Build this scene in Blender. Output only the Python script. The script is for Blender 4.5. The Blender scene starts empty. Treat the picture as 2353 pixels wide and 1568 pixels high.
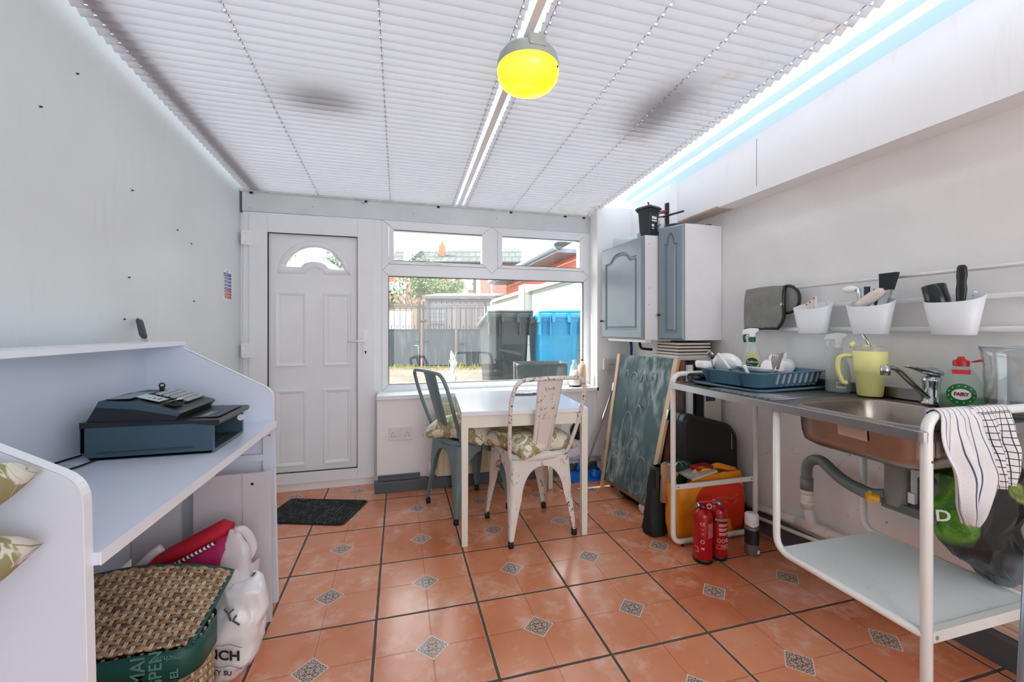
import bpy, bmesh, math, random
from mathutils import Vector as V, Matrix, noise as NZ
R = math.radians
pi = math.pi
random.seed(7)
SC = bpy.context.scene
COL = SC.collection

# ---------------------------------------------------------------- mesh builder
def rnd(pts, r, n=5):
    """fillet the corners of a polyline"""
    pts = [V(p) for p in pts]
    out = [pts[0]]
    for i in range(1, len(pts) - 1):
        a, b, c = pts[i - 1], pts[i], pts[i + 1]
        d0, d1 = (a - b), (c - b)
        k = min(r, d0.length * .49, d1.length * .49)
        p0, p1 = b + d0.normalized() * k, b + d1.normalized() * k
        for j in range(n + 1):
            t = j / n
            out.append(p0 * (1 - t) ** 2 + b * 2 * t * (1 - t) + p1 * t * t)
    out.append(pts[-1])
    return out

def rrect(x0, x1, y0, y1, r, n=5):
    """rounded rectangle loop, counter-clockwise"""
    o = []
    for cx, cy, a in ((x1 - r, y1 - r, 0), (x0 + r, y1 - r, 90), (x0 + r, y0 + r, 180), (x1 - r, y0 + r, 270)):
        for j in range(n + 1):
            t = R(a + 90 * j / n)
            o.append((cx + r * math.cos(t), cy + r * math.sin(t)))
    return o

def TM(loc=(0, 0, 0), rx=0, ry=0, rz=0):
    return Matrix.Translation(V(loc)) @ Matrix.Rotation(R(rz), 4, 'Z') @ Matrix.Rotation(R(ry), 4, 'Y') @ Matrix.Rotation(R(rx), 4, 'X')

def basis(o, x, y):
    """matrix whose local x,y axes run along x and y"""
    x = V(x).normalized(); y = V(y); y = (y - x * y.dot(x)).normalized(); z = x.cross(y)
    m = Matrix.Identity(4)
    for i, a in enumerate((x, y, z)):
        for j in range(3): m[j][i] = a[j]
    m.translation = V(o)
    return m

class MB:
    def __init__(s): s.v = []; s.f = []; s.m = []; s.s = []; s.T = None
    def add(s, vs, fs, mi=0, sm=False, T=None):
        n = len(s.v)
        T = T or s.T
        if T is None: s.v += [V(p) for p in vs]
        elif callable(T): s.v += [V(T(*p)) for p in vs]
        else: s.v += [T @ V(p) for p in vs]
        for f in fs: s.f.append([n + i for i in f]); s.m.append(mi); s.s.append(sm)
        return s
    def box(s, lo, hi, mi=0, T=None):
        (a, b, c), (d, e, f) = lo, hi
        return s.add([(a, b, c), (d, b, c), (d, e, c), (a, e, c), (a, b, f), (d, b, f), (d, e, f), (a, e, f)],
                     [(0, 3, 2, 1), (4, 5, 6, 7), (0, 1, 5, 4), (1, 2, 6, 5), (2, 3, 7, 6), (3, 0, 4, 7)], mi, False, T)
    def rbox(s, lo, hi, r, mi=0, T=None, n=4):
        """box with rounded vertical edges"""
        return s.prism(rrect(lo[0], hi[0], lo[1], hi[1], r, n), lo[2], hi[2], 'z', mi, T, True)
    def prism(s, poly, a, b, ax='z', mi=0, T=None, sm=False):
        n = len(poly)
        P = {'z': lambda p, h: (p[0], p[1], h), 'y': lambda p, h: (p[0], h, p[1]), 'x': lambda p, h: (h, p[0], p[1])}[ax]
        vs = [P(p, a) for p in poly] + [P(p, b) for p in poly]
        s.add(vs, [list(range(n))[::-1], list(range(n, 2 * n))], mi, False, T)
        s.add(vs, [(i, (i + 1) % n, n + (i + 1) % n, n + i) for i in range(n)], mi, sm, T)
        return s
    def loft(s, loops, mi=0, T=None, sm=True, cap0=False, cap1=False, closed=True):
        n = len(loops[0]); vs = [p for l in loops for p in l]
        fs = []
        m = n if closed else n - 1
        for k in range(len(loops) - 1):
            for i in range(m):
                j = (i + 1) % n
                fs.append((k * n + i, k * n + j, (k + 1) * n + j, (k + 1) * n + i))
        s.add(vs, fs, mi, sm, T)
        if cap0: s.add(loops[0], [list(range(n))[::-1]], mi, False, T)
        if cap1: s.add(loops[-1], [list(range(n))], mi, False, T)
        return s
    def tube(s, pts, r, n=8, mi=0, T=None, closed=False, cap=True, flat=1.0):
        pts = [V(p) for p in pts]
        k = len(pts)
        rs = r if isinstance(r, (list, tuple)) else [r] * k
        up = None; loops = []
        for i in range(k):
            a = pts[(i - 1) % k] if (i > 0 or closed) else pts[i]
            b = pts[(i + 1) % k] if (i < k - 1 or closed) else pts[i]
            t = (b - a)
            t = t.normalized() if t.length > 1e-9 else V((0, 0, 1))
            if up is None:
                up = V((0, 0, 1)) if abs(t.z) < .9 else V((1, 0, 0))
            u = (up - t * up.dot(t))
            u = u.normalized() if u.length > 1e-6 else t.orthogonal().normalized()
            up = u; w = t.cross(u)
            loops.append([pts[i] + u * (rs[i] * math.cos(2 * pi * j / n)) * flat + w * (rs[i] * math.sin(2 * pi * j / n)) for j in range(n)])
        if closed: loops.append(loops[0])
        return s.loft(loops, mi, T, True, cap and not closed, cap and not closed)
    def cyl(s, p0, p1, r0, r1=None, n=20, mi=0, T=None, cap=True, sm=True):
        p0, p1 = V(p0), V(p1); r1 = r0 if r1 is None else r1
        t = (p1 - p0).normalized(); u = t.orthogonal().normalized(); w = t.cross(u)
        L = [[p + u * (r * math.cos(2 * pi * j / n)) + w * (r * math.sin(2 * pi * j / n)) for j in range(n)] for p, r in ((p0, r0), (p1, r1))]
        return s.loft(L, mi, T, sm, cap, cap)
    def lathe(s, prof, c=(0, 0, 0), n=28, mi=0, T=None, sx=1., sy=1.):
        """prof: list of (radius, z)"""
        L = [[(c[0] + max(r, 1e-5) * sx * math.cos(2 * pi * j / n), c[1] + max(r, 1e-5) * sy * math.sin(2 * pi * j / n), c[2] + z) for j in range(n)] for r, z in prof]
        return s.loft(L, mi, T, True)
    def ball(s, c, r, n=14, mi=0, T=None):
        if not isinstance(r, (list, tuple)): r = (r, r, r)
        L = []
        for i in range(n // 2 + 1):
            a = -pi / 2 + pi * i / (n // 2)
            q = max(math.cos(a), 1e-4)
            L.append([(c[0] + r[0] * q * math.cos(2 * pi * j / n), c[1] + r[1] * q * math.sin(2 * pi * j / n), c[2] + r[2] * math.sin(a)) for j in range(n)])
        return s.loft(L, mi, T, True)
    def grid(s, fn, nu, nv, mi=0, sm=True, T=None):
        vs = [fn(i / nu, j / nv) for j in range(nv + 1) for i in range(nu + 1)]
        w = nu + 1
        return s.add(vs, [(j * w + i, j * w + i + 1, (j + 1) * w + i + 1, (j + 1) * w + i) for j in range(nv) for i in range(nu)], mi, sm, T)
    def text(s, body, size, T, mi=0, align='CENTER', ext=.0006, sx=1., bold=0.):
        cu = bpy.data.curves.new('lettering', 'FONT')
        cu.body = body; cu.size = size; cu.align_x = align; cu.align_y = 'CENTER'; cu.extrude = ext; cu.offset = bold; cu.resolution_u = 3
        o = bpy.data.objects.new('lettering', cu); COL.objects.link(o)
        dg = bpy.context.evaluated_depsgraph_get(); dg.update()
        me = bpy.data.meshes.new_from_object(o.evaluated_get(dg))
        vs = [(p.co.x * sx, p.co.y, p.co.z) for p in me.vertices]; fs = [list(p.vertices) for p in me.polygons]
        bpy.data.objects.remove(o); bpy.data.curves.remove(cu); bpy.data.meshes.remove(me)
        return s.add(vs, fs, mi, False, T)
    def build(s, name, mats, parent=None, W=False, bev=0, sub=0, thick=0, label=None, cat=None, group=None, kind=None, off=0., bseg=2):
        if not isinstance(mats, (list, tuple)): mats = [mats]
        vs = s.v
        loc = V((0, 0, 0))
        if parent is not None and W:
            inv = parent['_m'] if '_m' in parent else None
            root = parent
            while root.parent is not None: root = root.parent
            Mi = (Matrix.Translation(root.location) @ root.rotation_euler.to_matrix().to_4x4()).inverted()
            vs = [Mi @ p for p in vs]
        elif parent is None and vs:
            xs = [p.x for p in vs]; ys = [p.y for p in vs]; zs = [p.z for p in vs]
            loc = V(((min(xs) + max(xs)) / 2, (min(ys) + max(ys)) / 2, min(zs)))
            vs = [p - loc for p in vs]
        me = bpy.data.meshes.new(name)
        me.from_pydata([tuple(p) for p in vs], [], s.f)
        for m in mats: me.materials.append(m)
        me.polygons.foreach_set('material_index', s.m)
        me.polygons.foreach_set('use_smooth', s.s)
        bm = bmesh.new(); bm.from_mesh(me)
        bmesh.ops.remove_doubles(bm, verts=bm.verts, dist=1e-5)
        bmesh.ops.recalc_face_normals(bm, faces=bm.faces)
        bm.to_mesh(me); bm.free()
        o = bpy.data.objects.new(name, me); COL.objects.link(o)
        o.location = loc
        if parent is not None: o.parent = parent
        if thick:
            md = o.modifiers.new('t', 'SOLIDIFY'); md.thickness = thick; md.offset = off
        if bev:
            md = o.modifiers.new('b', 'BEVEL'); md.width = bev; md.segments = bseg; md.limit_method = 'ANGLE'; md.angle_limit = R(35)
        if sub:
            md = o.modifiers.new('s', 'SUBSURF'); md.levels = sub; md.render_levels = sub
        return tag(o, label, cat, group, kind)

def tag(o, label=None, cat=None, group=None, kind=None):
    for k, x in (('label', label), ('category', cat), ('group', group), ('kind', kind)):
        if x: o[k] = x
    return o

def thing(name, label, cat, loc=(0, 0, 0), rz=0, group=None, kind=None):
    o = bpy.data.objects.new(name, None); COL.objects.link(o)
    o.empty_display_size = .05
    o.location = loc; o.rotation_euler = (0, 0, R(rz))
    return tag(o, label, cat, group, kind)

def dup(root, loc, rz, label, group=None):
    """a copy of a thing with its parts and sub-parts"""
    def cp(o, par):
        c = o.copy(); COL.objects.link(c)
        if par is not None: c.parent = par
        for ch in list(o.children): cp(ch, c)
        return c
    r = cp(root, None)
    r.location = loc; r.rotation_euler = (0, 0, R(rz))
    r['label'] = label
    if group: r['group'] = group
    return r

# ---------------------------------------------------------------- materials
def lin(c):
    f = lambda x: x / 12.92 if x <= .04045 else ((x + .055) / 1.055) ** 2.4
    return tuple(f(x / 255.) for x in c) + (1.,)

class NT:
    def __init__(s, name):
        s.mat = bpy.data.materials.new(name); s.mat.use_nodes = True
        s.n = s.mat.node_tree.nodes; s.l = s.mat.node_tree.links
        s.n.clear()
        s.out = s.n.new('ShaderNodeOutputMaterial')
        s.tc = s.n.new('ShaderNodeTexCoord')
    def new(s, t, **k):
        n = s.n.new(t)
        for a, b in k.items():
            if a[0] == 'i' and a[1:].isdigit(): s.set(n.inputs[int(a[1:])], b)
            else: setattr(n, a, b)
        return n
    def set(s, sock, v):
        if isinstance(v, bpy.types.NodeSocket): s.l.new(v, sock)
        elif isinstance(v, bpy.types.Node): s.l.new(v.outputs[0], sock)
        else: sock.default_value = v
    def math(s, op, a, b=0., c=None, clamp=False):
        n = s.new('ShaderNodeMath', operation=op, use_clamp=clamp); s.set(n.inputs[0], a); s.set(n.inputs[1], b)
        if c is not None: s.set(n.inputs[2], c)
        return n.outputs[0]
    def mix(s, f, a, b):
        n = s.new('ShaderNodeMix', data_type='RGBA'); s.set(n.inputs[0], f); s.set(n.inputs[6], a); s.set(n.inputs[7], b)
        return n.outputs[2]
    def noise(s, sc, det=3., rough=.55, vec=None, dist=0.):
        n = s.new('ShaderNodeTexNoise'); n.inputs['Scale'].default_value = sc; n.inputs['Detail'].default_value = det
        n.inputs['Roughness'].default_value = rough; n.inputs['Distortion'].default_value = dist
        s.l.new(vec if vec is not None else s.tc.outputs['Object'], n.inputs['Vector'])
        return n.outputs['Fac']
    def ramp(s, f, stops, interp='LINEAR'):
        n = s.new('ShaderNodeValToRGB'); n.color_ramp.interpolation = interp
        e = n.color_ramp.elements
        while len(e) < len(stops): e.new(.5)
        for i, (p, c) in enumerate(stops):
            e[i].position = p; e[i].color = c if len(c) == 4 else lin(c)
        s.set(n.inputs[0], f)
        return n.outputs[0]
    def step(s, f, a, b):
        n = s.new('ShaderNodeMapRange', clamp=True); s.set(n.inputs[0], f); n.inputs[1].default_value = a; n.inputs[2].default_value = b
        return n.outputs[0]
    def sep(s, v):
        n = s.new('ShaderNodeSeparateXYZ'); s.set(n.inputs[0], v); return n.outputs
    def bsdf(s, col, rough=.5, metal=0., bump=None, bstr=.2, bdist=.01, **k):
        b = s.new('ShaderNodeBsdfPrincipled')
        s.set(b.inputs['Base Color'], col); s.set(b.inputs['Roughness'], rough); s.set(b.inputs['Metallic'], metal)
        for a, v in k.items(): s.set(b.inputs[a.replace('_', ' ')], v)
        if bump is not None:
            n = s.new('ShaderNodeBump'); n.inputs['Strength'].default_value = bstr; n.inputs['Distance'].default_value = bdist
            s.set(n.inputs['Height'], bump); s.l.new(n.outputs[0], b.inputs['Normal'])
        return b
    def done(s, sh):
        s.l.new(sh.outputs[0] if isinstance(sh, bpy.types.Node) else sh, s.out.inputs[0]); return s.mat

def pm(name, c, rough=.5, metal=0., var=.05, sc=6., bump=0., bsc=40., **k):
    """plain painted / plastic / metal surface with a little natural variation"""
    t = NT(name)
    a = lin(c); d = tuple(x * (1 - var * 2) for x in a[:3]) + (1.,)
    col = t.mix(t.step(t.noise(sc, 4), .3, .7), d, a)
    return t.done(t.bsdf(col, rough, metal, t.noise(bsc, 3) if bump else None, bump, **k))

def spotted(name, c, spot, lo=.62, hi=.68, sc=14., rough=.5, metal=0., spread=.5, **k):
    """paint with chips: spots gathered where a slow noise is high"""
    t = NT(name)
    f = t.math('MULTIPLY', t.step(t.noise(sc, 5, .6), lo, hi), t.step(t.noise(2.5, 2), spread - .06, spread + .06))
    col = t.mix(t.noise(5, 3), lin(c), tuple(x * .9 for x in lin(c)[:3]) + (1.,))
    return t.done(t.bsdf(t.mix(f, col, lin(spot)), rough, metal, f, -.3, .003, **k))

def glassmat(name, tint=(1, 1, 1, 1), refl=1., rough=0.02, ior=1.45, base=0.):
    """thin clear pane: clear with fresnel reflection"""
    t = NT(name)
    tr = t.new('ShaderNodeBsdfTransparent'); tr.inputs[0].default_value = tint
    gl = t.new('ShaderNodeBsdfGlossy'); gl.inputs['Roughness'].default_value = rough
    fr = t.new('ShaderNodeLayerWeight'); fr.inputs[0].default_value = .5
    f = t.math('ADD', t.math('MULTIPLY', t.math('ADD', .04, t.math('MULTIPLY', t.math('POWER', fr.outputs[1], 4.5), .9)), refl), base)
    m = t.new('ShaderNodeMixShader'); t.set(m.inputs[0], f); t.l.new(tr.outputs[0], m.inputs[1]); t.l.new(gl.outputs[0], m.inputs[2])
    return t.done(m)

def hazyclear(name, c, clear=.6, rough=.15):
    """clear or frosted plastic: part see-through, part glossy body"""
    t = NT(name)
    tr = t.new('ShaderNodeBsdfTransparent'); tr.inputs[0].default_value = (.97, .97, .97, 1)
    b = t.bsdf(t.mix(t.noise(9), lin(c), tuple(x * .92 for x in lin(c)[:3]) + (1.,)), rough)
    m = t.new('ShaderNodeMixShader'); m.inputs[0].default_value = 1 - clear
    t.l.new(tr.outputs[0], m.inputs[1]); t.l.new(b.outputs[0], m.inputs[2])
    return t.done(m)
# ================================================================ camera, sky, sun
cam = bpy.data.objects.new('camera', bpy.data.cameras.new('camera')); COL.objects.link(cam)
cam.data.sensor_width = 36; cam.data.lens = 954 / 2353 * 36; cam.data.shift_y = -27 / 2353
cam.data.clip_start = .02; cam.data.clip_end = 300
cam.location = (0, 0, 1.15); cam.rotation_euler = (R(90), 0, R(-15.161))
SC.camera = cam
SC.view_settings.view_transform = 'Standard'; SC.view_settings.look = 'None'
SC.view_settings.gamma = 1; SC.view_settings.use_curve_mapping = False
SC.view_settings.exposure = 1.82
SC.cycles.max_bounces = 14; SC.cycles.diffuse_bounces = 7; SC.cycles.glossy_bounces = 4
SC.cycles.transmission_bounces = 6; SC.cycles.transparent_max_bounces = 16
SC.cycles.caustics_reflective = False; SC.cycles.caustics_refractive = False

w = bpy.data.worlds.new('overcast_sky'); SC.world = w; w.use_nodes = True
bg = w.node_tree.nodes['Background']; bg.inputs[0].default_value = (.965, .98, 1., 1); bg.inputs[1].default_value = 1.3
sl = bpy.data.lights.new('sun', 'SUN'); sl.energy = 3.2; sl.angle = R(.6); sl.color = (1, .93, .82)
so = bpy.data.objects.new('sun', sl); COL.objects.link(so)
so.rotation_euler = V((-.60, .27, .76)).to_track_quat('Z', 'Y').to_euler(); so.location = (0, 8, 9)

# ================================================================ room materials
def wallmat(name, c, rough=.6):
    t = NT(name)
    col = t.mix(t.step(t.noise(1.6, 5), .3, .7), tuple(x * .93 for x in lin(c)[:3]) + (1.,), lin(c))
    mot = t.new('ShaderNodeMapping'); mot.inputs['Scale'].default_value = (9, 9, 1.2); t.l.new(t.tc.outputs['Object'], mot.inputs[0])
    col = t.mix(t.math('MULTIPLY', t.step(t.noise(3, 4, .6, mot.outputs[0]), .6, .75), .10), col, lin((150, 150, 150)))
    return t.done(t.bsdf(col, rough, 0, t.noise(60, 3), .08))
M_wall = wallmat('white wall paint', (240, 240, 241), .55)
M_wallL = wallmat('pale grey green wall paint', (226, 233, 234), .4)
def damp_wall():
    t = NT('old wall paint with scuffs')
    P = t.sep(t.tc.outputs['Object'])
    c = t.mix(t.step(t.noise(1.6, 5), .3, .7), lin((222, 221, 220)), lin((238, 237, 236)))
    low = t.step(P[2], .85, .55)
    sc = t.math('MULTIPLY', t.math('MULTIPLY', t.step(t.noise(38, 5, .7), .645, .70), t.step(t.noise(2.2, 2), .46, .56)), low)
    cr = t.new('ShaderNodeTexVoronoi', feature='DISTANCE_TO_EDGE'); cr.inputs['Scale'].default_value = 4.5
    t.l.new(t.tc.outputs['Object'], cr.inputs['Vector'])
    ck = t.math('MULTIPLY', t.math('MULTIPLY', t.math('MULTIPLY', t.step(cr.outputs['Distance'], .006, .001), .6), t.math('MULTIPLY', t.step(t.noise(3.1), .58, .64), t.step(t.noise(14, 3), .45, .55))), low)
    c = t.mix(t.math('MAXIMUM', sc, ck), c, lin((70, 66, 62)))
    return t.done(t.bsdf(c, .55, 0, t.noise(25, 4), .25))
M_wallR = damp_wall()
M_up = pm('white window plastic', (234, 237, 240), .22, var=.02)
M_seal = pm('dark rubber seal', (40, 42, 45), .6)
M_hole = pm('dark hole', (45, 44, 44), .9)
M_grey = pm('slate grey gloss skirting paint', (84, 92, 100), .35, var=.08, sc=10)
M_chrome = pm('brushed chrome', (205, 208, 210), .2, 1., var=.02)
M_steel = pm('stainless steel', (176, 172, 168), .3, 1., var=.08, sc=5)
M_white = pm('white enamel', (236, 238, 236), .25, var=.03)
M_black = pm('black plastic', (24, 25, 26), .4, var=.1)
M_lam = pm('white melamine board', (214, 223, 238), .3, var=.015)
M_lamedge = pm('white plastic edging', (236, 240, 246), .3, var=.01)
M_wp = pm('white plastic', (238, 239, 240), .35, var=.02)
M_glass = glassmat('window glass', (.97, .985, .98, 1), .75, .0, 1.45, .0)

def tilemat():
    t = NT('terracotta floor tiles')
    P = t.sep(t.tc.outputs['Object'])
    u = t.math('DIVIDE', t.math('SUBTRACT', P[0], .223), .4055); v = t.math('DIVIDE', t.math('SUBTRACT', P[1], 2.082), .402)
    wob = t.math('MULTIPLY', t.math('SUBTRACT', t.noise(26, 3), .5), .006)
    fu = t.math('FRACT', t.math('ADD', u, wob)); fv = t.math('FRACT', t.math('ADD', v, wob))
    du = t.math('ABSOLUTE', t.math('SUBTRACT', fu, .5)); dv = t.math('ABSOLUTE', t.math('SUBTRACT', fv, .5))
    mx = t.math('MAXIMUM', du, dv); mn = t.math('MINIMUM', du, dv)
    grout = t.step(mx, .4855, .4895)
    lip = t.math('MULTIPLY', t.step(mx, .474, .482), t.step(t.noise(12, 3), .42, .6))
    man = t.math('ADD', du, dv)
    dia = t.step(man, .150, .1475); rim = t.math('MULTIPLY', t.step(man, .153, .150), t.step(man, .136, .140))
    cross = t.math('MULTIPLY', t.step(mn, .0075, .0035), t.math('SUBTRACT', 1, dia))
    # per tile tone
    cmb = t.new('ShaderNodeCombineXYZ'); t.l.new(t.math('FLOOR', u), cmb.inputs[0]); t.l.new(t.math('FLOOR', v), cmb.inputs[1])
    wn = t.new('ShaderNodeTexWhiteNoise', noise_dimensions='2D'); t.l.new(cmb.outputs[0], wn.inputs['Vector'])
    base = t.ramp(t.math('ADD', t.math('MULTIPLY', t.noise(3.2, 6, .6), .75), t.math('MULTIPLY', wn.outputs['Value'], .25)),
                  [(.3, (188, 108, 70)), (.46, (208, 130, 92)), (.6, (214, 142, 106)), (.78, (220, 160, 132))])
    base = t.mix(t.math('MULTIPLY', t.step(t.noise(7, 6, .68), .52, .7), .6), base, lin((228, 194, 176)))
    base = t.mix(t.math('MULTIPLY', cross, .45), base, lin((140, 78, 52)))
    base = t.mix(t.math('MULTIPLY', lip, .6), base, lin((220, 190, 168)))
    # motif in the diamond: symmetric scrolls
    mc = t.new('ShaderNodeCombineXYZ'); t.l.new(t.math('ADD', du, dv), mc.inputs[0]); t.l.new(t.math('ABSOLUTE', t.math('SUBTRACT', du, dv)), mc.inputs[1])
    vor = t.new('ShaderNodeTexVoronoi', feature='DISTANCE_TO_EDGE'); vor.inputs['Scale'].default_value = 46; t.l.new(mc.outputs[0], vor.inputs['Vector'])
    mot = t.step(t.math('ADD', vor.outputs['Distance'], t.math('MULTIPLY', t.noise(90, 2, .5, mc.outputs[0], .6), .35)), .22, .27)
    dcol = t.mix(mot, lin((214, 206, 194)), lin((104, 64, 50)))
    dcol = t.mix(rim, dcol, lin((216, 208, 198)))
    c = t.mix(dia, base, dcol)
    c = t.mix(grout, c, t.mix(t.noise(40, 3), lin((58, 44, 34)), lin((92, 74, 58))))
    speck = t.math('MULTIPLY', t.step(t.noise(70, 2), .76, .78), .7)
    c = t.mix(speck, c, lin((60, 40, 30)))
    rough = t.math('ADD', t.math('ADD', .08, t.math('MULTIPLY', t.noise(6, 4), .24)), t.math('MULTIPLY', grout, .5))
    hgt = t.math('SUBTRACT', t.math('SUBTRACT', t.math('MULTIPLY', t.noise(5, 3), .22), t.math('MULTIPLY', grout, 1.)), t.math('MULTIPLY', cross, .12))
    return t.done(t.bsdf(c, rough, 0, hgt, .5, .006, Specular_IOR_Level=.75))

# ================================================================ shell
b = MB(); b.box((-1.3, -1.7, -.06), (2.3, 3.4, 0))
b.build('floor', tilemat(), kind='structure')

ZR = lambda y: 2.125 + .06 * (3.25 - y)          # underside of the blinds
b = MB()
b.prism([(-1.7, 0), (3.4, 0), (3.4, ZR(3.4) + .06), (-1.7, ZR(-1.7) + .06)], -1.16, -1.06, 'x')
for y, z in ((1.60, 1.83), (2.05, 1.72), (2.41, 1.64), (2.55, 1.60), (2.0, 1.19), (2.03, 1.36), (2.58, 1.30), (1.75, 2.02)):
    b.cyl((-1.0605, y, z), (-1.058, y, z), .004, n=10, mi=2)
    b.cyl((-1.059, y, z), (-1.0535, y, z), .0025, n=8, mi=1)
b.build('wall_left', [M_wallL, M_hole, pm('old filler', (150, 152, 150), .8)], kind='structure')

b = MB()
b.prism([(-1.7, 0), (3.03, 0), (3.03, ZR(3.03) + .07), (-1.7, ZR(-1.7) + .07)], 2.0, 2.12, 'x')
b.prism([(2.51, 0), (3.03, 0), (3.03, ZR(3.03) + .0), (2.51, ZR(2.51) + .0)], 1.83, 2.0, 'x', 1)
b.build('wall_right', [M_wallR, M_wall], kind='structure')

# boxed-in beam along the right wall (its front board runs up to the roof)
b = MB()
b.prism([(-1.7, 1.905), (2.515, 1.905), (2.515, ZR(2.515)), (-1.7, ZR(-1.7))], 1.88, 1.9, 'x')
b.box((1.88, -1.7, 1.895), (2.0, 2.12, 1.905), 0); b.box((1.885, 2.12, 1.896), (2.0, 2.515, 1.905), 1)
b.box((1.8795, 1.8355, 1.93), (1.8805, 1.8375, 2.19), 2)
b.build('trim_1', [M_wall, pm('bare chipboard soffit', (214, 194, 178), .8, var=.15), M_hole], kind='structure')

# opal upstand where the roof meets the right wall
def opal(name, c, tr=.5):
    t = NT(name)
    a = t.new('ShaderNodeBsdfTranslucent'); a.inputs[0].default_value = lin(c)
    g = t.bsdf(lin(c), .3)
    m = t.new('ShaderNodeMixShader'); m.inputs[0].default_value = 1 - tr
    t.l.new(a.outputs[0], m.inputs[1]); t.l.new(g.outputs[0], m.inputs[2])
    return t.done(m)
b = MB()
for (x0, z0), (x1, z1), mi in (((1.885, -.003), (1.845, .045), 0), ((1.845, .045), (1.80, .055), 1), ((1.80, .055), (1.78, .088), 0)):
    b.add([(x0, -1.7, ZR(-1.7) + z0), (x0, 3.04, ZR(3.04) + z0), (x1, 3.04, ZR(3.04) + z1), (x1, -1.7, ZR(-1.7) + z1)], [(0, 1, 2, 3)], mi)
b.build('trim_2', [opal('pale blue opal flashing', (222, 236, 255), .85), opal('white opal flashing', (250, 252, 255), .85)], thick=.003, kind='structure')

# far wall: dwarf wall below the window, nib on the right, header board on top
b = MB()
b.box((-.152, 3.06, 0), (1.56, 3.36, .655))
b.prism([(1.568, 3.25), (1.528, 3.03), (2.12, 3.03), (2.12, 3.36), (1.568, 3.36)], 0, ZR(3.03) + .0, 'z', 1)
b.box((-1.16, 3.27, 1.96), (1.58, 3.36, 2.2))
b.box((-1.16, 3.262, 0), (-1.04, 3.36, 2.0))
b.build('wall_back', [M_wall, M_wall], kind='structure')
b = MB()
b.box((-1.058, 3.245, 1.968), (1.567, 3.275, 2.102))
b.box((-1.058, 3.236, 2.1), (1.567, 3.27, 2.122), 1)
for x in (-1.0, -.25, .28, .86, 1.33, 1.5):
    b.box((x, 3.234, 2.088), (x + .02, 3.246, 2.101), 2)
b.box((-.27, 3.226, 2.08), (-.248, 3.246, 2.105), 1)
for x, z in ((-1.0, 1.99), (-.6, 2.03), (.1, 2.03), (.75, 2.04), (1.54, 2.05), (1.535, 2.03)):
    b.cyl((x, 3.246, z), (x, 3.2435, z), .003, n=8, mi=2)
b.box((-1.06, 3.243, 1.958), (-1.046, 3.26, 2.1), 3)
b.build('trim_3', [pm('grey white header board', (212, 219, 222), .45), pm('weathered white batten', (208, 212, 206), .5, var=.12, sc=14), M_hole, M_grey], bev=.002, kind='structure')

b = MB()
prof = [(0, 0), (.022, 0), (.022, .075), (.012, .088), (0, .09)]
b.prism([(3.06 - p[0], p[1]) for p in prof], -.17, 1.53, 'x')
b.box((-.147, 3.03, .09), (.142, 3.06, .112)); b.box((-.147, 3.04, .112), (.142, 3.06, .122))
b.build('baseboard_back', M_grey, bev=.002, kind='structure')
b = MB()
b.prism([(2.0 - p[0], p[1] * 1.25) for p in prof], -1.7, 2.51, 'y')
b.prism([(2.0, .112), (1.985, .112), (1.985, .128), (1.99, .135), (1.985, .142), (1.988, .158), (2.0, .16)], -1.7, 1.15, 'y', 1)
b.build('baseboard_right', [M_grey, pm('cream moulding', (226, 214, 192), .45)], bev=.002, kind='structure')

# wall behind the camera, with a wide opening added to let in extra daylight
b = MB()
b.box((-1.16, -1.75, 0), (-.1, -1.7, 2.45)); b.box((1.9, -1.75, 0), (2.12, -1.7, 2.45)); b.box((-.1, -1.75, 2.3), (1.9, -1.7, 2.45)); b.box((-.1, -1.75, 0), (1.9, -1.7, .45))
b.build('wall_front', M_wall, kind='structure')

# ---------------------------------------------------------------- roof: glazing, rafters, pleated blinds
b = MB()
za, zb = ZR(-1.75) + .095, ZR(3.45) + .095
b.add([(-1.3, -1.75, za), (2.3, -1.75, za), (2.3, 3.45, zb), (-1.3, 3.45, zb)], [(0, 1, 2, 3)])
def roofglaze():
    t = NT('clear twinwall roof sheet')
    tr = t.new('ShaderNodeBsdfTransparent'); tr.inputs[0].default_value = (.50, .525, .555, 1)
    tl = t.new('ShaderNodeBsdfTranslucent'); tl.inputs[0].default_value = (.48, .505, .535, 1)
    gl = t.new('ShaderNodeBsdfGlossy'); gl.inputs['Roughness'].default_value = .2
    P = t.sep(t.tc.outputs['Object'])
    rib = t.step(t.math('ABSOLUTE', t.math('SUBTRACT', t.math('FRACT', t.math('MULTIPLY', P[0], 40)), .5)), .40, .46)
    m = t.new('ShaderNodeMixShader'); t.set(m.inputs[0], t.math('ADD', .72, t.math('MULTIPLY', rib, .2))); t.l.new(tr.outputs[0], m.inputs[1]); t.l.new(tl.outputs[0], m.inputs[2])
    m2 = t.new('ShaderNodeMixShader'); m2.inputs[0].default_value = .03; t.l.new(m.outputs[0], m2.inputs[1]); t.l.new(gl.outputs[0], m2.inputs[2])
    return t.done(m2)
b.build('ceiling', roofglaze(), thick=.01, kind='structure')

b = MB()
for x0, x1, h in ((.437, .466, .085), (-.995, -.925, .07)):
    zq = -.014 if x0 > 0 else .012
    b.add([(x, y, ZR(y) + z) for z in (zq, zq + h - .012) for x, y in ((x0, -1.7), (x1, -1.7), (x1, 3.245), (x0, 3.245))],
          [(0, 3, 2, 1), (4, 5, 6, 7), (0, 1, 5, 4), (1, 2, 6, 5), (2, 3, 7, 6), (3, 0, 4, 7)])
b.build('trim_4', pm('white rafter', (246, 246, 250), .4), kind='structure')

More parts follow.
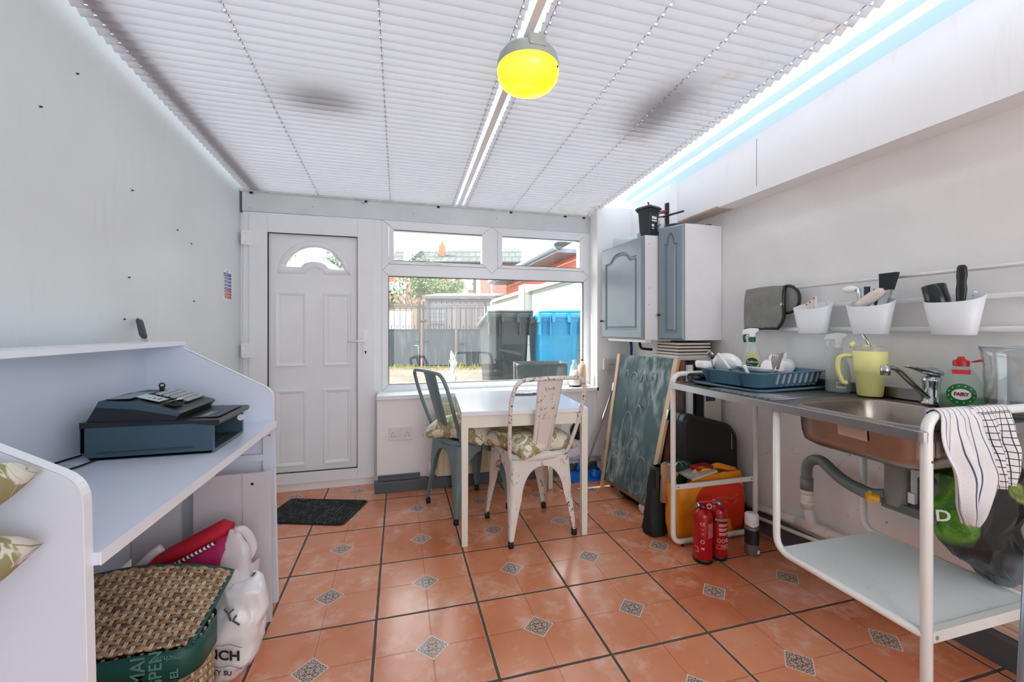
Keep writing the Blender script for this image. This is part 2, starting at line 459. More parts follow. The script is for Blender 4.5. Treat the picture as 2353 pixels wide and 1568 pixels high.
def blindmat(i):
    t = NT('pleated blind fabric')
    P = t.sep(t.tc.outputs['Object'])
    c = t.mix(t.noise(2.2, 4), lin((192, 188, 190)), lin((206, 202, 202)))
    st = t.math('MULTIPLY', t.step(t.noise(4.5, 5, .6, None, .6), .56, .68), t.step(P[0], .05, .5) if i else t.step(P[1], -.9, -1.6))
    c = t.mix(t.math('MULTIPLY', st, .6), c, lin((176, 150, 116)))
    tl = t.new('ShaderNodeBsdfTranslucent'); t.set(tl.inputs[0], c)
    df = t.new('ShaderNodeBsdfDiffuse'); t.set(df.inputs[0], c)
    m = t.new('ShaderNodeMixShader'); m.inputs[0].default_value = .28
    t.l.new(tl.outputs[0], m.inputs[1]); t.l.new(df.outputs[0], m.inputs[2])
    return t.done(m)
M_cord = pm('blind cord', (70, 66, 70), .7)
PER = .0428
def blind(i, x0, x1, cords, label):
    t = thing('pleated_blind', label, 'blind', ((x0 + x1) / 2, .8, ZR(.8)), group=None)
    m = MB(); y = -1.65; k = 0
    xs = [x0]
    for c in cords: xs += [c - .0045, c + .0045]
    xs.append(x1)
    while y + PER < 3.235:
        # a long face that sags and a short one that steps back up, like a folded pleat
        ya, yb, yc = y, y + PER * .72, y + PER
        zA, zB = ZR(ya), ZR(yb) - .019
        zC = ZR(yc)
        yh = yb - .0105
        zh = zA + (zB - zA) * (yh - ya) / (yb - ya)
        for j in range(len(xs) - 1):
            a, c = xs[j], xs[j + 1]
            if j % 2:     # the cord hole sits just before the fold
                m.add([(a, ya, zA), (c, ya, zA), (c, yh, zh), (a, yh, zh)], [(0, 1, 2, 3)])
                m.add([(a, yb - .0015, zB), (c, yb - .0015, zB), (c, yb, zB), (a, yb, zB)], [(0, 1, 2, 3)])
            else:
                m.add([(a, ya, zA), (c, ya, zA), (c, yb, zB), (a, yb, zB)], [(0, 1, 2, 3)])
            m.add([(a, yb, zB), (c, yb, zB), (c, yc, zC), (a, yc, zC)], [(0, 1, 2, 3)])
        y += PER; k += 1
    m.build('blind_fabric', blindmat(i), t, W=True)
    for c in cords:
        q = MB(); q.tube([(c, -1.65, ZR(-1.65) - .006), (c, 3.23, ZR(3.23) - .006)], .0013, 6)
        q.build('blind_cord', M_cord, t, W=True)
blind(0, -1.03, .415, (-.985, -.56, -.066, .397), 'wide white pleated roof blind on the left, over the door side')
blind(1, .488, 1.572, (.508, .875, 1.175, 1.53), 'stained white pleated roof blind on the right, over the sink side')

# leaves and rubbish lying on the roof sheet, seen as dark smudges through the blinds
b = MB()
def blob(b, cx, cy, rx, ry, h, s):
    def f(u, v):
        a = 2 * pi * u; q = v * (1 + .3 * NZ.noise(V((math.cos(a) * 1.3 + s, math.sin(a) * 1.3, s))))
        x, y = cx + rx * q * math.cos(a), cy + ry * q * math.sin(a)
        return (x, y, ZR(y) + .102 + h * (1 - v * v) + .006 * NZ.noise(V((x * 20, y * 20, 0))))
    b.grid(f, 24, 6)
M_leaf = pm('rotting leaf litter', (52, 50, 52), .9, var=.3, sc=20)
b = MB(); blob(b, -.34, 2.06, .17, .085, .03, 3)
b.build('leaf_litter', M_leaf, label='dark clump of leaf litter on the roof above the left blind', cat='leaves', kind='stuff')
b = MB(); blob(b, 1.2, 1.78, .105, .25, .03, 1)
b.build('leaf_litter', M_leaf, label='dark clump of leaf litter on the roof above the right blind', cat='leaves', kind='stuff')

# ---------------------------------------------------------------- bulkhead lamp hanging from the rafter
def lampglow():
    t = NT('lit yellow lens')
    lw = t.new('ShaderNodeLayerWeight'); lw.inputs[0].default_value = .35
    c = t.ramp(t.math('ADD', lw.outputs[1], t.math('MULTIPLY', t.math('SUBTRACT', t.noise(9, 2), .5), .35)), [(0, (255, 255, 70)), (.35, (255, 240, 0)), (.75, (250, 214, 40)), (1, (244, 206, 80))])
    b = t.bsdf(lin((250, 226, 40)), .15); t.set(b.inputs['Emission Color'], c); b.inputs['Emission Strength'].default_value = .5
    return t.done(b)
t = thing('bulkhead_lamp', 'round yellow bulkhead lamp hanging from the rafter between the blinds', 'lamp', (.475, 1.52, 2.105))
m = MB(); m.lathe([(0, .11), (.07, .11), (.098, .098), (.112, .08), (.118, .055), (.118, .04), (0, .04)], n=40)
m.box((-.03, -.119, .06), (.03, -.1, .1)); m.build('lamp_base', pm('grey green plastic', (176, 182, 176), .4), t, bev=.001)
m = MB(); m.lathe([(.1165, .046), (.1185, .03), (.114, .005), (.098, -.018), (.065, -.034), (.03, -.04), (0, -.041)], n=40)
m.build('lamp_lens', lampglow(), t)
m = MB(); m.cyl((.085, -.068, .02), (.094, -.076, .024), .004, n=8); m.build('lens_clip', M_black, t)
m = MB()
m.tube([(-.01, -.02, .105), (-.012, -.025, .125), (-.004, -.03, .135), (.006, -.03, .125), (.004, -.026, .11)], .003, 6)
m.tube([(-.02, -.01, .108), (-.026, -.012, .12), (-.022, -.012, .135)], .003, 6)
m.tube([(-.004, -.03, .13), (-.004, -.03, .2)], .0025, 6)
m.build('hook', M_black, t)

# ---------------------------------------------------------------- window
t = thing('window_1', 'wide white plastic window of one large pane under two vents', 'window', (.72, 3.25, .684), kind='structure')
m = MB()
Y0, Y1 = 3.243, 3.3
m.box((-.125, Y0, .684), (-.079, Y1, 1.966)); m.box((1.504, Y0, .684), (1.568, Y1, 1.966))
m.box((-.079, Y0, .684), (1.504, Y1, .735)); m.box((-.079, Y0, 1.935), (1.504, Y1, 1.966))
m.box((-.079, Y0, 1.55), (1.504, Y1, 1.638)); m.box((.668, Y0, 1.638), (.758, Y1, 1.935))
for (x, z), (x2, z2) in (((-.125, .684), (-.079, .735)), ((-.125, 1.966), (-.079, 1.935)), ((-.12, 1.594), (-.079, 1.638)), ((-.12, 1.594), (-.079, 1.55)),
                         ((1.56, 1.594), (1.504, 1.638)), ((1.56, 1.594), (1.504, 1.55)), ((1.568, .684), (1.504, .735)), ((.713, 1.594), (.668, 1.638)), ((.713, 1.594), (.758, 1.638)),
                         ((.713, 1.966), (.668, 1.935)), ((.713, 1.966), (.758, 1.935))):
    m.tube([(x, Y0, z), (x2, Y0, z2)], .0009, 4, 1)
m.build('window_frame', [M_up, M_seal], t, W=True)
m = MB()
x0, x1, z0, z1 = -.079, 1.504, .735, 1.55
for lo, hi in (((x0, 3.238, z0), (x0 + .004, 3.252, z1)), ((x1 - .004, 3.238, z0), (x1, 3.252, z1)), ((x0, 3.238, z0), (x1, 3.252, z0 + .004)), ((x0, 3.238, z1 - .005), (x1, 3.252, z1))):
    m.box(lo, hi)
m.build('seal', M_seal, t, W=True)
m = MB(); m.box((-.079, 3.262, .735), (1.504, 3.268, 1.55)); m.build('pane', M_glass, t, W=True)
for x0, x1 in ((-.077, .667), (.759, 1.503)):
    a, c, d, e = x0 + .036, x1 - .036, 1.664, 1.896
    m = MB(); yf = 3.232
    for lo, hi in (((x0, yf, 1.64), (a, Y1, 1.933)), ((c, yf, 1.64), (x1, Y1, 1.933)), ((a, yf, 1.64), (c, Y1, d)), ((a, yf, e), (c, Y1, 1.933))): m.box(lo, hi)
    for p, q in (((x0, 1.64), (a, d)), ((x1, 1.64), (c, d)), ((x0, 1.933), (a, e)), ((x1, 1.933), (c, e))):
        m.tube([(p[0], yf, p[1]), (q[0], yf, q[1])], .0008, 4, 1)
    for lo, hi in (((a, yf - .002, d), (c, yf + .01, d + .003)), ((a, yf - .002, e - .003), (c, yf + .01, e))): m.box(lo, hi, 1)
    cs = m.build('casement', [M_up, M_seal], t, W=True)
    m = MB(); m.box((a, 3.262, d), (c, 3.268, e)); m.build('pane', M_glass, cs, W=True)
    xm = (a + c) / 2 - .03
    m = MB(); m.box((xm - .015, yf - .014, 1.642), (xm + .06, yf, 1.66))
    if x0 < 0:
        m.tube([(xm + .04, yf - .018, 1.652), (xm - .08, yf - .026, 1.655)], .006, 8); m.cyl((xm + .035, yf - .02, 1.651), (xm + .035, yf - .013, 1.651), .006, n=10, mi=1)
    m.build('vent_handle', [M_wp, M_seal], cs, W=True, bev=.002)
m = MB(); m.box((-.155, 3.03, .655), (1.545, 3.262, .6845)); m.build('window_sill', M_up, t, W=True, bev=.003)

# ---------------------------------------------------------------- door
t = thing('door_1', 'white plastic panelled back door with a fan-shaped light', 'door', (-.58, 3.25, 0), kind='structure')
m = MB()
m.box((-1.043, 3.248, 0), (-.985, 3.31, 1.966)); m.box((-.185, 3.248, 0), (-.126, 3.31, 1.966)); m.box((-.985, 3.248, 1.93), (-.185, 3.31, 1.966)); m.box((-.985, 3.246, 0), (-.185, 3.31, .055))
m.build('door_frame', M_up, t, W=True, bev=.002)
m = MB(); a, c, d, e = -.886, -.296, .135, 1.826
for lo, hi in (((-.998, 3.224, .058), (a, 3.29, 1.945)), ((c, 3.224, .058), (-.178, 3.29, 1.945)), ((a, 3.224, .058), (c, 3.29, d)), ((a, 3.224, e), (c, 3.29, 1.945))): m.box(lo, hi)
lf = m.build('door_leaf', M_up, t, W=True, bev=.002)
m = MB()
for lo, hi in (((a, 3.23, d), (a + .003, 3.25, e)), ((c - .003, 3.23, d), (c, 3.25, e)), ((a, 3.23, d), (c, 3.25, d + .003)), ((a, 3.23, e - .003), (c, 3.25, e))): m.box(lo, hi)
m.build('seal', M_seal, lf, W=True)
# infill panel with the fan light cut out of it
fx, fz = -.587, 1.592
gh, gr = .148, .1985
def arch_hi(x): return fz + math.sqrt(max(gr * gr - (x - fx) ** 2, 0)) - (gr - gh)
def arch_lo(x):
    q = abs(x - fx)
    return fz + (math.sqrt(max(.084 ** 2 - q * q, 0)) * .5 if q < .084 else 0)
ph = math.sqrt(gr * gr - (gr - gh) ** 2)
m = MB()
m.box((a, 3.25, d), (c, 3.27, 1.5)); m.box((a, 3.25, 1.82), (c, 3.27, e))
m.box((a, 3.25, 1.5), (fx - ph, 3.27, 1.82)); m.box((fx + ph, 3.25, 1.5), (c, 3.27, 1.82))
N = 40
def cols(m, X0, X1, lo, hi, ya, yb, n=N):
    for i in range(n):
        x, y = X0 + (X1 - X0) * i / n, X0 + (X1 - X0) * (i + 1) / n
        q = [(x, lo(x)), (y, lo(y)), (y, hi(y)), (x, hi(x))]
        m.prism(q, ya, yb, 'y')
cols(m, fx - ph, fx + ph, lambda x: 1.5, arch_lo, 3.25, 3.27); cols(m, fx - ph, fx + ph, arch_hi, lambda x: 1.82, 3.25, 3.27)
m.build('door_panel', M_up, lf, W=True)
m = MB()
oz, orr = 1.543, .243
outer = [(fx + orr * math.cos(pi * k / 30), oz + orr * math.sin(pi * k / 30)) for k in range(31)]
inner = [(fx + ph * (1 - k / 15.), arch_hi(fx + ph * (1 - k / 15.))) for k in range(31)]
def ring(A, B, y0, y1):
    for i in range(len(A) - 1):
        m.add([(A[i][0], y0[0], A[i][1]), (A[i + 1][0], y0[0], A[i + 1][1]), (B[i + 1][0], y1, B[i + 1][1]), (B[i][0], y1, B[i][1])], [(0, 1, 2, 3)], 0, True)
mid = [(p[0] * .82 + q[0] * .18, p[1] * .82 + q[1] * .18) for p, q in zip(outer, inner)]
ring(outer, mid, (3.2505,), 3.236); ring(mid, inner, (3.236,), 3.242); ring(inner, [(p[0] * .999, p[1]) for p in inner], (3.242,), 3.262)
low = [(fx + ph * (1 - k / 15.), arch_lo(fx + ph * (1 - k / 15.))) for k in range(31)]
nb = lambda x: oz + (math.sqrt(max(.058 ** 2 - (x - fx) ** 2, 0)) * .75)
bot = [(fx + orr * (1 - k / 15.), nb(fx + orr * (1 - k / 15.))) for k in range(31)]
lm = [(p[0] * .75 + q[0] * .25, p[1] * .75 + q[1] * .25) for p, q in zip(bot, low)]
ring(bot, lm, (3.2505,), 3.236); ring(lm, low, (3.236,), 3.242); ring(low, low, (3.242,), 3.262)
m.add([(outer[0][0], 3.2505, oz), (lm[0][0], 3.236, lm[0][1]), (low[0][0], 3.242, low[0][1]), (mid[0][0], 3.236, mid[0][1])], [(0, 1, 2, 3)])
m.add([(outer[-1][0], 3.2505, oz), (lm[-1][0], 3.236, lm[-1][1]), (low[-1][0], 3.242, low[-1][1]), (mid[-1][0], 3.236, mid[-1][1])], [(0, 1, 2, 3)])
m.build('fanlight_moulding', M_up, lf, W=True)
m = MB(); cols(m, fx - ph, fx + ph, arch_lo, arch_hi, 3.258, 3.263); m.build('pane', M_glass, lf, W=True)
def moulding(x0, x1, z0, z1):
    m = MB()
    def rect(k, y): return [(x0 + k, y, z0 + k), (x1 - k, y, z0 + k), (x1 - k, y, z1 - k), (x0 + k, y, z1 - k)]
    m.loft([rect(0, 3.25), rect(.004, 3.236), rect(.012, 3.236), rect(.03, 3.247), rect(.034, 3.243)], sm=False, cap1=True)
    m.build('moulded_panel', M_up, lf, W=True)
for x0, x1 in ((-.842, -.637), (-.53, -.343)):
    moulding(x0, x1, .885, 1.416); moulding(x0, x1, .178, .72)
for z in (1.725, .955):
    m = MB(); m.box((-1.036, 3.21, z), (-.97, 3.25, z + .1)); m.cyl((-1.032, 3.212, z + .005), (-1.032, 3.212, z + .095), .011, n=12)
    m.box((-1.028, 3.2085, z + .018), (-1.018, 3.212, z + .022), 1); m.box((-1.028, 3.2085, z + .078), (-1.018, 3.212, z + .082), 1)
    m.build('hinge', [M_wp, M_seal], t, W=True, bev=.003)
m = MB(); m.prism([(x - .24, z + 1.032) for x, z in rrect(-.017, .017, -.118, .118, .016)], 3.214, 3.224, 'y')
m.cyl((-.24, 3.2125, .985), (-.24, 3.2145, .985), .007, n=12, mi=1); m.box((-.243, 3.2125, .968), (-.237, 3.2145, .985), 1)
m.build('handle_plate', [M_wp, M_hole], lf, W=True, bev=.001)
m = MB(); m.tube(rnd([(-.24, 3.222, 1.065), (-.24, 3.175, 1.065), (-.36, 3.172, 1.062)], .02), .008, 10); m.build('lever_handle', M_wp, lf, W=True)

# notice on the left wall
t = thing('safety_notice', 'blue and red health and safety notice on the left wall by the door', 'sign', (-1.059, 3.025, 1.34))
def wl(x, y, z): return (-1.0595 + z, 2.957 + x, 1.335 + y)
m = MB(); m.box((0, 0, 0), (.138, .19, .0012), T=wl)
m.build('notice_board', M_wp, t, W=True)
m = MB()
bl = [(.012, .152, .132, .172, 0)] + [(.032, .152 - .022 * k - .004, .132, .152 - .022 * k - .02, 0) for k in range(4)] + [(.032, .064 - .019 * k, .132, .064 - .019 * k - .016, 1) for k in range(3)]
for x0, z0, x1, z1, i in bl: m.box((x0, min(z0, z1), .0012), (x1, max(z0, z1), .0018), i, T=wl)
for x0, z0, x1, z1, i in bl:
    zc = (z0 + z1) / 2
    for q in (-.003, .003): m.box((x0 + .006, zc + q - .001, .0018), (x0 + .05 + .03 * ((q > 0) ^ (i > 0)), zc + q + .001, .0022), 2, T=wl)
for k in range(6):
    m.cyl((.022, .14 - .022 * k, .0012), (.022, .14 - .022 * k, .0018), .007, n=14, mi=3 if k < 4 else 1, T=wl); m.cyl((.022, .14 - .022 * k, .0018), (.022, .14 - .022 * k, .002), .0048, n=12, mi=2, T=wl)
m.cyl((.07, .181, .0012), (.07, .181, .0018), .006, n=14, mi=4, T=wl)
m.build('printed_blocks', [pm('sign blue', (30, 88, 160), .4), pm('sign red', (186, 32, 52), .4), M_wp, pm('sign dark', (70, 60, 66), .5), pm('sign navy', (40, 50, 90), .5)], t, W=True)
# ================================================================ the yard outside
RZ = -15.161
LR = lambda u, f: (u - 1176.5) / 954 * f          # sideways offset at a given distance
M_pave = None
def pavemat():
    t = NT('brick paving')
    br = t.new('ShaderNodeTexBrick'); br.offset = .5
    mp = t.new('ShaderNodeMapping'); mp.inputs['Rotation'].default_value = (0, 0, R(20)); t.l.new(t.tc.outputs['Object'], mp.inputs[0])
    t.l.new(mp.outputs[0], br.inputs['Vector'])
    br.inputs['Color1'].default_value = lin((128, 108, 96)); br.inputs['Color2'].default_value = lin((104, 88, 80)); br.inputs['Mortar'].default_value = lin((52, 48, 40))
    br.inputs['Scale'].default_value = 1.; br.inputs['Brick Width'].default_value = .42; br.inputs['Row Height'].default_value = .2; br.inputs['Mortar Size'].default_value = .009
    c = t.mix(t.step(t.noise(1.4, 4), .4, .7), br.outputs[0], lin((118, 108, 98)))
    return t.done(t.bsdf(c, .8))
b = MB()
b.prism([(3.36, -.1), (3.36, 0), (4.3, .3), (60, .3), (60, -.1)], -40, 40, 'x')
b.build('ground', pavemat(), kind='structure')

def brickmat(name, a, c, m, w=.225, h=.075, ms=.012, rot=None):
    t = NT(name)
    br = t.new('ShaderNodeTexBrick')
    mp = t.new('ShaderNodeMapping'); mp.inputs['Rotation'].default_value = rot or (R(90), 0, 0); t.l.new(t.tc.outputs['Object'], mp.inputs[0])
    t.l.new(mp.outputs[0], br.inputs['Vector'])
    br.inputs['Color1'].default_value = lin(a); br.inputs['Color2'].default_value = lin(c); br.inputs['Mortar'].default_value = lin(m)
    br.inputs['Scale'].default_value = 1.; br.inputs['Brick Width'].default_value = w; br.inputs['Row Height'].default_value = h; br.inputs['Mortar Size'].default_value = ms
    return t.done(t.bsdf(t.mix(t.math('MULTIPLY', t.noise(3, 4), .35), br.outputs[0], lin(c)), .85))
M_block = brickmat('white painted blockwork', (176, 180, 175), (168, 174, 169), (112, 120, 114), .44, .225, .008, (R(90), 0, R(90)))
M_brickN = brickmat('orange brick', (200, 112, 88), (188, 98, 76), (226, 206, 190), .26, .095, .012, (R(90), 0, R(90)))
M_brickH = brickmat('old red brick', (168, 108, 92), (150, 92, 80), (176, 150, 138))
M_slate = brickmat('grey roof tiles', (88, 96, 95), (72, 80, 80), (40, 46, 46), .5, .32, .03, (R(60), 0, 0))

# garden wall on the right
t = thing('garden_wall', 'white painted block garden wall running back behind the bins', 'wall', (2.3, 7, .0))
m = MB(); m.box((2.2, 3.4, .0), (2.35, 10.2, 1.80)); m.build('blockwork', M_block, t, W=True)
m = MB()
for y0, y1 in ((3.4, 6.85), (7.2, 10.0)): m.prism([(2.14, 1.8), (2.42, 1.8), (2.38, 1.86), (2.2, 1.88)], y0, y1, 'y')
m.build('coping', pm('lichened coping', (214, 214, 200), .8, var=.2, sc=12), t, W=True)
for y, z in ((7.0, 1.93), (10.2, 1.72)):
    m = MB(); m.box((2.06, y - .17, .0), (2.36, y + .17, z)); m.build('pier', M_block, t, W=True, bev=.01)

# single-storey brick building beyond the wall
t = thing('brick_outbuilding', 'orange brick building with grey eaves beyond the white garden wall', 'building', (4.2, 9, .3))
m = MB(); m.box((3.0, 5.9, .2), (6, 11.7, 2.56)); m.build('brickwork', M_brickN, t, W=True)
m = MB(); m.prism([(2.55, 2.52), (2.62, 2.5), (6.6, 4.8), (6.6, 4.9), (2.52, 2.6)], 6.55, 12.0, 'y')
m.build('roof', M_slate, t, W=True)
m = MB(); m.box((2.58, 6.6, 2.46), (3.02, 11.95, 2.53)); m.build('soffit', pm('grey painted soffit', (134, 146, 160), .6, var=.15), t, W=True)
m = MB(); m.tube([(2.55, 6.58, 2.55), (2.55, 11.95, 2.55)], .055, 10); m.build('gutter', pm('grey gutter', (146, 160, 172), .4), t, W=True)

# wooden shed
def plankmat(name, c, d, w, ax):
    t = NT(name)
    P = t.sep(t.tc.outputs['Object'])
    q = t.math('DIVIDE', P[ax], w)
    gap = t.step(t.math('ABSOLUTE', t.math('SUBTRACT', t.math('FRACT', q), .5)), .44, .49)
    wn = t.new('ShaderNodeTexWhiteNoise', noise_dimensions='1D'); t.l.new(t.math('FLOOR', q), wn.inputs['W'])
    mp = t.new('ShaderNodeMapping'); mp.inputs['Scale'].default_value = (1.5, 1.5, 18) if ax == 2 else (18, 18, 1.5); t.l.new(t.tc.outputs['Object'], mp.inputs[0])
    k = t.mix(t.math('ADD', t.math('MULTIPLY', wn.outputs[0], .5), t.math('MULTIPLY', t.noise(2, 5, .6, mp.outputs[0]), .5)), lin(c), lin(d))
    return t.done(t.bsdf(t.mix(gap, k, lin((60, 58, 58))), .85))
t = thing('garden_shed', 'weathered grey wooden shed behind the black bin and gates', 'shed', (0, 0, 0), RZ)
f = 11.2
x0, x1 = LR(985, f), LR(1146, f)
m = MB(); m.box((x0, f, .3), (x1, f + 1.8, 1.98)); m.build('shed_wall', plankmat('horizontal grey boards', (110, 110, 116), (146, 146, 150), .105, 2), t)
m = MB(); m.prism([(f - .18, 1.97), (f + 2, 2.22), (f + 2, 2.29), (f - .18, 2.04)], x0 - .14, x1 + .1, 'x'); m.build('shed_roof', pm('roofing felt', (120, 118, 118), .9, var=.2), t)
m = MB(); m.box((LR(1022, f), f - .03, .3), (LR(1122, f), f - .004, 1.78)); m.build('shed_door', plankmat('upright grey boards', (106, 100, 102), (150, 142, 142), .125, 0), t)
m = MB(); m.box((x0 - .06, f - .04, .3), (x0 + .02, f, 1.95)); m.build('corner_post', pm('dark wet timber', (96, 100, 102), .8), t)
m = MB()
for k in range(4): m.box((LR(996 + 13 * k, f), f - .012, .3), (LR(997.5 + 13 * k, f), f - .001, 1.7))
m.box((LR(990, f), f - .014, 1.28), (LR(1020, f), f - .002, 1.3)); m.build('trellis', pm('thin dark batten', (92, 92, 96), .8), t)

# low garage with a white roller door, left of the shed
t = thing('garage', 'low garage with white roller door behind the left gate', 'garage', (0, 0, 0), RZ)
f = 12.4
m = MB(); m.box((LR(820, f), f, .3), (LR(958, f), f + 2, 1.86)); m.build('garage_wall', pm('brown pebbledash', (170, 146, 120), .9, var=.15, sc=30), t)
m = MB(); m.box((LR(820, f), f - .05, 1.84), (LR(962, f), f + 2, 1.92)); m.build('flat_roof', pm('dark roof edge', (110, 96, 88), .8), t)
m = MB()
for k in range(13): m.box((LR(870, f), f - .03 - .012 * (k % 2), .32 + k * .105), (LR(948, f), f, .32 + (k + 1) * .105))
m.build('roller_door', pm('white roller door', (232, 236, 238), .5), t, bev=.006)

# iron gates with solid lower sheets
M_iron = pm('dark painted iron', (44, 52, 58), .5, var=.2, sc=3)
def streakm():
    t = NT('streaked dark gate sheet'); mp = t.new('ShaderNodeMapping'); mp.inputs['Scale'].default_value = (9, 9, 1.1); t.l.new(t.tc.outputs['Object'], mp.inputs[0])
    return t.done(t.bsdf(t.mix(t.math('MULTIPLY', t.step(t.noise(1.5, 4, .6, mp.outputs[0]), .5, .8), .6), lin((44, 55, 62)), lin((112, 122, 126))), .5))
M_gatep = streakm()
f = 9.4
def gate(u0, u1, label, hinge, grp='iron gates across the yard'):
    t = thing('iron_gate', label, 'gate', (0, 0, 0), RZ, grp)
    x0, x1 = LR(u0, f), LR(u1, f)
    m = MB(); m.box((x0 + .02, f - .004, .32), (x1 - .02, f + .004, 1.12)); m.build('sheet', M_gatep, t)
    m = MB()
    for lo, hi in (((x0, f - .02, .31), (x0 + .035, f + .02, 1.78 if hinge < 0 else 1.16)), ((x1 - .035, f - .02, .31), (x1, f + .02, 1.78 if hinge > 0 else 1.16)), ((x0, f - .02, 1.12), (x1, f + .02, 1.155)), ((x0, f - .02, .31), (x1, f + .02, .34)), ((x0, f - .012, 1.62), (x1, f + .012, 1.635))): m.box(lo, hi)
    m.build('gate_frame', M_iron, t)
    n = max(3, int(round((x1 - x0) / .125)))
    for k in range(n):
        x = x0 + (x1 - x0) * (k + .5) / n
        m = MB(); m.cyl((x, f, 1.15), (x, f, 1.74), .008, n=6); m.cyl((x, f, 1.74), (x, f, 1.82), .013, .001, n=6); m.build('bar', M_iron, t)
        if k < n - 1:
            x += (x1 - x0) / n / 2
            m = MB(); m.cyl((x, f, 1.15), (x, f, 1.2), .006, n=6); m.cyl((x, f, 1.195), (x, f, 1.26), .014, .001, n=6); m.build('spike', M_iron, t)
    return t, x0, x1
t, x0, x1 = gate(846, 966, 'dark iron gate leaf at the far left of the yard', 1)
m = MB(); m.tube(rnd([(x1 - .13, f - .05, .78), (x1 - .03, f - .05, .78), (x1 - .03, f - .04, .32)], .02), .011, 6); m.build('drop_bolt', pm('galvanised bolt', (170, 174, 176), .5, .6), t)
m = MB(); m.tube([(x1 - .12, f - .03, .87), (x1, f - .03, .87)], .01, 6); m.build('slide_bolt', M_iron, t)
t, x0, x1 = gate(971, 1045, 'dark iron gate leaf in the middle of the yard, in front of the shed', -1)
m = MB(); m.tube([(x0, f - .03, .87), (x0 + .16, f - .03, .87)], .01, 6); m.build('slide_bolt', M_iron, t)
m = MB(); m.tube([(x0 - .04, f - .035, 1.33), (x0 + .09, f - .035, 1.35)], .03, 8); m.build('lock_chain', M_iron, t)
t, x0, x1 = gate(1051, 1118, 'streaked iron fence panel between the gates and the black bin', 1)
m = MB(); m.tube([(x0, f - .03, .83), (x0 + .15, f - .03, .82)], .018, 6); m.build('latch', M_iron, t)
b = MB()
random.seed(3)
for k in range(260):
    u = random.uniform(895, 1105); ff = 9.28 - random.random() ** 2 * .7
    x = LR(u, ff); h = random.uniform(.02, .1) * (1.6 if u > 1030 else 1)
    ca, sa = math.cos(R(RZ)), math.sin(R(RZ))
    p = V((x * ca - ff * sa, x * sa + ff * ca, .3)); q = V((random.uniform(-.03, .03), random.uniform(-.03, .03), h))
    b.add([p + V((-.008, 0, 0)), p + V((.008, 0, 0)), p + q], [(0, 1, 2)])
b.build('weeds', pm('yellow green weeds', (172, 178, 96), .8, var=.3, sc=3), label='yellow green weeds growing along the foot of the gates', cat='weeds', kind='stuff')

# terraced house row in the distance
t = thing('terraced_house', 'long red brick terrace with grey tiled roof and chimney beyond the shed', 'house', (0, 0, 0), RZ)
f = 29.
m = MB(); m.box((LR(880, f), f, .3), (LR(1195, f), f + 8, 5.8)); m.build('house_wall', M_brickH, t)
m = MB(); m.prism([(f - .4, 5.7), (f - .4, 5.8), (f + 4, 7.42), (f + 8.4, 5.8), (f + 8.4, 5.7)], LR(878, f), LR(1200, f), 'x'); m.build('house_roof', M_slate, t)
m = MB(); m.box((LR(935, f) - .12, f - .42, 5.85), (LR(935, f) + .12, f + 4, 7.5)); m.build('parapet', pm('pale stone coping', (214, 224, 222), .7), t)
m = MB(); x = LR(1017, f + 2); m.box((x - .2, f + 1.6, 6.0), (x + .2, f + 2.2, 7.4)); ch = m.build('chimney', M_brickH, t)
m = MB(); m.cyl((x, f + 1.9, 7.4), (x, f + 1.9, 7.86), .09, n=12); m.build('chimney_pot', pm('clay pot', (176, 140, 124), .8), ch)
for u0, u1, v0, v1 in ((895, 926, 649, 675), (1076, 1088, 643, 667), (1000, 1012, 598, 606)):
    x0, x1 = LR(u0, f), LR(u1, f); z1, z0 = 1.15 + (757 - v0) / 954 * f, 1.15 + (757 - v1) / 954 * f
    m = MB(); m.box((x0, f - .12, z0), (x1, f, z1)); wd = m.build('house_window', M_up, t)
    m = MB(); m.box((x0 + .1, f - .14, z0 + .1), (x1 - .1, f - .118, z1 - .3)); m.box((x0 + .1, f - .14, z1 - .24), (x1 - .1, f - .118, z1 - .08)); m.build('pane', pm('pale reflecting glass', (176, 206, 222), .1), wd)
m = MB(); m.box((LR(1061, f), f - .06, 3.0), (LR(1076, f), f, 5.2)); m.box((LR(1093, f), f - .06, 3.0), (LR(1104, f), f, 5.2)); m.build('rendered_strip', pm('white render', (230, 226, 220), .8), t)
for u in (931, 1092, 1130):
    m = MB(); m.tube([(LR(u, f), f - .1, .3), (LR(u, f), f - .1, 5.7)], .07, 8); m.build('drainpipe', pm('white pipe', (226, 228, 228), .5) if u != 1092 else pm('black pipe', (70, 72, 74), .5), t)

# gable of a neighbouring shed and far roofs seen through the fan light of the door
t = thing('timber_gable', 'pale boarded gable with white bargeboard seen through the door fanlight', 'gable', (0, 0, 0), RZ)
f = 11.
xa, za = LR(681, f), 1.15 + (757 - 584) / 954 * f
xb, zb = LR(712, f), 1.15 + (757 - 605) / 954 * f
sl_ = (zb - za) / (xb - xa)
pr = lambda dx: za + sl_ * dx
m = MB(); m.prism([(xa - 1.6, .3), (xa + .9, .3), (xa + .9, pr(.9)), (xa, za), (xa - 1.6, za + sl_ * 1.6)], f, f + 2, 'y'); m.build('gable_boards', plankmat('pale upright boards', (206, 204, 190), (222, 220, 206), .14, 0), t)
m = MB()
m.prism([(xa, za - .02), (xa + 1, pr(1.) - .02), (xa + 1, pr(1.) + .12), (xa, za + .12)], f - .06, f + 2, 'y'); m.prism([(xa, za - .02), (xa - 1.7, pr(1.7) - .02), (xa - 1.7, pr(1.7) + .12), (xa, za + .12)], f - .06, f + 2, 'y')
m.build('bargeboard', pm('white bargeboard', (236, 240, 240), .6), t)
t = thing('distant_house', 'hazy far roof with chimneys seen through the middle of the door fanlight', 'house', (0, 0, 0), RZ)
f = 42.
Z = lambda v: 1.15 + (757 - v) / 954 * f
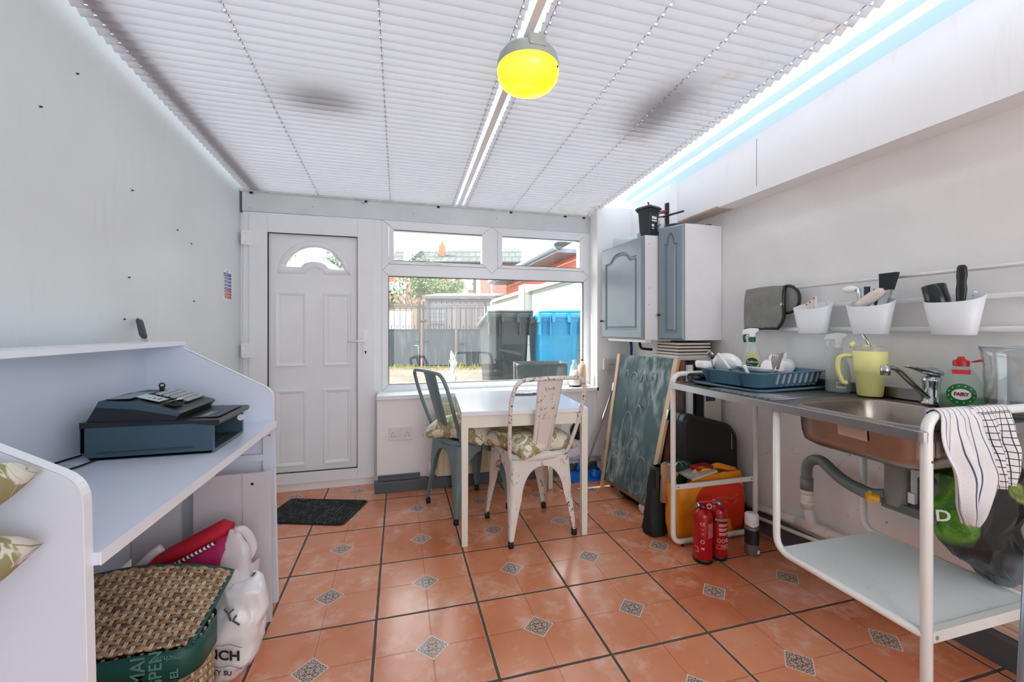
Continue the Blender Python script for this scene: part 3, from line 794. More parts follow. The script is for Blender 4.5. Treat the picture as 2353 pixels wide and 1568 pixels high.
m = MB(); m.box((LR(722, f), f, .3), (LR(756, f), f + 3, Z(608))); m.build('house_wall', M_brickH, t)
m = MB(); m.prism([(LR(718, f), Z(610)), (LR(764, f), Z(612)), (LR(740, f), Z(592))], f - .3, f + 3.2, 'y'); m.build('house_roof', pm('hazy roof tiles', (190, 184, 190), .9), t)  # distance haze is painted into the pale roof and chimney colours
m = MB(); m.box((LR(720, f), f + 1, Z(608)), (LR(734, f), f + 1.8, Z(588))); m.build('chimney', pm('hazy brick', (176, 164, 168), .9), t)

# trees
M_leafg = pm('pale green leaves', (116, 146, 84), .6, var=.35, sc=2.2)
M_bark = pm('grey bark', (110, 100, 88), .9)
def tree(name, label, u, fc, v, rx, rz, n, ls, mat, seed):
    random.seed(seed)
    x = LR(u, fc); zc = 1.15 + (757 - v) / 954 * fc
    t = thing(name, label, 'tree', (0, 0, 0), RZ)
    m = MB()
    cl = [(random.gauss(0, .45), random.gauss(0, .45), random.gauss(0, .42)) for _ in range(26)]
    for k in range(n):
        c = random.choice(cl)
        d = V((c[0] + random.gauss(0, .2), c[1] + random.gauss(0, .2), c[2] + random.gauss(0, .2)))
        p = V((x + d.x * rx, fc + d.y * rx, zc + d.z * rz))
        a = V((random.gauss(0, 1), random.gauss(0, 1), random.gauss(0, 1))).normalized() * ls; bb = a.orthogonal().normalized() * ls * .45
        m.add([p - a, p + bb, p + a, p - bb], [(0, 1, 2, 3)])
    m.build('foliage', mat, t)
    m = MB(); m.tube([(x, fc, .25), (x + .05, fc, zc - rz * .3), (x, fc, zc + rz * .3)], [.09, .06, .03], 8); m.build('trunk', M_bark, t)
tree('leafy_tree', 'pale green leafy tree above the shed, left of the far house windows', 982, 17, 655, 1.2, .8, 2600, .085, M_leafg, 5)
tree('leafy_tree', 'hazy grey green tree at the right of the door fanlight', 776, 24, 604, .75, 1.1, 1200, .13, pm('hazy leaves', (176, 192, 182), .7, var=.25), 9)  # second tree: haze painted into its pale leaf colour

# wheelie bins
def wheelie(name, label, r, f, ang, c, c2, z0=.3, s=1.05):
    ca, sa = math.cos(R(RZ)), math.sin(R(RZ))
    t = thing(name, label, 'bin', (r * ca - f * sa, r * sa + f * ca, z0), RZ + ang, 'wheelie bins in the yard')
    mb, ml = pm(label[:14], c, .38, var=.08, sc=3), pm(label[:12] + ' lid', c2, .4)
    m = MB()
    L = []
    for z, hx, y0, y1 in ((.05, .215, .1, .57), (.3, .225, .06, .6), (.6, .235, .03, .64), (.92, .242, .01, .66), (.95, .262, -.01, .68), (1.0, .262, -.01, .68)):
        L.append([(x * s, y * s, z * s) for x, y in rrect(-hx, hx, y0, y1, .05, 4)])
    m.loft([[(x, y, z) for x, y, z in l] for l in L], cap0=True, cap1=True)
    for x in (-.235, -.12, .12, .235): m.box(((x - .008) * s, -.04 * s, .78 * s), ((x + .008) * s, .06 * s, 1.0 * s))
    m.build('bin_body', mb, t, bev=.004)
    m = MB()
    m.loft([[(x * s, y * s, (1.03 - .02 * (y > .3) - (.1 if y > .55 else 0) + dz) * s) for x, y in rrect(-.275 + k, .275 - k, -.03 + k, .72 - k, .05, 4)] for k, dz in ((0, -.05), (0, 0), (.03, .03), (.12, .045))], cap1=True, cap0=True)
    m.build('bin_lid', ml, t)
    m = MB(); m.tube([(-.26 * s, -.07 * s, 1.05 * s), (.26 * s, -.07 * s, 1.05 * s)], .016 * s, 10)
    for x in (-.25, -.09, .09, .25): m.box(((x - .012) * s, -.075 * s, .93 * s), ((x + .012) * s, .0, 1.05 * s))
    m.build('bin_handle', mb, t)
    for x in (-1, 1):
        m = MB(); m.cyl((x * .22 * s, .1 * s, .1), (x * .27 * s, .1 * s, .1), .1, n=24); m.build('wheel', M_black, t)
wheelie('wheelie_bin', 'black wheelie bin with sloping lid outside the window', -.03, 4.78, 14, (54, 63, 66), (78, 86, 90), .3, 1.0)
wheelie('wheelie_bin', 'bright blue wheelie bin outside the window, against the white wall', .55, 4.75, 9, (52, 158, 208), (84, 190, 232), .3, 1.0)
# crate close to the window
t = thing('recycling_crate', 'dark grey open fronted recycling crate just outside the window', 'crate', (1.22, 3.56, .03), -8)
m = MB(); m.loft([[(x, y, z) for x, y in rrect(-.2 - k, .22 + k, -.1 - k * .3, .14 + k, .03, 3)] for z, k in ((0, -.03), (.76, 0), (.78, .02), (.82, .02))], cap0=True)
m.box((-.21, -.109, .69), (.23, -.1, .8)); m.build('crate_body', pm('grey crate plastic', (60, 70, 72), .5, var=.15), t, thick=.006)
m = MB(); m.prism([(x, z + .62) for x, z in rrect(.02, .2, -.12, .08, .06)], -.118, -.108, 'y'); m.build('hatch_opening', pm('dark hatch', (26, 28, 30), .8), t)
m = MB(); m.tube([(-.24, -.12, .82), (-.245, -.12, .0)], .01, 8); m.build('side_post', M_iron, t)
# silvery plant
t = thing('silvery_plant', 'pale silvery leafed plant growing just outside the window, left of the bins', 'plant', (.47, 3.78, .13))
m = MB(); m.tube([(0, 0, -.02), (.005, 0, .4), (0, 0, .7)], .008, 6); m.build('stem', pm('pale stem', (196, 206, 200), .7), t)
random.seed(11)
for k in range(15):
    a = k * 2.4; z = .5 + .018 * k; l = .105 - .002 * k
    d = V((math.cos(a), math.sin(a), 1.0 + .12 * k)).normalized(); s_ = d.cross(V((0, 0, 1))).normalized(); p = V((0, 0, z))
    m = MB(); m.loft([[p + d * l * q + s_ * w * .02 + d.cross(s_) * (.006 * w * (1 if g else -1)) for g, w in ((0, -1), (1, 0), (0, 1), (0, 0))] for q, w_ in ((0, .2),)] + [[p + d * l * q + s_ * (x * .026 * math.sin(pi * min(q + .08, 1))) + d.cross(s_) * y for x, y in ((-1, 0), (0, .003), (1, 0), (0, -.003))] for q in (.05, .25, .5, .75, 1.)])
    m.build('leaf', pm('silver leaf', (226, 232, 232), .7), t)
# ivy stems on the garden wall
b = MB(); random.seed(2)
for k in range(46):
    y = random.uniform(4.0, 4.8); z = random.uniform(.55, 1.15); a = random.uniform(-.6, .6); l = random.uniform(.03, .08)
    b.tube([(2.19, y, z), (2.185, y - l * math.cos(a), z + l * math.sin(a)), (2.19, y - 1.6 * l, z + l * math.sin(a) * .6)], .004, 4)
b.build('creeper_twigs', pm('dark twigs', (66, 70, 62), .9), label='dry creeper twigs on the white garden wall right of the blue bin', cat='creeper', kind='stuff')
# ================================================================ desk along the left wall
t = thing('desk', 'white melamine desk with high sloping side panels along the left wall', 'desk', (-.74, 1.4, 0))
def side(m, y0, y1):
    p = rnd([(-.973, 0, 0), (-.973, 1.092, 0), (-.834, 1.092, 0), (-.834, 1.068, 0), (-.521, .895, 0), (-.497, .84, 0), (-.497, 0, 0)], .012, 3)
    p = [(q.x, q.y) for q in rnd([(-.973, 0, 0), (-.973, 1.085, 0), (-.832, 1.085, 0), (-.832, 1.07, 0)], .001, 1)] + [(q.x, q.y) for q in rnd([(-.83, 1.07, 0), (-.515, .892, 0), (-.497, .0, 0)], .035, 6)[1:]]
    m.prism(p, y0, y1, 'y')
    # thick light edging along the front
    e = rnd([(-.83, 1.071, 0), (-.5145, .893, 0), (-.4965, .0, 0)], .035, 6)
    for a, c in zip(e[:-1], e[1:]):
        n = V((-(c - a).y, (c - a).x, 0)).normalized() * -.0016
        m.add([(a.x, y0 - .0008, a.y), (c.x, y0 - .0008, c.y), (c.x, y1 + .0008, c.y), (a.x, y1 + .0008, a.y), (a.x - n.x, y0 - .0008, a.y - n.y), (c.x - n.x, y0 - .0008, c.y - n.y), (c.x - n.x, y1 + .0008, c.y - n.y), (a.x - n.x, y1 + .0008, a.y - n.y)],
              [(0, 1, 2, 3), (4, 5, 6, 7), (0, 1, 5, 4), (3, 2, 6, 7)], 1)
for y0 in (.862, 1.945):
    m = MB(); side(m, y0, y0 + .018); m.build('side_panel', [M_lam, M_lamedge], t, W=True)
m = MB(); m.box((-.957, .88, .742), (-.5, 1.945, .764)); m.box((-.5, .88, .741), (-.4985, 1.945, .7645), 1); m.build('worktop', [M_lam, M_lamedge], t, W=True)
m = MB(); m.box((-.973, .88, .30), (-.957, 1.945, 1.085)); m.build('back_panel', M_lam, t, W=True)
m = MB(); m.box((-.972, .862, 1.085), (-.832, 1.965, 1.102)); m.build('top_shelf', [M_lamedge], t, W=True, bev=.001)
m = MB(); m.box((-.545, 1.925, .42), (-.505, 1.944, .74)); m.cyl((-.52, 1.925, .71), (-.52, 1.922, .71), .004, n=8, mi=1); m.build('corner_batten', [M_lam, M_steel], t, W=True)
m = MB(); m.box((-.957, 1.925, .605), (-.545, 1.943, .632)); m.build('cross_rail', M_lam, t, W=True)
M_brd = pm('white fibreboard', (206, 206, 210), .5, var=.05)
for k, (x0, x1, y, z, lab) in enumerate(((-.5865, -.486, 1.822, .588, 'narrow loose white board with one dark hole under the desk'), (-.752, -.5875, 1.826, .589, 'wide loose white board beside the one with the dark hole'), (-.955, -.80, 1.846, .56, 'loose white board in the dark left part under the desk'))):
    m = MB(); m.box((x0, y, 0), (x1, y + .016, z))
    if k == 0: m.cyl((-.553, y - .0004, .548), (-.553, y + .002, .548), .006, n=14, mi=1)
    m.build('loose_board', [M_brd, M_hole], label=lab, cat='board', group='loose boards under the desk', bev=.001)

# knife or brush with a dark handle leaning on the wall above the shelf
t = thing('paint_scraper', 'dark handled scraper leaning on the wall above the desk shelf', 'scraper', (-.93, 1.84, 1.1025))
p0, p1, p2 = V((-.935, 1.888, 1.104)), V((-.955, 1.922, 1.119)), V((-1.042, 2.068, 1.187))
ax = (p2 - p1).normalized()
m = MB(); m.T = basis(p1, ax, (0, 1, 0) if abs(ax.y) < .9 else (0, 0, 1))
L = []
for s_, w_, h_ in ((0, .011, .009), (.02, .013, .010), (.07, .013, .011), (.13, .012, .011), (.165, .014, .009), (.188, .011, .007), (.194, .004, .004)):
    L.append([(s_, w_ * math.cos(a * pi / 6), h_ * math.sin(a * pi / 6)) for a in range(12)])
m.loft(L, cap0=True, cap1=True); m.build('handle', pm('dark grey green rubber', (62, 72, 76), .6), t, W=True)
m = MB(); m.T = basis(p1, ax, (0, 0, 1)); m.tube([(.172 + .009 * math.cos(a * pi / 6), .009 * math.sin(a * pi / 6), .0) for a in range(12)], .003, 6, closed=True); m.build('hang_ring', pm('pale ring', (196, 202, 204), .4), t, W=True)
m = MB(); m.T = basis(p1, (p0 - p1), (0, 1, 0)); m.box((-.002, -.012, -.0015), ((p0 - p1).length, .012, .0015)); m.build('blade', M_chrome, t, W=True)

# ---------------------------------------------------------------- cash register
M_reg = pm('blue grey register plastic', (58, 82, 96), .42, var=.06)
M_regb = pm('black register plastic', (30, 34, 37), .38, var=.12)
t = thing('cash_register', 'dark blue and black cash register with open drawer bay on the desk', 'cash register', (-.72, 1.62, .7645))
x0, x1, y0, y1, zb, zt = -.895, -.559, 1.49, 1.75, .7665, .862
m = MB()
for ya, yb in ((y0, y0 + .012), (y1 - .012, y1)):
    m.prism([(x0, zb + .022), (x0 + .025, zb), (x1 - .006, zb), (x1, zb + .006), (x1, zt), (x0, zt)], ya, yb, 'y')
m.box((x0, y0, zb + .02), (x0 + .012, y1, zt)); m.box((x0 + .02, y0, zb), (x1, y1, zb + .008))
m.box((x0 + .04, y0 - .002, zb + .018), (x1 - .05, y0 + .001, zb + .024), 1)
m.build('drawer_case', [M_reg, pm('dark groove', (44, 60, 74), .5)], t, W=True, bev=.003)
m = MB(); m.box((x0 + .014, y0 + .013, zb + .009), (x0 + .05, y1 - .013, zt - .002))
m.build('bay_lining', M_regb, t, W=True)
m = MB()
for a in range(5):
    for c in range(2): m.box((x1 - .05 + .024 * c, y0 + .03 + .043 * a, zb + .008), (x1 - .032 + .024 * c, y0 + .055 + .043 * a, zb + .0095), 1)
m.build('coin_recesses', [M_regb, M_hole], t, W=True)
for y, z in ((y0 + .016, zb + .035), (y1 - .016, zb + .035)):
    m = MB(); m.cyl((x1 - .004, y - .004 * (1 if y > 1.6 else -1), z + (.025 if y > 1.6 else 0)), (x1 - .004, y + .004, z + (.025 if y > 1.6 else 0)), .011, n=18); m.build('drawer_roller', M_wp, t, W=True)
m = MB()
m.prism([(x0, zt), (x0, zt + .016), (x1 + .016, zt + .006), (x1 + .019, zt - .004), (x1 + .012, zt - .012), (x1 - .06, zt - .002)], y0 - .003, y1 + .003, 'y')
m.box((x1 - .075, y0 + .03, zt + .0095), (x1 + .002, y1 - .02, zt + .0105), 0)
lid = m.build('lid', M_regb, t, W=True, bev=.003)
m = MB()
for k in range(2): m.box((x1 - .052 + .011 * k, y0 + .045, zt + .0095), (x1 - .046 + .011 * k, y0 + .125, zt + .0115))
m.build('pen_groove', pm('pale strip', (150, 168, 172), .4), lid, W=True)
# sloping keyboard housing
pf = [(-.886, zt + .012), (-.853, .938), (-.768, .933), (-.652, .898), (-.647, .892), (-.664, zt + .008)]
m = MB()
dz = [0, .004, .004, 0, 0, 0]
m.loft([[(p[0], y0 + .004, p[1]) for p in pf], [(p[0], (y0 + y1) / 2, p[1] + d) for p, d in zip(pf, dz)], [(p[0], y1 - .006, p[1]) for p in pf]], sm=False, cap0=True, cap1=True)
m.prism([(-.862, .92), (-.853, .9385), (-.768, .9335), (-.652, .8985), (-.647, .892), (-.655, .883), (-.765, .909)], y0 + .0025, y0 + .006, 'y', 1)
hs = m.build('keyboard_housing', [M_regb, M_reg], t, W=True, bev=.003)
def topz(x): return .9345 + .0045 if x < -.768 else .933 - (x + .768) * (.035 / .116) + .0045
m = MB(); m.box((-.845, y0 + .02, topz(-.8) + .0005), (-.785, y1 - .1, topz(-.8) + .002)); m.build('display_window', pm('grey display', (74, 84, 88), .1), hs, W=True)
sl2 = math.atan(.035 / .116)
def kb(x, y, z): # local: x down the slope, y across, z out
    return (-.768 + x * math.cos(sl2) + z * math.sin(sl2), y0 + .01 + y, .9385 - x * math.sin(sl2) + z * math.cos(sl2))
m = MB(); m.box((-.012, .03, 0), (.05, .085, .002), T=kb)
for k in range(3): m.box((.012 + .012 * k, .046, .002), (.016 + .012 * k, .05 + .01 * k, .0025), 1, T=kb)
m.build('menu_card', [pm('pale card', (196, 210, 214), .5), M_hole], hs, W=True)
M_key = pm('pale grey keys', (168, 174, 176), .45)
m = MB()
for a in range(5):
    for c in range(6): m.box((.004 + .0195 * a, .105 + .0215 * c, 0), (.004 + .0195 * a + .015, .105 + .0215 * c + .017, .006), T=kb)
m.build('keypad', M_key, hs, W=True, bev=.0015)
m = MB(); m.box((.06, .022, -.001), (.1, .075, .0022), 0, T=kb); m.build('printer_slot', M_hole, hs, W=True)
m = MB(); m.grid(lambda u, v: kb(.072 + .024 * v, .03 + .04 * u, .003 + .016 * math.sin(v * 1.5)), 6, 6); m.build('receipt_paper', M_wp, hs, W=True, thick=.0006)
m = MB(); m.box((-.79, y1 - .07, .938), (-.778, y1 - .062, .955)); m.tube([(-.784 + .008 * math.cos(a * pi / 6), y1 - .066, .957 + .008 * math.sin(a * pi / 6)) for a in range(12)], .0025, 6, closed=True); m.build('key', pm('dark metal key', (60, 52, 48), .4, .5), hs, W=True)
# its cord and the white card under it
b = MB(); b.tube(rnd([(-.895, 1.6, .77), (-.93, 1.56, .768), (-1 + .045, 1.44, .768), (-.955, 1.3, .768), (-.9, 1.27, .768), (-.88, 1.37, .768), (-.858, 1.44, .768), (-.855, 1.489, .769)], .05), .0028, 8)
b.build('power_cord', M_black, label='thin black cord looped on the desk behind the cash register', cat='cord')
b = MB(); b.lathe([(0, 0), (.045, 0), (.045, .0015), (0, .0015)], (-.915, 1.42, .7646), 36)
b.build('paper_disc', pm('white paper', (226, 234, 242), .6), label='round white paper disc on the desk inside the cord loop', cat='paper')

# ---------------------------------------------------------------- floral cushions
def floral():
    t = NT('olive and cream floral cotton')
    n1 = t.noise(6.5, 2.5, .5, None, 1.4)
    f = t.step(n1, .445, .465)
    ln = t.step(t.math('ABSOLUTE', t.math('SUBTRACT', t.noise(9, 2, .5, None, 2.2), .5)), .014, .006)
    c = t.mix(f, lin((158, 152, 108)), lin((232, 228, 212)))
    c = t.mix(ln, c, t.mix(f, lin((228, 224, 206)), lin((168, 160, 122))))
    return t.done(t.bsdf(c, .85, 0, t.noise(140, 2), .15))
M_floral = floral()
def cushion_mesh(w, d, h, seed=0, droop=0.):
    m = MB()
    def P(u, v, sg):
        a, c = u * 2 - 1, v * 2 - 1
        k = (1 - abs(a) ** 6) * (1 - abs(c) ** 6)
        pin = 1 - .07 * (1 - abs(a * c)) * max(abs(a), abs(c)) ** 4
        n = NZ.noise(V((a * 1.7 + seed, c * 1.7, sg * 3)))
        z = sg * h / 2 * max(k, 0) ** .34 * (1 + .2 * n)
        r2 = a * a + c * c
        return (a * w / 2 * pin, c * d / 2 * pin, z - droop * max(r2 - .5, 0) ** 1.5)
    m.grid(lambda u, v: P(u, v, 1), 26, 26); m.grid(lambda u, v: P(u, v, -1), 26, 26)
    return m
def cushion(loc, rz, w, d, h, label, seed, tilt=(0, 0), droop=.0):
    m = cushion_mesh(w, d, h, seed, droop)
    Tm = TM(loc, tilt[0], tilt[1], rz); m.v = [Tm @ p for p in m.v]
    return m.build('seat_cushion', M_floral, label=label, cat='cushion', group='olive floral seat cushions')

# metal stand just left of the picture with two cushions on its shelves
t = thing('storage_stand', 'white metal stand at the near left holding two floral cushions', 'stand', (-.82, .6, 0))
for x in (-.98, -.66):
    for y in (.44, .78):
        m = MB(); m.tube([(x, y, 0), (x, y, .91)], .01, 8); m.build('leg', M_white, t, W=True)
for z in (.60, .761, .874):
    m = MB(); m.rbox((-.99, .43, z), (-.65, .79, z + .012), .03); m.build('shelf', M_white, t, W=True)
cushion((-.735, .60, .921), 8, .42, .44, .085, 'cream floral cushion poking in at the left, topmost of two', 2)
cushion((-.745, .60, .812), 2, .42, .44, .085, 'bolder olive floral cushion at the left, below the topmost one', 5)

# ---------------------------------------------------------------- wicker hamper
def wickermat(name, c, d):
    t = NT(name)
    mp = t.new('ShaderNodeMapping'); mp.inputs['Scale'].default_value = (6, 6, 30); t.l.new(t.tc.outputs['Object'], mp.inputs[0])
    return t.done(t.bsdf(t.mix(t.step(t.noise(3, 5, .65, mp.outputs[0]), .3, .7), lin(c), lin(d)), .38))
M_wk = wickermat('brown willow', (92, 60, 36), (202, 170, 128)); M_wkd = wickermat('pale willow', (176, 160, 140), (214, 206, 192))
M_grn = pm('bottle green binding', (22, 84, 76), .5, var=.1)
t = thing('wicker_hamper', 'wicker hamper with green ribbon binding under the desk', 'hamper', (-.73, 1.41, 0))
X0, X1, Y0, Y1 = -.935, -.545, 1.325, 1.485
def hpt(s):
    """point and normal on the rounded footprint, s in 0..1"""
    loop = rrect(X0, X1, Y0, Y1, .045, 6)
    L = [V((p[0], p[1], 0)) for p in loop]; n = len(L)
    d = [(L[(i + 1) % n] - L[i]).length for i in range(n)]; tot = sum(d); q = (s % 1) * tot
    for i in range(n):
        if q <= d[i]: break
        q -= d[i]
    a, c = L[i], L[(i + 1) % n]; tn = (c - a).normalized()
    return a + (c - a) * (q / d[i]), V((tn.y, -tn.x, 0))
m = MB(); NS = 216; NST = 36
pts = [hpt(k / NS) for k in range(NS)]
for r_ in range(22):
    z = .012 + r_ * .0122
    fl_ = .96 + .04 * z / .28
    loop = []
    for k in range(NS):
        p, n = pts[k]; c = V(((X0 + X1) / 2, (Y0 + Y1) / 2, 0))
        q = c + (p - c) * fl_ + n * (.0045 * math.sin(2 * pi * k / NS * NST / 2 + pi * (r_ % 2)))
        loop.append((q.x, q.y, z))
    m.tube(loop, .0068, 5, 0, closed=True)
for k in range(NST):
    p, n = hpt((k + .5) / NST)
    m.cyl((p.x, p.y, 0), (p.x, p.y, .285), .004, n=6, mi=1)
m.build('hamper_body', [M_wk, M_wkd], t, W=True)
# lid hinged slightly open at the back
A, B_, Cc, D = V((-.93, 1.315, .298)), V((-.545, 1.315, .296)), V((-.518, 1.525, .372)), V((-.93, 1.53, .40))
def lidp(u, v, h=0.):
    p = A * (1 - u) * (1 - v) + B_ * u * (1 - v) + Cc * u * v + D * (1 - u) * v
    return p + V((0, 0, h + .03 * (4 * u * (1 - u)) * v))
m = MB()
for r_ in range(19):
    v = .03 + r_ * .94 / 18
    m.tube([lidp(k / 64., v, .004 * math.sin(2 * pi * k / 64 * 9 + pi * (r_ % 2))) for k in range(65)], .0062, 5)
for k in range(18):
    for dk in (-.006, .006):
        m.tube([lidp((k + .5) / 18 + dk, j / 12., .0015) for j in range(13)], .0035, 5, 1)
ld = m.build('hamper_lid', [M_wk, M_wkd], t, W=True)
m = MB(); m.tube([lidp(1, j / 10.) for j in range(11)] + [lidp(1 - j / 20., 1) for j in range(1, 21)], .007, 8, flat=.8); m.build('lid_binding', M_grn, ld, W=True)
m = MB(); m.tube([lidp(1, 0), V((-.552, 1.335, .298)), V((-.56, 1.36, .286))], .011, 8); m.build('lid_strap', M_grn, ld, W=True)
# green printed ribbon round the rim, and a wide band down the front
m = MB()
def band(za, zb, s0, s1, n=60, off=.011):
    m.grid(lambda u, v: (lambda pn: (pn[0].x + pn[1].x * off, pn[0].y + pn[1].y * off, za + (zb - za) * v))(hpt(s0 + (s1 - s0) * u)), n, 2)
per = 2 * (X1 - X0 + Y1 - Y0) - 8 * .045 + 2 * pi * .045
band(.205, .288, 0, 1, 120)
m.box((-.745, Y0 - .0135, 0), (-.69, Y0 - .011, .21)); m.box((-.59, Y0 - .0135, 0), (-.575, Y0 - .011, .21))
rb = m.build('green_ribbon', M_grn, t, W=True, thick=.001)
m = MB(); M_rtx = pm('faded green lettering', (96, 146, 134), .7)
for body, x, sz in (('MAI', -.664, .046), ('SPEN', -.625, .042), ('EL', -.583, .026)):
    m = MB(); m.text(body, sz, basis((x, Y0 - .0125, .247 if body != 'EL' else .225), (0, 0, 1), (-1, 0, 0)), 0, bold=.0004); m.build('lettering', M_rtx, rb, W=True)
m = MB(); m.text('michael', .022, basis((-.6, Y0 - .0125, .27), (-1, 0, .12), (0, 0, -1)), 0)
m.build('lettering', M_rtx, rb, W=True)
for x in (-.77, -.81):
    m = MB(); m.prism([(x - .012, .21), (x + .012, .21), (x + .017, .285), (x - .014, .285)], Y0 - .0128, Y0 - .0118, 'y'); m.build('printed_shape', M_rtx, rb, W=True)

# ---------------------------------------------------------------- carrier bags under the desk
def plastic(name, c, clear=.15):
    return hazyclear(name, c, clear, .25)
M_bagw = plastic('white thin carrier plastic', (232, 228, 234), .22)
M_bagw2 = plastic('white opaque carrier plastic', (236, 236, 238), .02)
def crumple(p, amp, sc, seed=0.):
    q = V(p) * sc + V((seed, seed * .7, 0))
    n = V((NZ.noise(q), NZ.noise(q + V((17, 3, 5))), NZ.noise(q + V((5, 29, 11)))))
    r = V((abs(NZ.noise(q * 2.3)), abs(NZ.noise(q * 2.3 + V((9, 9, 9)))), abs(NZ.noise(q * 2.3 + V((3, 7, 1))))))
    return V(p) + n * amp + r * amp * .7
def bagbody(m, rings, amp=.012, sc=9., seed=0., n=44, mi=0, sub=5, sm=True):
    """loft of rounded rings (cx,cy,z,rx,ry) with creases"""
    L = []
    for i in range(len(rings) - 1):
        for k in range(sub):
            f_ = k / sub
            L.append([a * (1 - f_) + c * f_ for a, c in zip(rings[i], rings[i + 1])])
    L.append(rings[-1])
    loops = []
    for cx, cy, z, rx, ry in L:
        lp = []
        for j in range(n):
            a = 2 * pi * j / n; c_, s_ = math.cos(a), math.sin(a)
            e = .65
            p = (cx + rx * math.copysign(abs(c_) ** e, c_), cy + ry * math.copysign(abs(s_) ** e, s_), z)
            q = crumple(p, amp, sc, seed)
            if z < .01: q.z = max(z, .001)
            q.z = max(q.z, .001)
            lp.append(q)
        loops.append(lp)
    m.loft(loops, mi, cap0=True, sm=sm)
    return loops
t = thing('carrier_bag', 'thin white carrier bag with pink and red case inside, behind the hamper', 'bag', (-.7, 1.66, 0))
m = MB()
bagbody(m, [(-.72, 1.66, .0, .20, .07), (-.715, 1.66, .12, .215, .085), (-.7, 1.66, .24, .21, .08), (-.69, 1.655, .33, .20, .06)], .02, 10, 3)
m.build('bag_skin', M_bagw, t, W=True)
m = MB()
bagbody(m, [(-.555, 1.625, .20, .055, .05), (-.55, 1.63, .30, .052, .035), (-.548, 1.635, .38, .04, .025), (-.55, 1.64, .43, .022, .012), (-.555, 1.64, .455, .012, .006)], .008, 14, 8, 28)
m.build('bag_corner', M_bagw, t, W=True)
m = MB(); m.tube(rnd([(-.552, 1.64, .45), (-.53, 1.65, .45), (-.51, 1.655, .42), (-.498, 1.66, .375), (-.512, 1.65, .345)], .02), .009, 8, flat=1.6)
m.build('bag_handle', M_bagw, t, W=True)
m = MB(); m.tube(rnd([(-.93, 1.62, .24), (-.86, 1.63, .33), (-.79, 1.64, .405), (-.765, 1.645, .42)], .03), .008, 6, flat=1.8); m.build('bag_handle', M_bagw, t, W=True)
t = thing('zip_case', 'pink and red zipped case with striped trim sticking out of the carrier bag', 'case', (-.71, 1.67, .1))
M_pink = pm('magenta cloth', (176, 26, 92), .7, var=.1); M_redc = pm('red cloth', (186, 12, 40), .7, var=.1)
ca_ = [(-.93, .27), (-.83, .335), (-.70, .392), (-.60, .437)]
m = MB(); m.loft([[(x, 1.655 + .045 * math.cos(a * pi / 6), z - .16 * .5 + .085 * math.sin(a * pi / 6)) for a in range(12)] for x, z in ca_ + [(-.55, .44)]], cap0=True, cap1=True); m.build('lower_side', M_pink, t, W=True)
m = MB(); m.loft([[(x, 1.665 + w_ * math.cos(a * pi / 6), z + .012 + h_ * math.sin(a * pi / 6)) for a in range(12)] for (x, z), w_, h_ in zip(ca_ + [(-.565, .446)], (.012, .035, .042, .042, .02), (.006, .024, .03, .034, .012))], cap0=True, cap1=True); m.build('upper_side', M_redc, t, W=True)
def stripe():
    t_ = NT('black and white twisted cord'); P = t_.sep(t_.tc.outputs['Object'])
    f_ = t_.step(t_.math('FRACT', t_.math('MULTIPLY', t_.math('ADD', P[0], t_.math('MULTIPLY', P[2], .8)), 62)), .45, .55)
    return t_.done(t_.bsdf(t_.mix(f_, lin((30, 22, 26)), lin((228, 210, 206))), .6))
m = MB(); m.tube([(-.90, 1.615, .283), (-.83, 1.613, .322), (-.70, 1.61, .382), (-.60, 1.612, .43)], .0058, 8); m.build('corded_trim', stripe(), t, W=True)

t = thing('carrier_bag', 'crumpled white printed bag on the floor beside the hamper', 'bag', (-.53, 1.6, 0))
m = MB()
lo_ = bagbody(m, [(-.55, 1.60, .0, .05, .05), (-.545, 1.595, .05, .075, .065), (-.54, 1.595, .13, .082, .068), (-.53, 1.60, .2, .085, .062), (-.515, 1.61, .27, .065, .045), (-.51, 1.615, .30, .03, .02), (-.5, 1.62, .295, .02, .012)], .019, 13, 1, 44)
m.build('bag_skin', M_bagw2, t, W=True)
M_ink = pm('black ink', (28, 28, 30), .6)
m = MB()
cv = lambda x, y, z: (-.548 + x, 1.518 + 3.2 * x * x - .001 * z + z - .12 * max(x - .02, 0), .11 + y - .32 * x)
m.text('INCH', .042, cv, bold=.0012); m.build('lettering', M_ink, t, W=True)
m = MB(); m.text('ITY SU', .02, lambda x, y, z: cv(x, y - .056, z), bold=.0002); m.build('lettering', M_ink, t, W=True)
for z_ in (.034, -.034):
    m = MB(); m.tube([cv(x * .008 - .055, z_ + .004 * math.sin(x * .8), -.001) for x in range(15)], .0009, 4); m.build('printed_line', M_ink, t, W=True)
m = MB(); cv2 = lambda x, y, z: (-.532 + x, 1.535 + 2.5 * x * x + z, .228 + y - .3 * x)
m.tube([cv2(-.012, .018, -.004), cv2(.0, .004, -.004), cv2(.014, .02, -.004)], .003, 5); m.tube([cv2(0, .004, -.004), cv2(.006, -.018, -.004)], .003, 5); m.tube([cv2(.022, .0, -.004), cv2(.012, -.018, -.004), cv2(.03, -.03, -.004)], .003, 5)
m.build('printed_mark', pm('dark grey print', (84, 86, 90), .6), t, W=True)

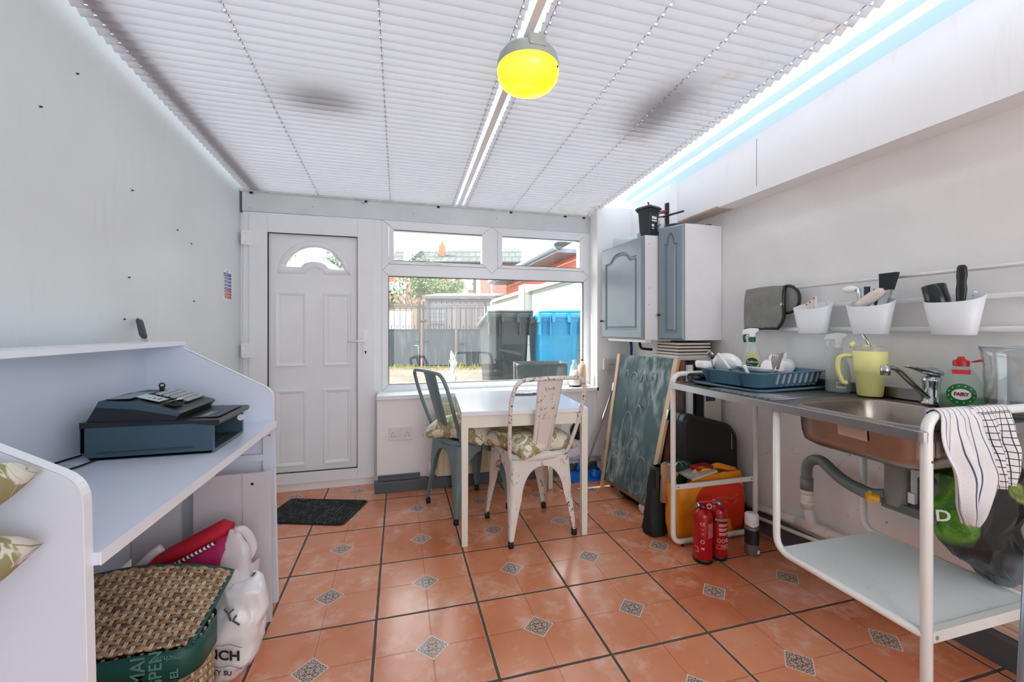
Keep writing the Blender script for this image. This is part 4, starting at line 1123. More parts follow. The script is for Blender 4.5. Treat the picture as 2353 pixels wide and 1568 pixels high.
# door mat
t = thing('door_mat', 'black ribbed door mat lying askew in front of the back door', 'mat', (-.45, 2.86, 0))
P4 = [V((-.705, 3.10, .0)), V((-.815, 2.77, 0)), V((-.32, 2.60, 0)), V((-.197, 2.935, 0))]
ex = (P4[3] - P4[0]).normalized(); ey = (P4[0] - P4[1]).normalized()
def matm():
    t_ = NT('ribbed black carpet'); P = t_.sep(t_.tc.outputs['Object'])
    q = t_.math('ADD', t_.math('MULTIPLY', P[0], ex.x), t_.math('MULTIPLY', P[1], ex.y))
    f_ = t_.math('ABSOLUTE', t_.math('SUBTRACT', t_.math('FRACT', t_.math('MULTIPLY', q, 46)), .5))
    c = t_.mix(t_.math('MULTIPLY', t_.step(f_, .2, .45), t_.step(t_.noise(34, 3), .45, .7)), lin((24, 28, 30)), lin((104, 112, 112)))
    return t_.done(t_.bsdf(c, .95, 0, f_, .8, .008))
def bil(u, v): return P4[1] * (1 - u) * (1 - v) + P4[2] * u * (1 - v) + P4[3] * u * v + P4[0] * (1 - u) * v
loop = [bil(x, y) for x, y in rrect(0, 1, 0, 1, .07, 5)]
m = MB(); m.prism([(p.x, p.y) for p in loop], .0005, .006, 'z'); m.build('mat_edge', M_black, t, W=True)
loop = [bil(x, y) for x, y in rrect(.02, .98, .02, .98, .06, 5)]
m = MB(); m.prism([(p.x, p.y) for p in loop], .004, .009, 'z'); m.build('ribbed_pile', matm(), t, W=True)
# ================================================================ dining table and metal chairs
t = thing('dining_table', 'small white square table with slim square legs by the window', 'table', (.693, 2.512, 0), -4.5)
hw, hd = .352, .362
m = MB(); m.box((-hw, -hd, .690), (hw, hd, .714)); m.build('tabletop', pm('white table laminate', (226, 232, 242), .16, var=.02), t, bev=.002)
m = MB(); k = .014
for lo, hi in (((-hw + k, -hd + k, .625), (hw - k, -hd + k + .02, .69)), ((-hw + k, hd - k - .02, .625), (hw - k, hd - k, .69)), ((-hw + k, -hd + k, .625), (-hw + k + .02, hd - k, .69)), ((hw - k - .02, -hd + k, .625), (hw - k, hd - k, .69))): m.box(lo, hi)
M_tleg = pm('cream white table paint', (228, 226, 214), .35, var=.04)
m.build('apron', M_tleg, t, bev=.001)
for sx in (-1, 1):
    for sy in (-1, 1):
        m = MB(); x, y = sx * (hw - .019), sy * (hd - .019)
        m.loft([[(x - r_, y - r_, z), (x + r_, y - r_, z), (x + r_, y + r_, z), (x - r_, y + r_, z)] for z, r_ in ((.0, .0155), (.69, .0185))], sm=False, cap0=True, cap1=True)
        m.build('leg', M_tleg, t, bev=.0015)
# newspaper on the table
t = thing('folded_leaflet', 'folded printed leaflet lying on the white table', 'leaflet', (.84, 2.66, .7145), -4.5)
m = MB()
for k in range(3):
    m.grid(lambda u, v: (-.12 + .24 * u, -.055 + .11 * v, .001 + .0045 * k + .0022 * math.sin(u * 7 + k) + (.006 * (1 - v) ** 6)), 12, 6)
def newsm():
    t_ = NT('printed paper'); mp = t_.new('ShaderNodeMapping'); mp.inputs['Scale'].default_value = (14, 90, 1); t_.l.new(t_.tc.outputs['Object'], mp.inputs[0])
    f_ = t_.math('MULTIPLY', t_.step(t_.noise(3, 3, .6, mp.outputs[0]), .5, .56), t_.step(t_.noise(16, 2), .42, .5))
    return t_.done(t_.bsdf(t_.mix(f_, lin((224, 220, 222)), lin((112, 106, 122))), .7))
m.build('pages', newsm(), t, thick=.001)

def chair(label, loc, rz, paint, rust, spread, lo, hi, sc):
    t = thing('metal_chair', label, 'chair', loc, rz, 'bistro chairs at the table')
    P_ = spotted('chipped chair paint', paint, rust, lo, hi, sc, .33, 0, spread)
    PB = spotted('worn chair tube paint', paint, rust, lo - .02, hi - .02, sc * 1.3, .33, 0, spread - .03)
    M_foot = pm('black rubber foot', (26, 26, 27), .7)
    S, ZT = .178, .452
    # seat pan
    def ring(f_, z):
        o = []
        for j in range(64):
            a = 2 * pi * j / 64; c_, s_ = math.cos(a), math.sin(a); e = .36
            o.append((S * f_ * math.copysign(abs(c_) ** e, c_) * (1 - .02 * (s_ < 0)), S * f_ * math.copysign(abs(s_) ** e, s_), z))
        return o
    m = MB(); m.loft([ring(1., ZT - .022), ring(1.005, ZT), ring(1.0, ZT + .012), ring(.97, ZT + .019), ring(.93, ZT + .0195), ring(.90, ZT + .0165), ring(.86, ZT + .0165), ring(.5, ZT + .011), ring(.02, ZT + .009)], cap1=True)
    m.build('seat', P_, t, thick=.0015, off=-1)
    # four sheet-metal legs whose flanges arch into the seat skirt
    for sx in (-1, 1):
        for sy in (-1, 1):
            m = MB()
            nu, nv = 20, 46
            ft = V((sx * .203, sy * (.203 if sy < 0 else .195), .028)); tp = V((sx * (S - .001), sy * (S - .001), ZT - .004))
            def wid(q):      # flange width along the leg
                z = ZT * (1 - q)
                apex = .11
                if q < apex: return S
                u_ = (q - apex) / (.50 - apex)
                arch = S - (S - .062) * math.sqrt(max(1 - (1 - min(u_, 1)) ** 2, 0)) ** .9 if u_ < 1 else .062
                return arch if u_ < 1 else .062 - (.062 - .0215) * ((q - .50) / .50) ** .8
            def f_(u, v):
                q = v * .11 / .12 if v < .12 else (.11 + .10 * ((v - .12) / .36) ** 1.8 if v < .48 else .21 + .79 * (v - .48) / .52); c = tp * (1 - q) + ft * q
                # sides bow in slightly, widening at top
                wd = wid(q); s_ = (u * 2 - 1) * wd; r_ = min(.026, wd * .5)
                if abs(s_) < r_:
                    th = R(45 + 45 * s_ / r_)
                    d = V((-r_ + r_ * math.cos(th), -r_ + r_ * math.sin(th), 0))
                elif s_ < 0: d = V((0, -abs(s_), 0))
                else: d = V((-abs(s_), 0, 0))
                dent = 0
                if abs(s_) < r_ and .42 < q < .62: dent = .004 * math.sin((q - .42) / .2 * pi)
                k_ = 1 - dent / max(abs(c.x), .01)
                return (c.x * k_ + sx * d.x, c.y * k_ + sy * d.y, c.z)
            m.grid(f_, nu, nv)
            lg = m.build('leg', P_, t, thick=.0025, off=-1)
            m = MB(); fx_ = V((ft.x - sx * .011, ft.y - sy * .011, 0))
            m.loft([[(fx_.x + x, fx_.y + y, z) for x, y in rrect(-.0135, .0135, -.0135, .0135, .007, 3)] for z in (.0, .033)], cap0=True, cap1=True)
            m.build('rubber_foot', M_foot, lg)
    # back hoop
    pts = rnd([(-.165, -.128, .428), (-.182, -.150, .475), (-.205, -.205, .62), (-.219, -.258, .79), (-.197, -.292, .89), (0, -.300, .897), (.197, -.292, .89), (.219, -.258, .79), (.205, -.205, .62), (.182, -.150, .475), (.165, -.128, .428)], .085, 7)
    m = MB(); m.tube(pts, .0112, 12); m.build('back_hoop', PB, t)
    # splat, wider at the top, with a pressed arched panel
    def sp(u, v, off=0.):
        z = .474 + (.893 - .474) * v; w_ = .053 + .02 * v
        y = -.168 - .133 * v + .012 * v * v - .0 + .008 * (2 * u - 1) ** 2
        return V((w_ * (2 * u - 1), y - off, z))
    m = MB(); m.grid(lambda u, v: sp(u, v), 12, 20)
    for k in (0, 1): m.grid(lambda u, v: sp(k, v) + V((0, .010 * u, -.002 * u)), 2, 20)
    sb = m.build('back_splat', P_, t, thick=.002)
    m = MB()
    arc = [(.5 + .33 * math.cos(pi * j / 16), .80 + .10 * math.sin(pi * j / 16)) for j in range(17)]
    m.tube([sp(.83, .06, .001)] + [sp(a_, b_, .001) for a_, b_ in arc] + [sp(.17, .06, .001)], .0028, 6); m.build('pressed_rib', P_, sb)
    m = MB(); m.box((-.055, -.176, .468), (.055, -.150, .478)); m.build('splat_tab', PB, t, bev=.004)
    return t
chair('worn white metal bistro chair with back to the camera and chipped rusty paint', (.731, 2.325, 0), 7.5, (226, 222, 216), (92, 58, 46), .475, .59, .615, 42)
chair('grey blue metal bistro chair side-on at the left of the table', (.432, 2.69, 0), -69, (108, 132, 136), (74, 92, 96), .6, .68, .74, 14)
cushion((.735, 2.34, .522), 22, .41, .41, .095, 'olive floral cushion on the white chair seat', 8, (0, 0), .03)
cushion((.44, 2.685, .53), -42, .43, .42, .11, 'cream floral cushion on the grey blue chair seat', 13, (0, 0), .03)

# ================================================================ things on the far wall
def socket(name, label, c, ax, w, h, extra=True):
    t = thing(name, label, 'socket', c)
    return t
M_sock = pm('white socket plastic', (226, 226, 224), .3, var=.03)
t = thing('double_socket', 'white double plug socket on the wall below the sill, left of the grey chair', 'socket', (.004, 3.055, .365))
m = MB(); m.prism([(x + .004, z + .408) for x, z in rrect(-.077, .077, -.045, .045, .006, 3)], 3.050, 3.0605, 'y'); m.build('faceplate', M_sock, t, W=True, bev=.002)
m = MB()
for cx in (-.042, .05):
    for dx, dz, wx, wz in ((0, .012, .004, .009), (-.012, -.012, .008, .004), (.012, -.012, .008, .004)): m.box((cx + dx - wx / 2, 3.0495, .404 + dz - wz / 2), (cx + dx + wx / 2, 3.0505, .404 + dz + wz / 2))
m.build('pin_holes', M_hole, t, W=True)
for x in (-.014, .010):
    m = MB(); m.box((x, 3.046, .418), (x + .015, 3.051, .445)); m.build('rocker_switch', M_sock, t, W=True, bev=.001)
for x in (-.053, .062):
    m = MB(); m.cyl((x, 3.0492, .409), (x, 3.051, .409), .004, n=8); m.build('screw', M_steel, t, W=True)

t = thing('wall_socket', 'surface mounted white socket box on the wall nib under the cabinet', 'socket', (1.63, 3.0, .82))
m = MB(); m.box((1.565, 2.985, .825), (1.70, 3.03, .915)); m.build('socket_box', pm('cream socket box', (214, 212, 204), .4), t, W=True, bev=.004)
for x in (1.618, 1.645):
    m = MB(); m.cyl((x, 2.984, .868), (x, 2.979, .868), .007, n=12); m.build('screw', M_steel, t, W=True)
m = MB(); m.tube(rnd([(1.585, 2.995, .826), (1.59, 2.99, .79), (1.63, 2.99, .78), (1.68, 2.995, .795)], .02), .003, 6); m.build('flex', M_wp, t, W=True)

# radiator
t = thing('radiator', 'cream panel radiator on the wall behind the table and chairs', 'radiator', (.78, 3.03, .04))
M_rad = pm('cream radiator enamel', (216, 212, 180), .35, var=.04)
def radf(u, v):
    x = .262 + .94 * u
    return (x, 2.995 - .006 * (.5 + .5 * math.cos(2 * pi * u * 26)) ** 3 * (1 if .06 < v < .94 else 0), .10 + .51 * v)
m = MB(); m.grid(radf, 208, 20); m.box((.262, 2.996, .10), (1.202, 3.04, .61)); m.build('radiator_panel', M_rad, t, W=True)
m = MB(); m.box((.255, 2.988, .605), (1.21, 3.045, .62)); m.box((.255, 2.99, .1), (.262, 3.045, .61)); m.build('radiator_grille', M_rad, t, W=True, bev=.003)
m = MB(); m.tube(rnd([(.262, 3.015, .13), (.215, 3.015, .13), (.215, 3.015, .0)], .02), .009, 8); m.cyl((.215, 3.015, .10), (.215, 3.015, .2), .014, n=14); m.build('valve', M_wp, t, W=True)
m = MB(); m.cyl((.19, 3.012, .105), (.24, 3.012, .105), .011, n=12); m.build('valve_nut', M_chrome, t, W=True)
m = MB(); m.tube([(1.2, 3.015, .135), (1.55, 3.015, .135)], .008, 8); m.build('pipe', M_grey if False else pm('painted grey pipe', (176, 178, 180), .4), t, W=True)
m = MB(); m.tube([(1.2, 3.015, .108), (1.55, 3.015, .108)], .008, 8)
m.build('pipe', pm('painted grey pipe lower', (176, 178, 180), .4), t, W=True)
m = MB()
for z in (.108, .135): m.cyl((1.30, 3.012, z), (1.325, 3.012, z), .0115, n=10)
m.build('pipe_coupling', pm('painted coupling', (186, 188, 190), .4), t, W=True)

t = thing('plug_in_timer', 'round black plug-in device on the wall behind the white chair', 'device', (1.372, 3.03, .27))
m = MB(); m.T = TM((1.372, 3.06, .345), 90); m.lathe([(0, 0), (.055, 0), (.07, .008), (.072, .03), (.06, .044), (.0, .046)], n=32); m.build('device_body', M_black, t, W=True)
m = MB(); m.T = TM((1.395, 3.013, .345), 90, 0, 0); m.prism(rrect(-.011, .011, -.018, .018, .004, 3), 0, .003); m.build('display_label', pm('grey label', (150, 150, 146), .4), t, W=True)

# bottle and jar on the sill
t = thing('pump_bottle', 'beige bottle with dark stopper at the right end of the window sill', 'bottle', (1.452, 3.15, .685))
m = MB(); m.lathe([(0, 0), (.033, 0), (.035, .004), (.035, .15), (.031, .17), (.018, .185), (.013, .19), (.013, .205), (0, .205)], (1.452, 3.15, .685)); m.build('bottle_body', pm('beige plastic', (206, 178, 158), .4), t, W=True)
m = MB(); m.cyl((1.452, 3.15, .89), (1.452, 3.15, .906), .0115, n=14); m.build('stopper', pm('brown stopper', (106, 74, 66), .5), t, W=True)
t = thing('candle_jar', 'squat cream jar on a dark base beside the beige bottle', 'jar', (1.372, 3.12, .685))
m = MB(); m.lathe([(0, .012), (.04, .012), (.043, .018), (.043, .10), (.038, .112), (.035, .114), (.035, .132), (.0, .134)], (1.372, 3.12, .685)); m.build('jar_body', pm('cream glass', (230, 224, 212), .25), t, W=True)
m = MB(); m.lathe([(0, 0), (.046, 0), (.046, .012), (0, .013)], (1.372, 3.12, .685)); m.build('jar_base', M_black, t, W=True)
t = thing('clear_bottle', 'pale blue translucent bottle standing behind the cream jar', 'bottle', (1.405, 3.2, .685))
m = MB(); m.lathe([(0, 0), (.037, 0), (.04, .01), (.04, .12), (.03, .16), (.018, .18), (.016, .21), (0, .21)], (1.405, 3.20, .685)); m.build('bottle_body', hazyclear('hazy blue plastic', (176, 206, 230), .55), t, W=True)

# blue dustpan and a mop leaning in the corner
t = thing('dustpan', 'bright blue dustpan with brush on the floor by the wall, behind the table leg', 'dustpan', (1.36, 2.93, .0))
M_blu = pm('bright blue plastic', (20, 118, 214), .35)
m = MB(); m.grid(lambda u, v: (1.24 + .25 * u, 2.87 + .15 * v, .004 + .035 * v ** 1.6 + .03 * max(abs(u - .5) - .44, 0) / .06), 20, 10)
m.build('pan', M_blu, t, W=True, thick=.004, off=1)
m = MB(); m.tube([(1.34, 3.0, .045), (1.37, 3.015, .10), (1.38, 3.02, .16)], [.014, .012, .008], 10); m.build('pan_handle', M_blu, t, W=True)
m = MB()
bagbody(m, [(1.47, 2.935, .003, .045, .04), (1.47, 2.935, .03, .05, .045), (1.465, 2.935, .07, .03, .03)], .012, 22, 4, 24)
m.build('crumpled_cloth', M_blu, label='crumpled bright blue cloth on the floor beside the dustpan', cat='cloth')
b = MB(); b.tube([(1.335, 2.90, .008), (1.66, 2.985, .72)], .0085, 10)
b.build('broom_handle', pm('grey tube', (150, 152, 154), .35, .4), label='thin grey broom handle leaning in the corner behind the chalkboard', cat='broom')

# ================================================================ folding chalkboard
def chalk():
    t_ = NT('wiped chalkboard'); P = t_.sep(t_.tc.outputs['Object'])
    mp = t_.new('ShaderNodeMapping'); mp.inputs['Scale'].default_value = (3, 3, 1.1); t_.l.new(t_.tc.outputs['Object'], mp.inputs[0])
    sm = t_.math('MULTIPLY', t_.step(t_.noise(5.5, 6, .62, mp.outputs[0], .5), .42, .68), t_.step(t_.noise(2.6, 2), .34, .58))
    c = t_.mix(t_.math('MULTIPLY', sm, .85), lin((70, 94, 97)), lin((200, 213, 215)))
    return t_.done(t_.bsdf(c, .75))
t = thing('chalkboard', 'wooden framed folding chalkboard sign with smudged chalk, leaning under the cabinets', 'chalkboard', (1.5, 2.48, 0))
BL, BR, TL, TR = V((1.413, 2.755, .0)), V((1.437, 2.20, .0)), V((1.562, 2.765, .968)), V((1.655, 2.195, .968))
fn = (BR - BL).cross(TL - BL).normalized()
if fn.x > 0: fn = -fn
def cb(u, v, d=0.):
    return BL * (1 - u) * (1 - v) + BR * u * (1 - v) + TL * (1 - u) * v + TR * u * v + fn * d
def slab(m, u0, u1, v0, v1, d0, d1, mi=0):
    q = [cb(u0, v0, d0), cb(u1, v0, d0), cb(u1, v1, d0), cb(u0, v1, d0), cb(u0, v0, d1), cb(u1, v0, d1), cb(u1, v1, d1), cb(u0, v1, d1)]
    m.add(q, [(0, 3, 2, 1), (4, 5, 6, 7), (0, 1, 5, 4), (1, 2, 6, 5), (2, 3, 7, 6), (3, 0, 4, 7)], mi)
def woodm(name, c, d, s=(30, 30, 2)):
    t_ = NT(name); mp = t_.new('ShaderNodeMapping'); mp.inputs['Scale'].default_value = s; t_.l.new(t_.tc.outputs['Object'], mp.inputs[0])
    return t_.done(t_.bsdf(t_.mix(t_.noise(2, 5, .6, mp.outputs[0]), lin(c), lin(d)), .55))
M_pine = woodm('pale pine', (186, 156, 120), (226, 202, 168)); M_brown = woodm('brown stained wood', (104, 62, 44), (158, 98, 66))
m = MB(); slab(m, .045, .945, .075, .998, -.012, -.004); m.build('slate', chalk(), t, W=True)
m = MB(); slab(m, 0, .05, 0, 1, -.018, .004); m.build('stile', M_pine, t, W=True, bev=.002)
m = MB(); slab(m, .94, 1., 0, 1, -.018, .004); m.build('stile', M_pine, t, W=True, bev=.002)
m = MB(); slab(m, .045, .945, .065, .08, -.016, -.002); m.build('bottom_rail', M_brown, t, W=True)
def slab2(m, u0, u1, v0, v1, sp0, sp1):
    """second leaf, folded behind and standing a little further back at the floor"""
    q = []
    for e in (0, 1):
        for u, v in ((u0, v0), (u1, v0), (u1, v1), (u0, v1)):
            p = cb(u, v, -.02 - .022 * e); q.append(p + V((.055 * (1 - v) * 1., 0, 0)))
    m.add(q, [(0, 3, 2, 1), (4, 5, 6, 7), (0, 1, 5, 4), (1, 2, 6, 5), (2, 3, 7, 6), (3, 0, 4, 7)])
for u0, u1 in ((.0, .06), (.95, 1.02)):
    m = MB(); slab2(m, u0, u1, 0, .99, 0, 0); m.build('rear_stile', M_brown, t, W=True, bev=.002)
m = MB(); slab2(m, .06, .95, .08, .98, 0, 0); m.build('rear_slate', pm('dark board', (40, 48, 48), .8), t, W=True)
for u, v in ((-.004, .72), (-.004, .28), (1.0, .62), (1.0, .2)):
    m = MB(); slab(m, u - .01, u + .016, v, v + .06, -.012, .006); m.build('hinge', M_steel, t, W=True)
M_chk = spotted('chalk dust', (150, 168, 170), (206, 216, 217), .45, .6, 26, .9, 0, .35)
for k, (u, v, w_, h_) in enumerate(((.22, .84, .05, .05), (.36, .83, .06, .05), (.52, .82, .07, .06), (.68, .84, .04, .06), (.27, .62, .03, .07), (.52, .6, .05, .06))):
    m = MB(); m.tube([cb(u + w_ * math.cos(a * pi / 8) * (.6 + .4 * (k % 2)), v + h_ * math.sin(a * pi / 8), -.0032) for a in range(9)], .0034, 4); m.build('chalk_mark', M_chk, t, W=True)
for (u, v, w_, h_) in ((.36, .47, .09, .13), (.23, .2, .10, .11), (.72, .22, .11, .12), (.5, .36, .05, .07)):
    m = MB(); m.tube([cb(u + w_ * math.cos(a * pi / 12), v + h_ * math.sin(a * pi / 12), -.0036) for a in range(24)], .0018, 4, closed=True); m.build('chalk_mark', M_chk, t, W=True)
m = MB(); m.tube([cb(.45, .05, .0) + V((.0, 0, 0)), cb(.47, .02, .0) + V((.01, 0, -.0)), cb(.5, .05, -.0)], .002, 5); m.build('chain', M_steel, t, W=True)
# rubbish under it
m = MB(); bagbody(m, [(1.50, 2.28, .003, .045, .04), (1.498, 2.28, .04, .05, .045), (1.495, 2.28, .09, .02, .02)], .012, 24, 6, 24)
m.build('crumpled_bag', M_bagw2, label='scrunched white plastic bag at the foot of the chalkboard', cat='bag')
m = MB()
bagbody(m, [(1.55, 2.5, .003, .06, .17), (1.55, 2.5, .05, .06, .16), (1.56, 2.5, .09, .03, .09)], .02, 12, 9, 28)
m.build('dark_sack', M_black, label='dark crumpled sack on the floor behind the chalkboard', cat='sack')

# ================================================================ wall cabinets
M_cdoor = pm('grey blue cabinet door paint', (130, 148, 155), .38, var=.05)
M_carc = pm('white cabinet carcass', (228, 228, 230), .3, var=.03)
def cabinet_door(par, o, ux, w_, h_, name='door'):
    """arched-panel door; o = lower corner, ux = unit vector along the width, face towards -normal"""
    ux = V(ux).normalized(); n = V((0, 0, 1)).cross(ux)          # outward face
    if n.x > 0: n = -n
    P = lambda a, z, d: V(o) + ux * a + V((0, 0, z)) + n * d
    m = MB()
    def prof(k): # outline inset k
        return [(k, k), (w_ - k, k), (w_ - k, h_ - k), (k, h_ - k)]
    m.loft([[P(a, z, d) for a, z in prof(k)] for k, d in ((0, 0), (0, .008), (.006, .014), (.012, .019))], sm=False, cap0=True)
    fr = .062 if w_ > .3 else .044
    x0, x1, z0, z1 = fr, w_ - fr, fr, h_ - fr
    def arch(k, rise=.055 if w_ > .3 else .07):
        N = 28; o_ = []
        a0, a1, c0 = x0 + k, x1 - k, z0 + k
        o_.append((a0, c0)); o_.append((a1, c0))
        zt = z1 - k - rise
        for j in range(N + 1):
            q = j / N; x = a1 + (a0 - a1) * q; s_ = abs(q - .5) * 2
            if s_ > .74: z = zt
            elif s_ > .58: z = zt + rise * .12 * (1 - (s_ - .58) / .16)
            else: z = zt + rise * (.12 + .88 * math.sqrt(max(1 - (s_ / .58) ** 2, 0)))
            o_.append((x, z))
        return o_
    A0 = arch(0)
    out = prof(.012)
    # face between outline and arched recess
    bm_pts = [P(a, z, .019) for a, z in out] + [P(a, z, .019) for a, z in A0]
    N = len(A0)
    m.add([P(a, z, .019) for a, z in (out[0], out[1], A0[1], A0[0])], [(0, 1, 2, 3)])
    m.add([P(a, z, .019) for a, z in (out[1], out[2], A0[2], A0[1])], [(0, 1, 2, 3)])
    m.add([P(a, z, .019) for a, z in (out[3], out[0], A0[0], A0[-1])], [(0, 1, 2, 3)])
    top = A0[2:]
    for i in range(len(top) - 1):
        (xa, za), (xb, zb) = top[i], top[i + 1]
        m.add([P(xa, za, .019), P(xb, zb, .019), P(xb, out[2][1], .019), P(xa, out[2][1], .019)], [(0, 1, 2, 3)])
    m.add([P(A0[2][0], A0[2][1], .019), P(out[2][0], out[2][1], .019), P(A0[2][0], out[2][1], .019)], [(0, 1, 2)])
    m.add([P(A0[-1][0], A0[-1][1], .019), P(out[3][0], out[3][1], .019), P(A0[-1][0], out[3][1], .019)], [(0, 1, 2)])
    m.loft([[P(a, z, d) for a, z in arch(k)] for k, d in ((0, .019), (.005, .008), (.011, .008), (.028 if w_ > .3 else .022, .0165))], sm=False, cap1=True)
    dr = m.build(name, M_cdoor, par, W=True)
    return dr, P
t = thing('wall_cabinet', 'wide wall cabinet with grey arched door, farther from the sink', 'cabinet', (1.7, 2.67, 1.08), group='wall cabinets')
m = MB(); m.box((1.545, 2.385, 1.08), (1.83, 2.955, 1.765))
for z in (1.71, 1.42, 1.31): m.cyl((1.575, 2.3845, z), (1.575, 2.386, z), .003, n=8, mi=1)
m.build('carcass', [M_carc, M_hole], t, W=True, bev=.001)
dr, P = cabinet_door(t, (1.543, 2.388, 1.083), (0, 1, 0), .562, .679)
m = MB(); q = P(.535, .13, .019); m.cyl(q, q + V((-.012, 0, 0)), .005, n=10); m.ball(q + V((-.018, 0, 0)), .009, 10); m.build('knob', pm('dark metal knob', (50, 50, 52), .35, .7), dr, W=True)
m = MB(); m.box((1.555, 2.40, 1.062), (1.60, 2.90, 1.08)); m.build('light_rail', M_carc, t, W=True, bev=.003)
t = thing('wall_cabinet', 'narrow wall cabinet with angled grey door, nearer the sink', 'cabinet', (1.85, 2.3, 1.08), group='wall cabinets')
m = MB(); m.prism([(1.722, 2.222), (1.998, 2.222), (1.998, 2.383), (1.652, 2.383)], 1.08, 1.813); m.build('carcass', M_carc, t, W=True, bev=.001)
u_ = V((1.645 - 1.72, 2.383 - 2.222, 0)); 
dr, P = cabinet_door(t, (1.722, 2.220, 1.083), u_, u_.length, .728)
m = MB(); q = P(u_.length - .018, .16, .019); n_ = (P(0, 0, 1) - P(0, 0, 0)); m.cyl(q, q + n_ * .012, .005, n=10); m.ball(q + n_ * .018, .009, 10); m.build('knob', pm('dark metal knob', (50, 50, 52), .35, .7), dr, W=True)

# on top of the cabinets
zc = 1.7655
t = thing('desk_tidy_bin', 'miniature black wheelie bin pot on top of the wide cabinet', 'pot', (1.615, 2.455, zc), 20)
m = MB()
m.loft([[(x, y, z) for x, y in rrect(-a, a, -b_, b_, .008, 4)] for z, a, b_ in ((0, .036, .034), (.003, .038, .036), (.10, .043, .042), (.118, .045, .044), (.122, .052, .05), (.13, .052, .05))], cap0=True, cap1=True)
m.build('pot_body', pm('black pot plastic', (44, 48, 54), .4), t)
m = MB(); m.loft([[(x, y, z + .03 * max(-y, 0) * 0) for x, y in rrect(-a, a, -a, a, .01, 4)] for z, a in ((.13, .056), (.134, .058), (.142, .05), (.146, .02))], cap1=True, cap0=True); m.build('pot_lid', pm('dark grey pot lid', (70, 70, 76), .45), t)
m = MB(); m.tube([(0, .0, .145), (.004, .0, .158), (-.004, 0, .168)], .004, 6); m.build('lid_knob', M_black, t)
for sx, z0, h_, w_ in ((0, .082, .012, .045), (.0, .071, .006, .045), (-.012, .045, .012, .02), (-.012, .035, .004, .018)):
    m = MB(); m.box((-.043 - .0, -.0, z0), (-.0415, .0, z0)) if False else m.box((sx - w_ / 2, -.0425, z0), (sx + w_ / 2, -.0400, z0 + h_)); m.build('printed_label', M_wp, t)
for sx in (-1, 1):
    m = MB(); m.cyl((sx * .03, .036, .012), (sx * .045, .036, .012), .012, n=16); m.build('wheel', pm('grey wheel', (180, 182, 184), .5), t)
for o_ in list(t.children):
    for v_ in o_.data.vertices: v_.co = V((v_.co.x * 1.12, v_.co.y * 1.12, v_.co.z * 1.42))
t = thing('coffee_press', 'antique brass and iron hand mill standing behind the miniature bin pot', 'mill', (1.74, 2.50, zc))
M_iron2 = pm('dark patinated iron', (54, 44, 42), .45, .5, var=.2); M_cop = pm('copper', (168, 106, 88), .35, .6)
m = MB(); m.box((1.773, 2.47, zc), (1.789, 2.50, 2.02)); m.build('upright', M_iron2, t, W=True, bev=.002)
m = MB(); m.tube([(1.60, 2.53, 1.905), (1.74, 2.48, 1.92), (1.82, 2.36, 1.935)], [.008, .01, .009], 8, flat=.7); m.build('lever', M_iron2, t, W=True)
m = MB(); m.tube(rnd([(1.70, 2.49, 1.91), (1.715, 2.49, 1.955), (1.775, 2.485, 1.96)], .03), .012, 10); m.build('elbow', M_cop, t, W=True)
m = MB(); m.lathe([(0, .0), (.03, 0), (.032, .05), (.028, .09), (0, .09)], (1.727, 2.485, 1.82), 20); m.build('cup', pm('pale cup', (226, 224, 222), .3), t, W=True)
m = MB(); m.tube([(1.725 + .042 * math.cos(a * pi / 12), 2.462, 1.81 + .055 * math.sin(a * pi / 12)) for a in range(24)], .006, 6, closed=True); m.tube([(1.69, 2.462, 1.77), (1.755, 2.46, 1.865)], .007, 6); m.build('wheel', pm('grey iron wheel', (112, 110, 112), .4, .5), t, W=True)
m = MB(); m.lathe([(0, 0), (.04, 0), (.04, .02), (.02, .03), (.018, .06), (0, .06)], (1.727, 2.49, zc), 20); m.build('base', M_iron2, t, W=True)
b = MB(); b.cyl((1.585, 2.86, zc + .0375), (1.80, 2.66, zc + .0375), .037, n=26); b.cyl((1.583, 2.862, zc + .0375), (1.584, 2.861, zc + .0375), .012, n=14, mi=1)
b.build('paper_roll', [pm('white paper roll', (232, 234, 238), .7), M_hole], label='white paper roll lying on top of the wide cabinet', cat='paper roll')
t = thing('hand_tool', 'flat black tool lying on top of the narrow cabinet', 'tool', (1.80, 2.30, 1.8135))
m = MB(); m.prism([(1.68, 2.355), (1.71, 2.30), (1.76, 2.29), (1.745, 2.36)], 1.814, 1.834); m.build('tool_head', pm('grey black metal', (62, 62, 66), .4, .5), t, W=True, bev=.004)
m = MB(); m.prism([(1.745, 2.33), (1.94, 2.245), (1.945, 2.262), (1.75, 2.352)], 1.815, 1.828); m.build('tool_handle', M_black, t, W=True, bev=.003)

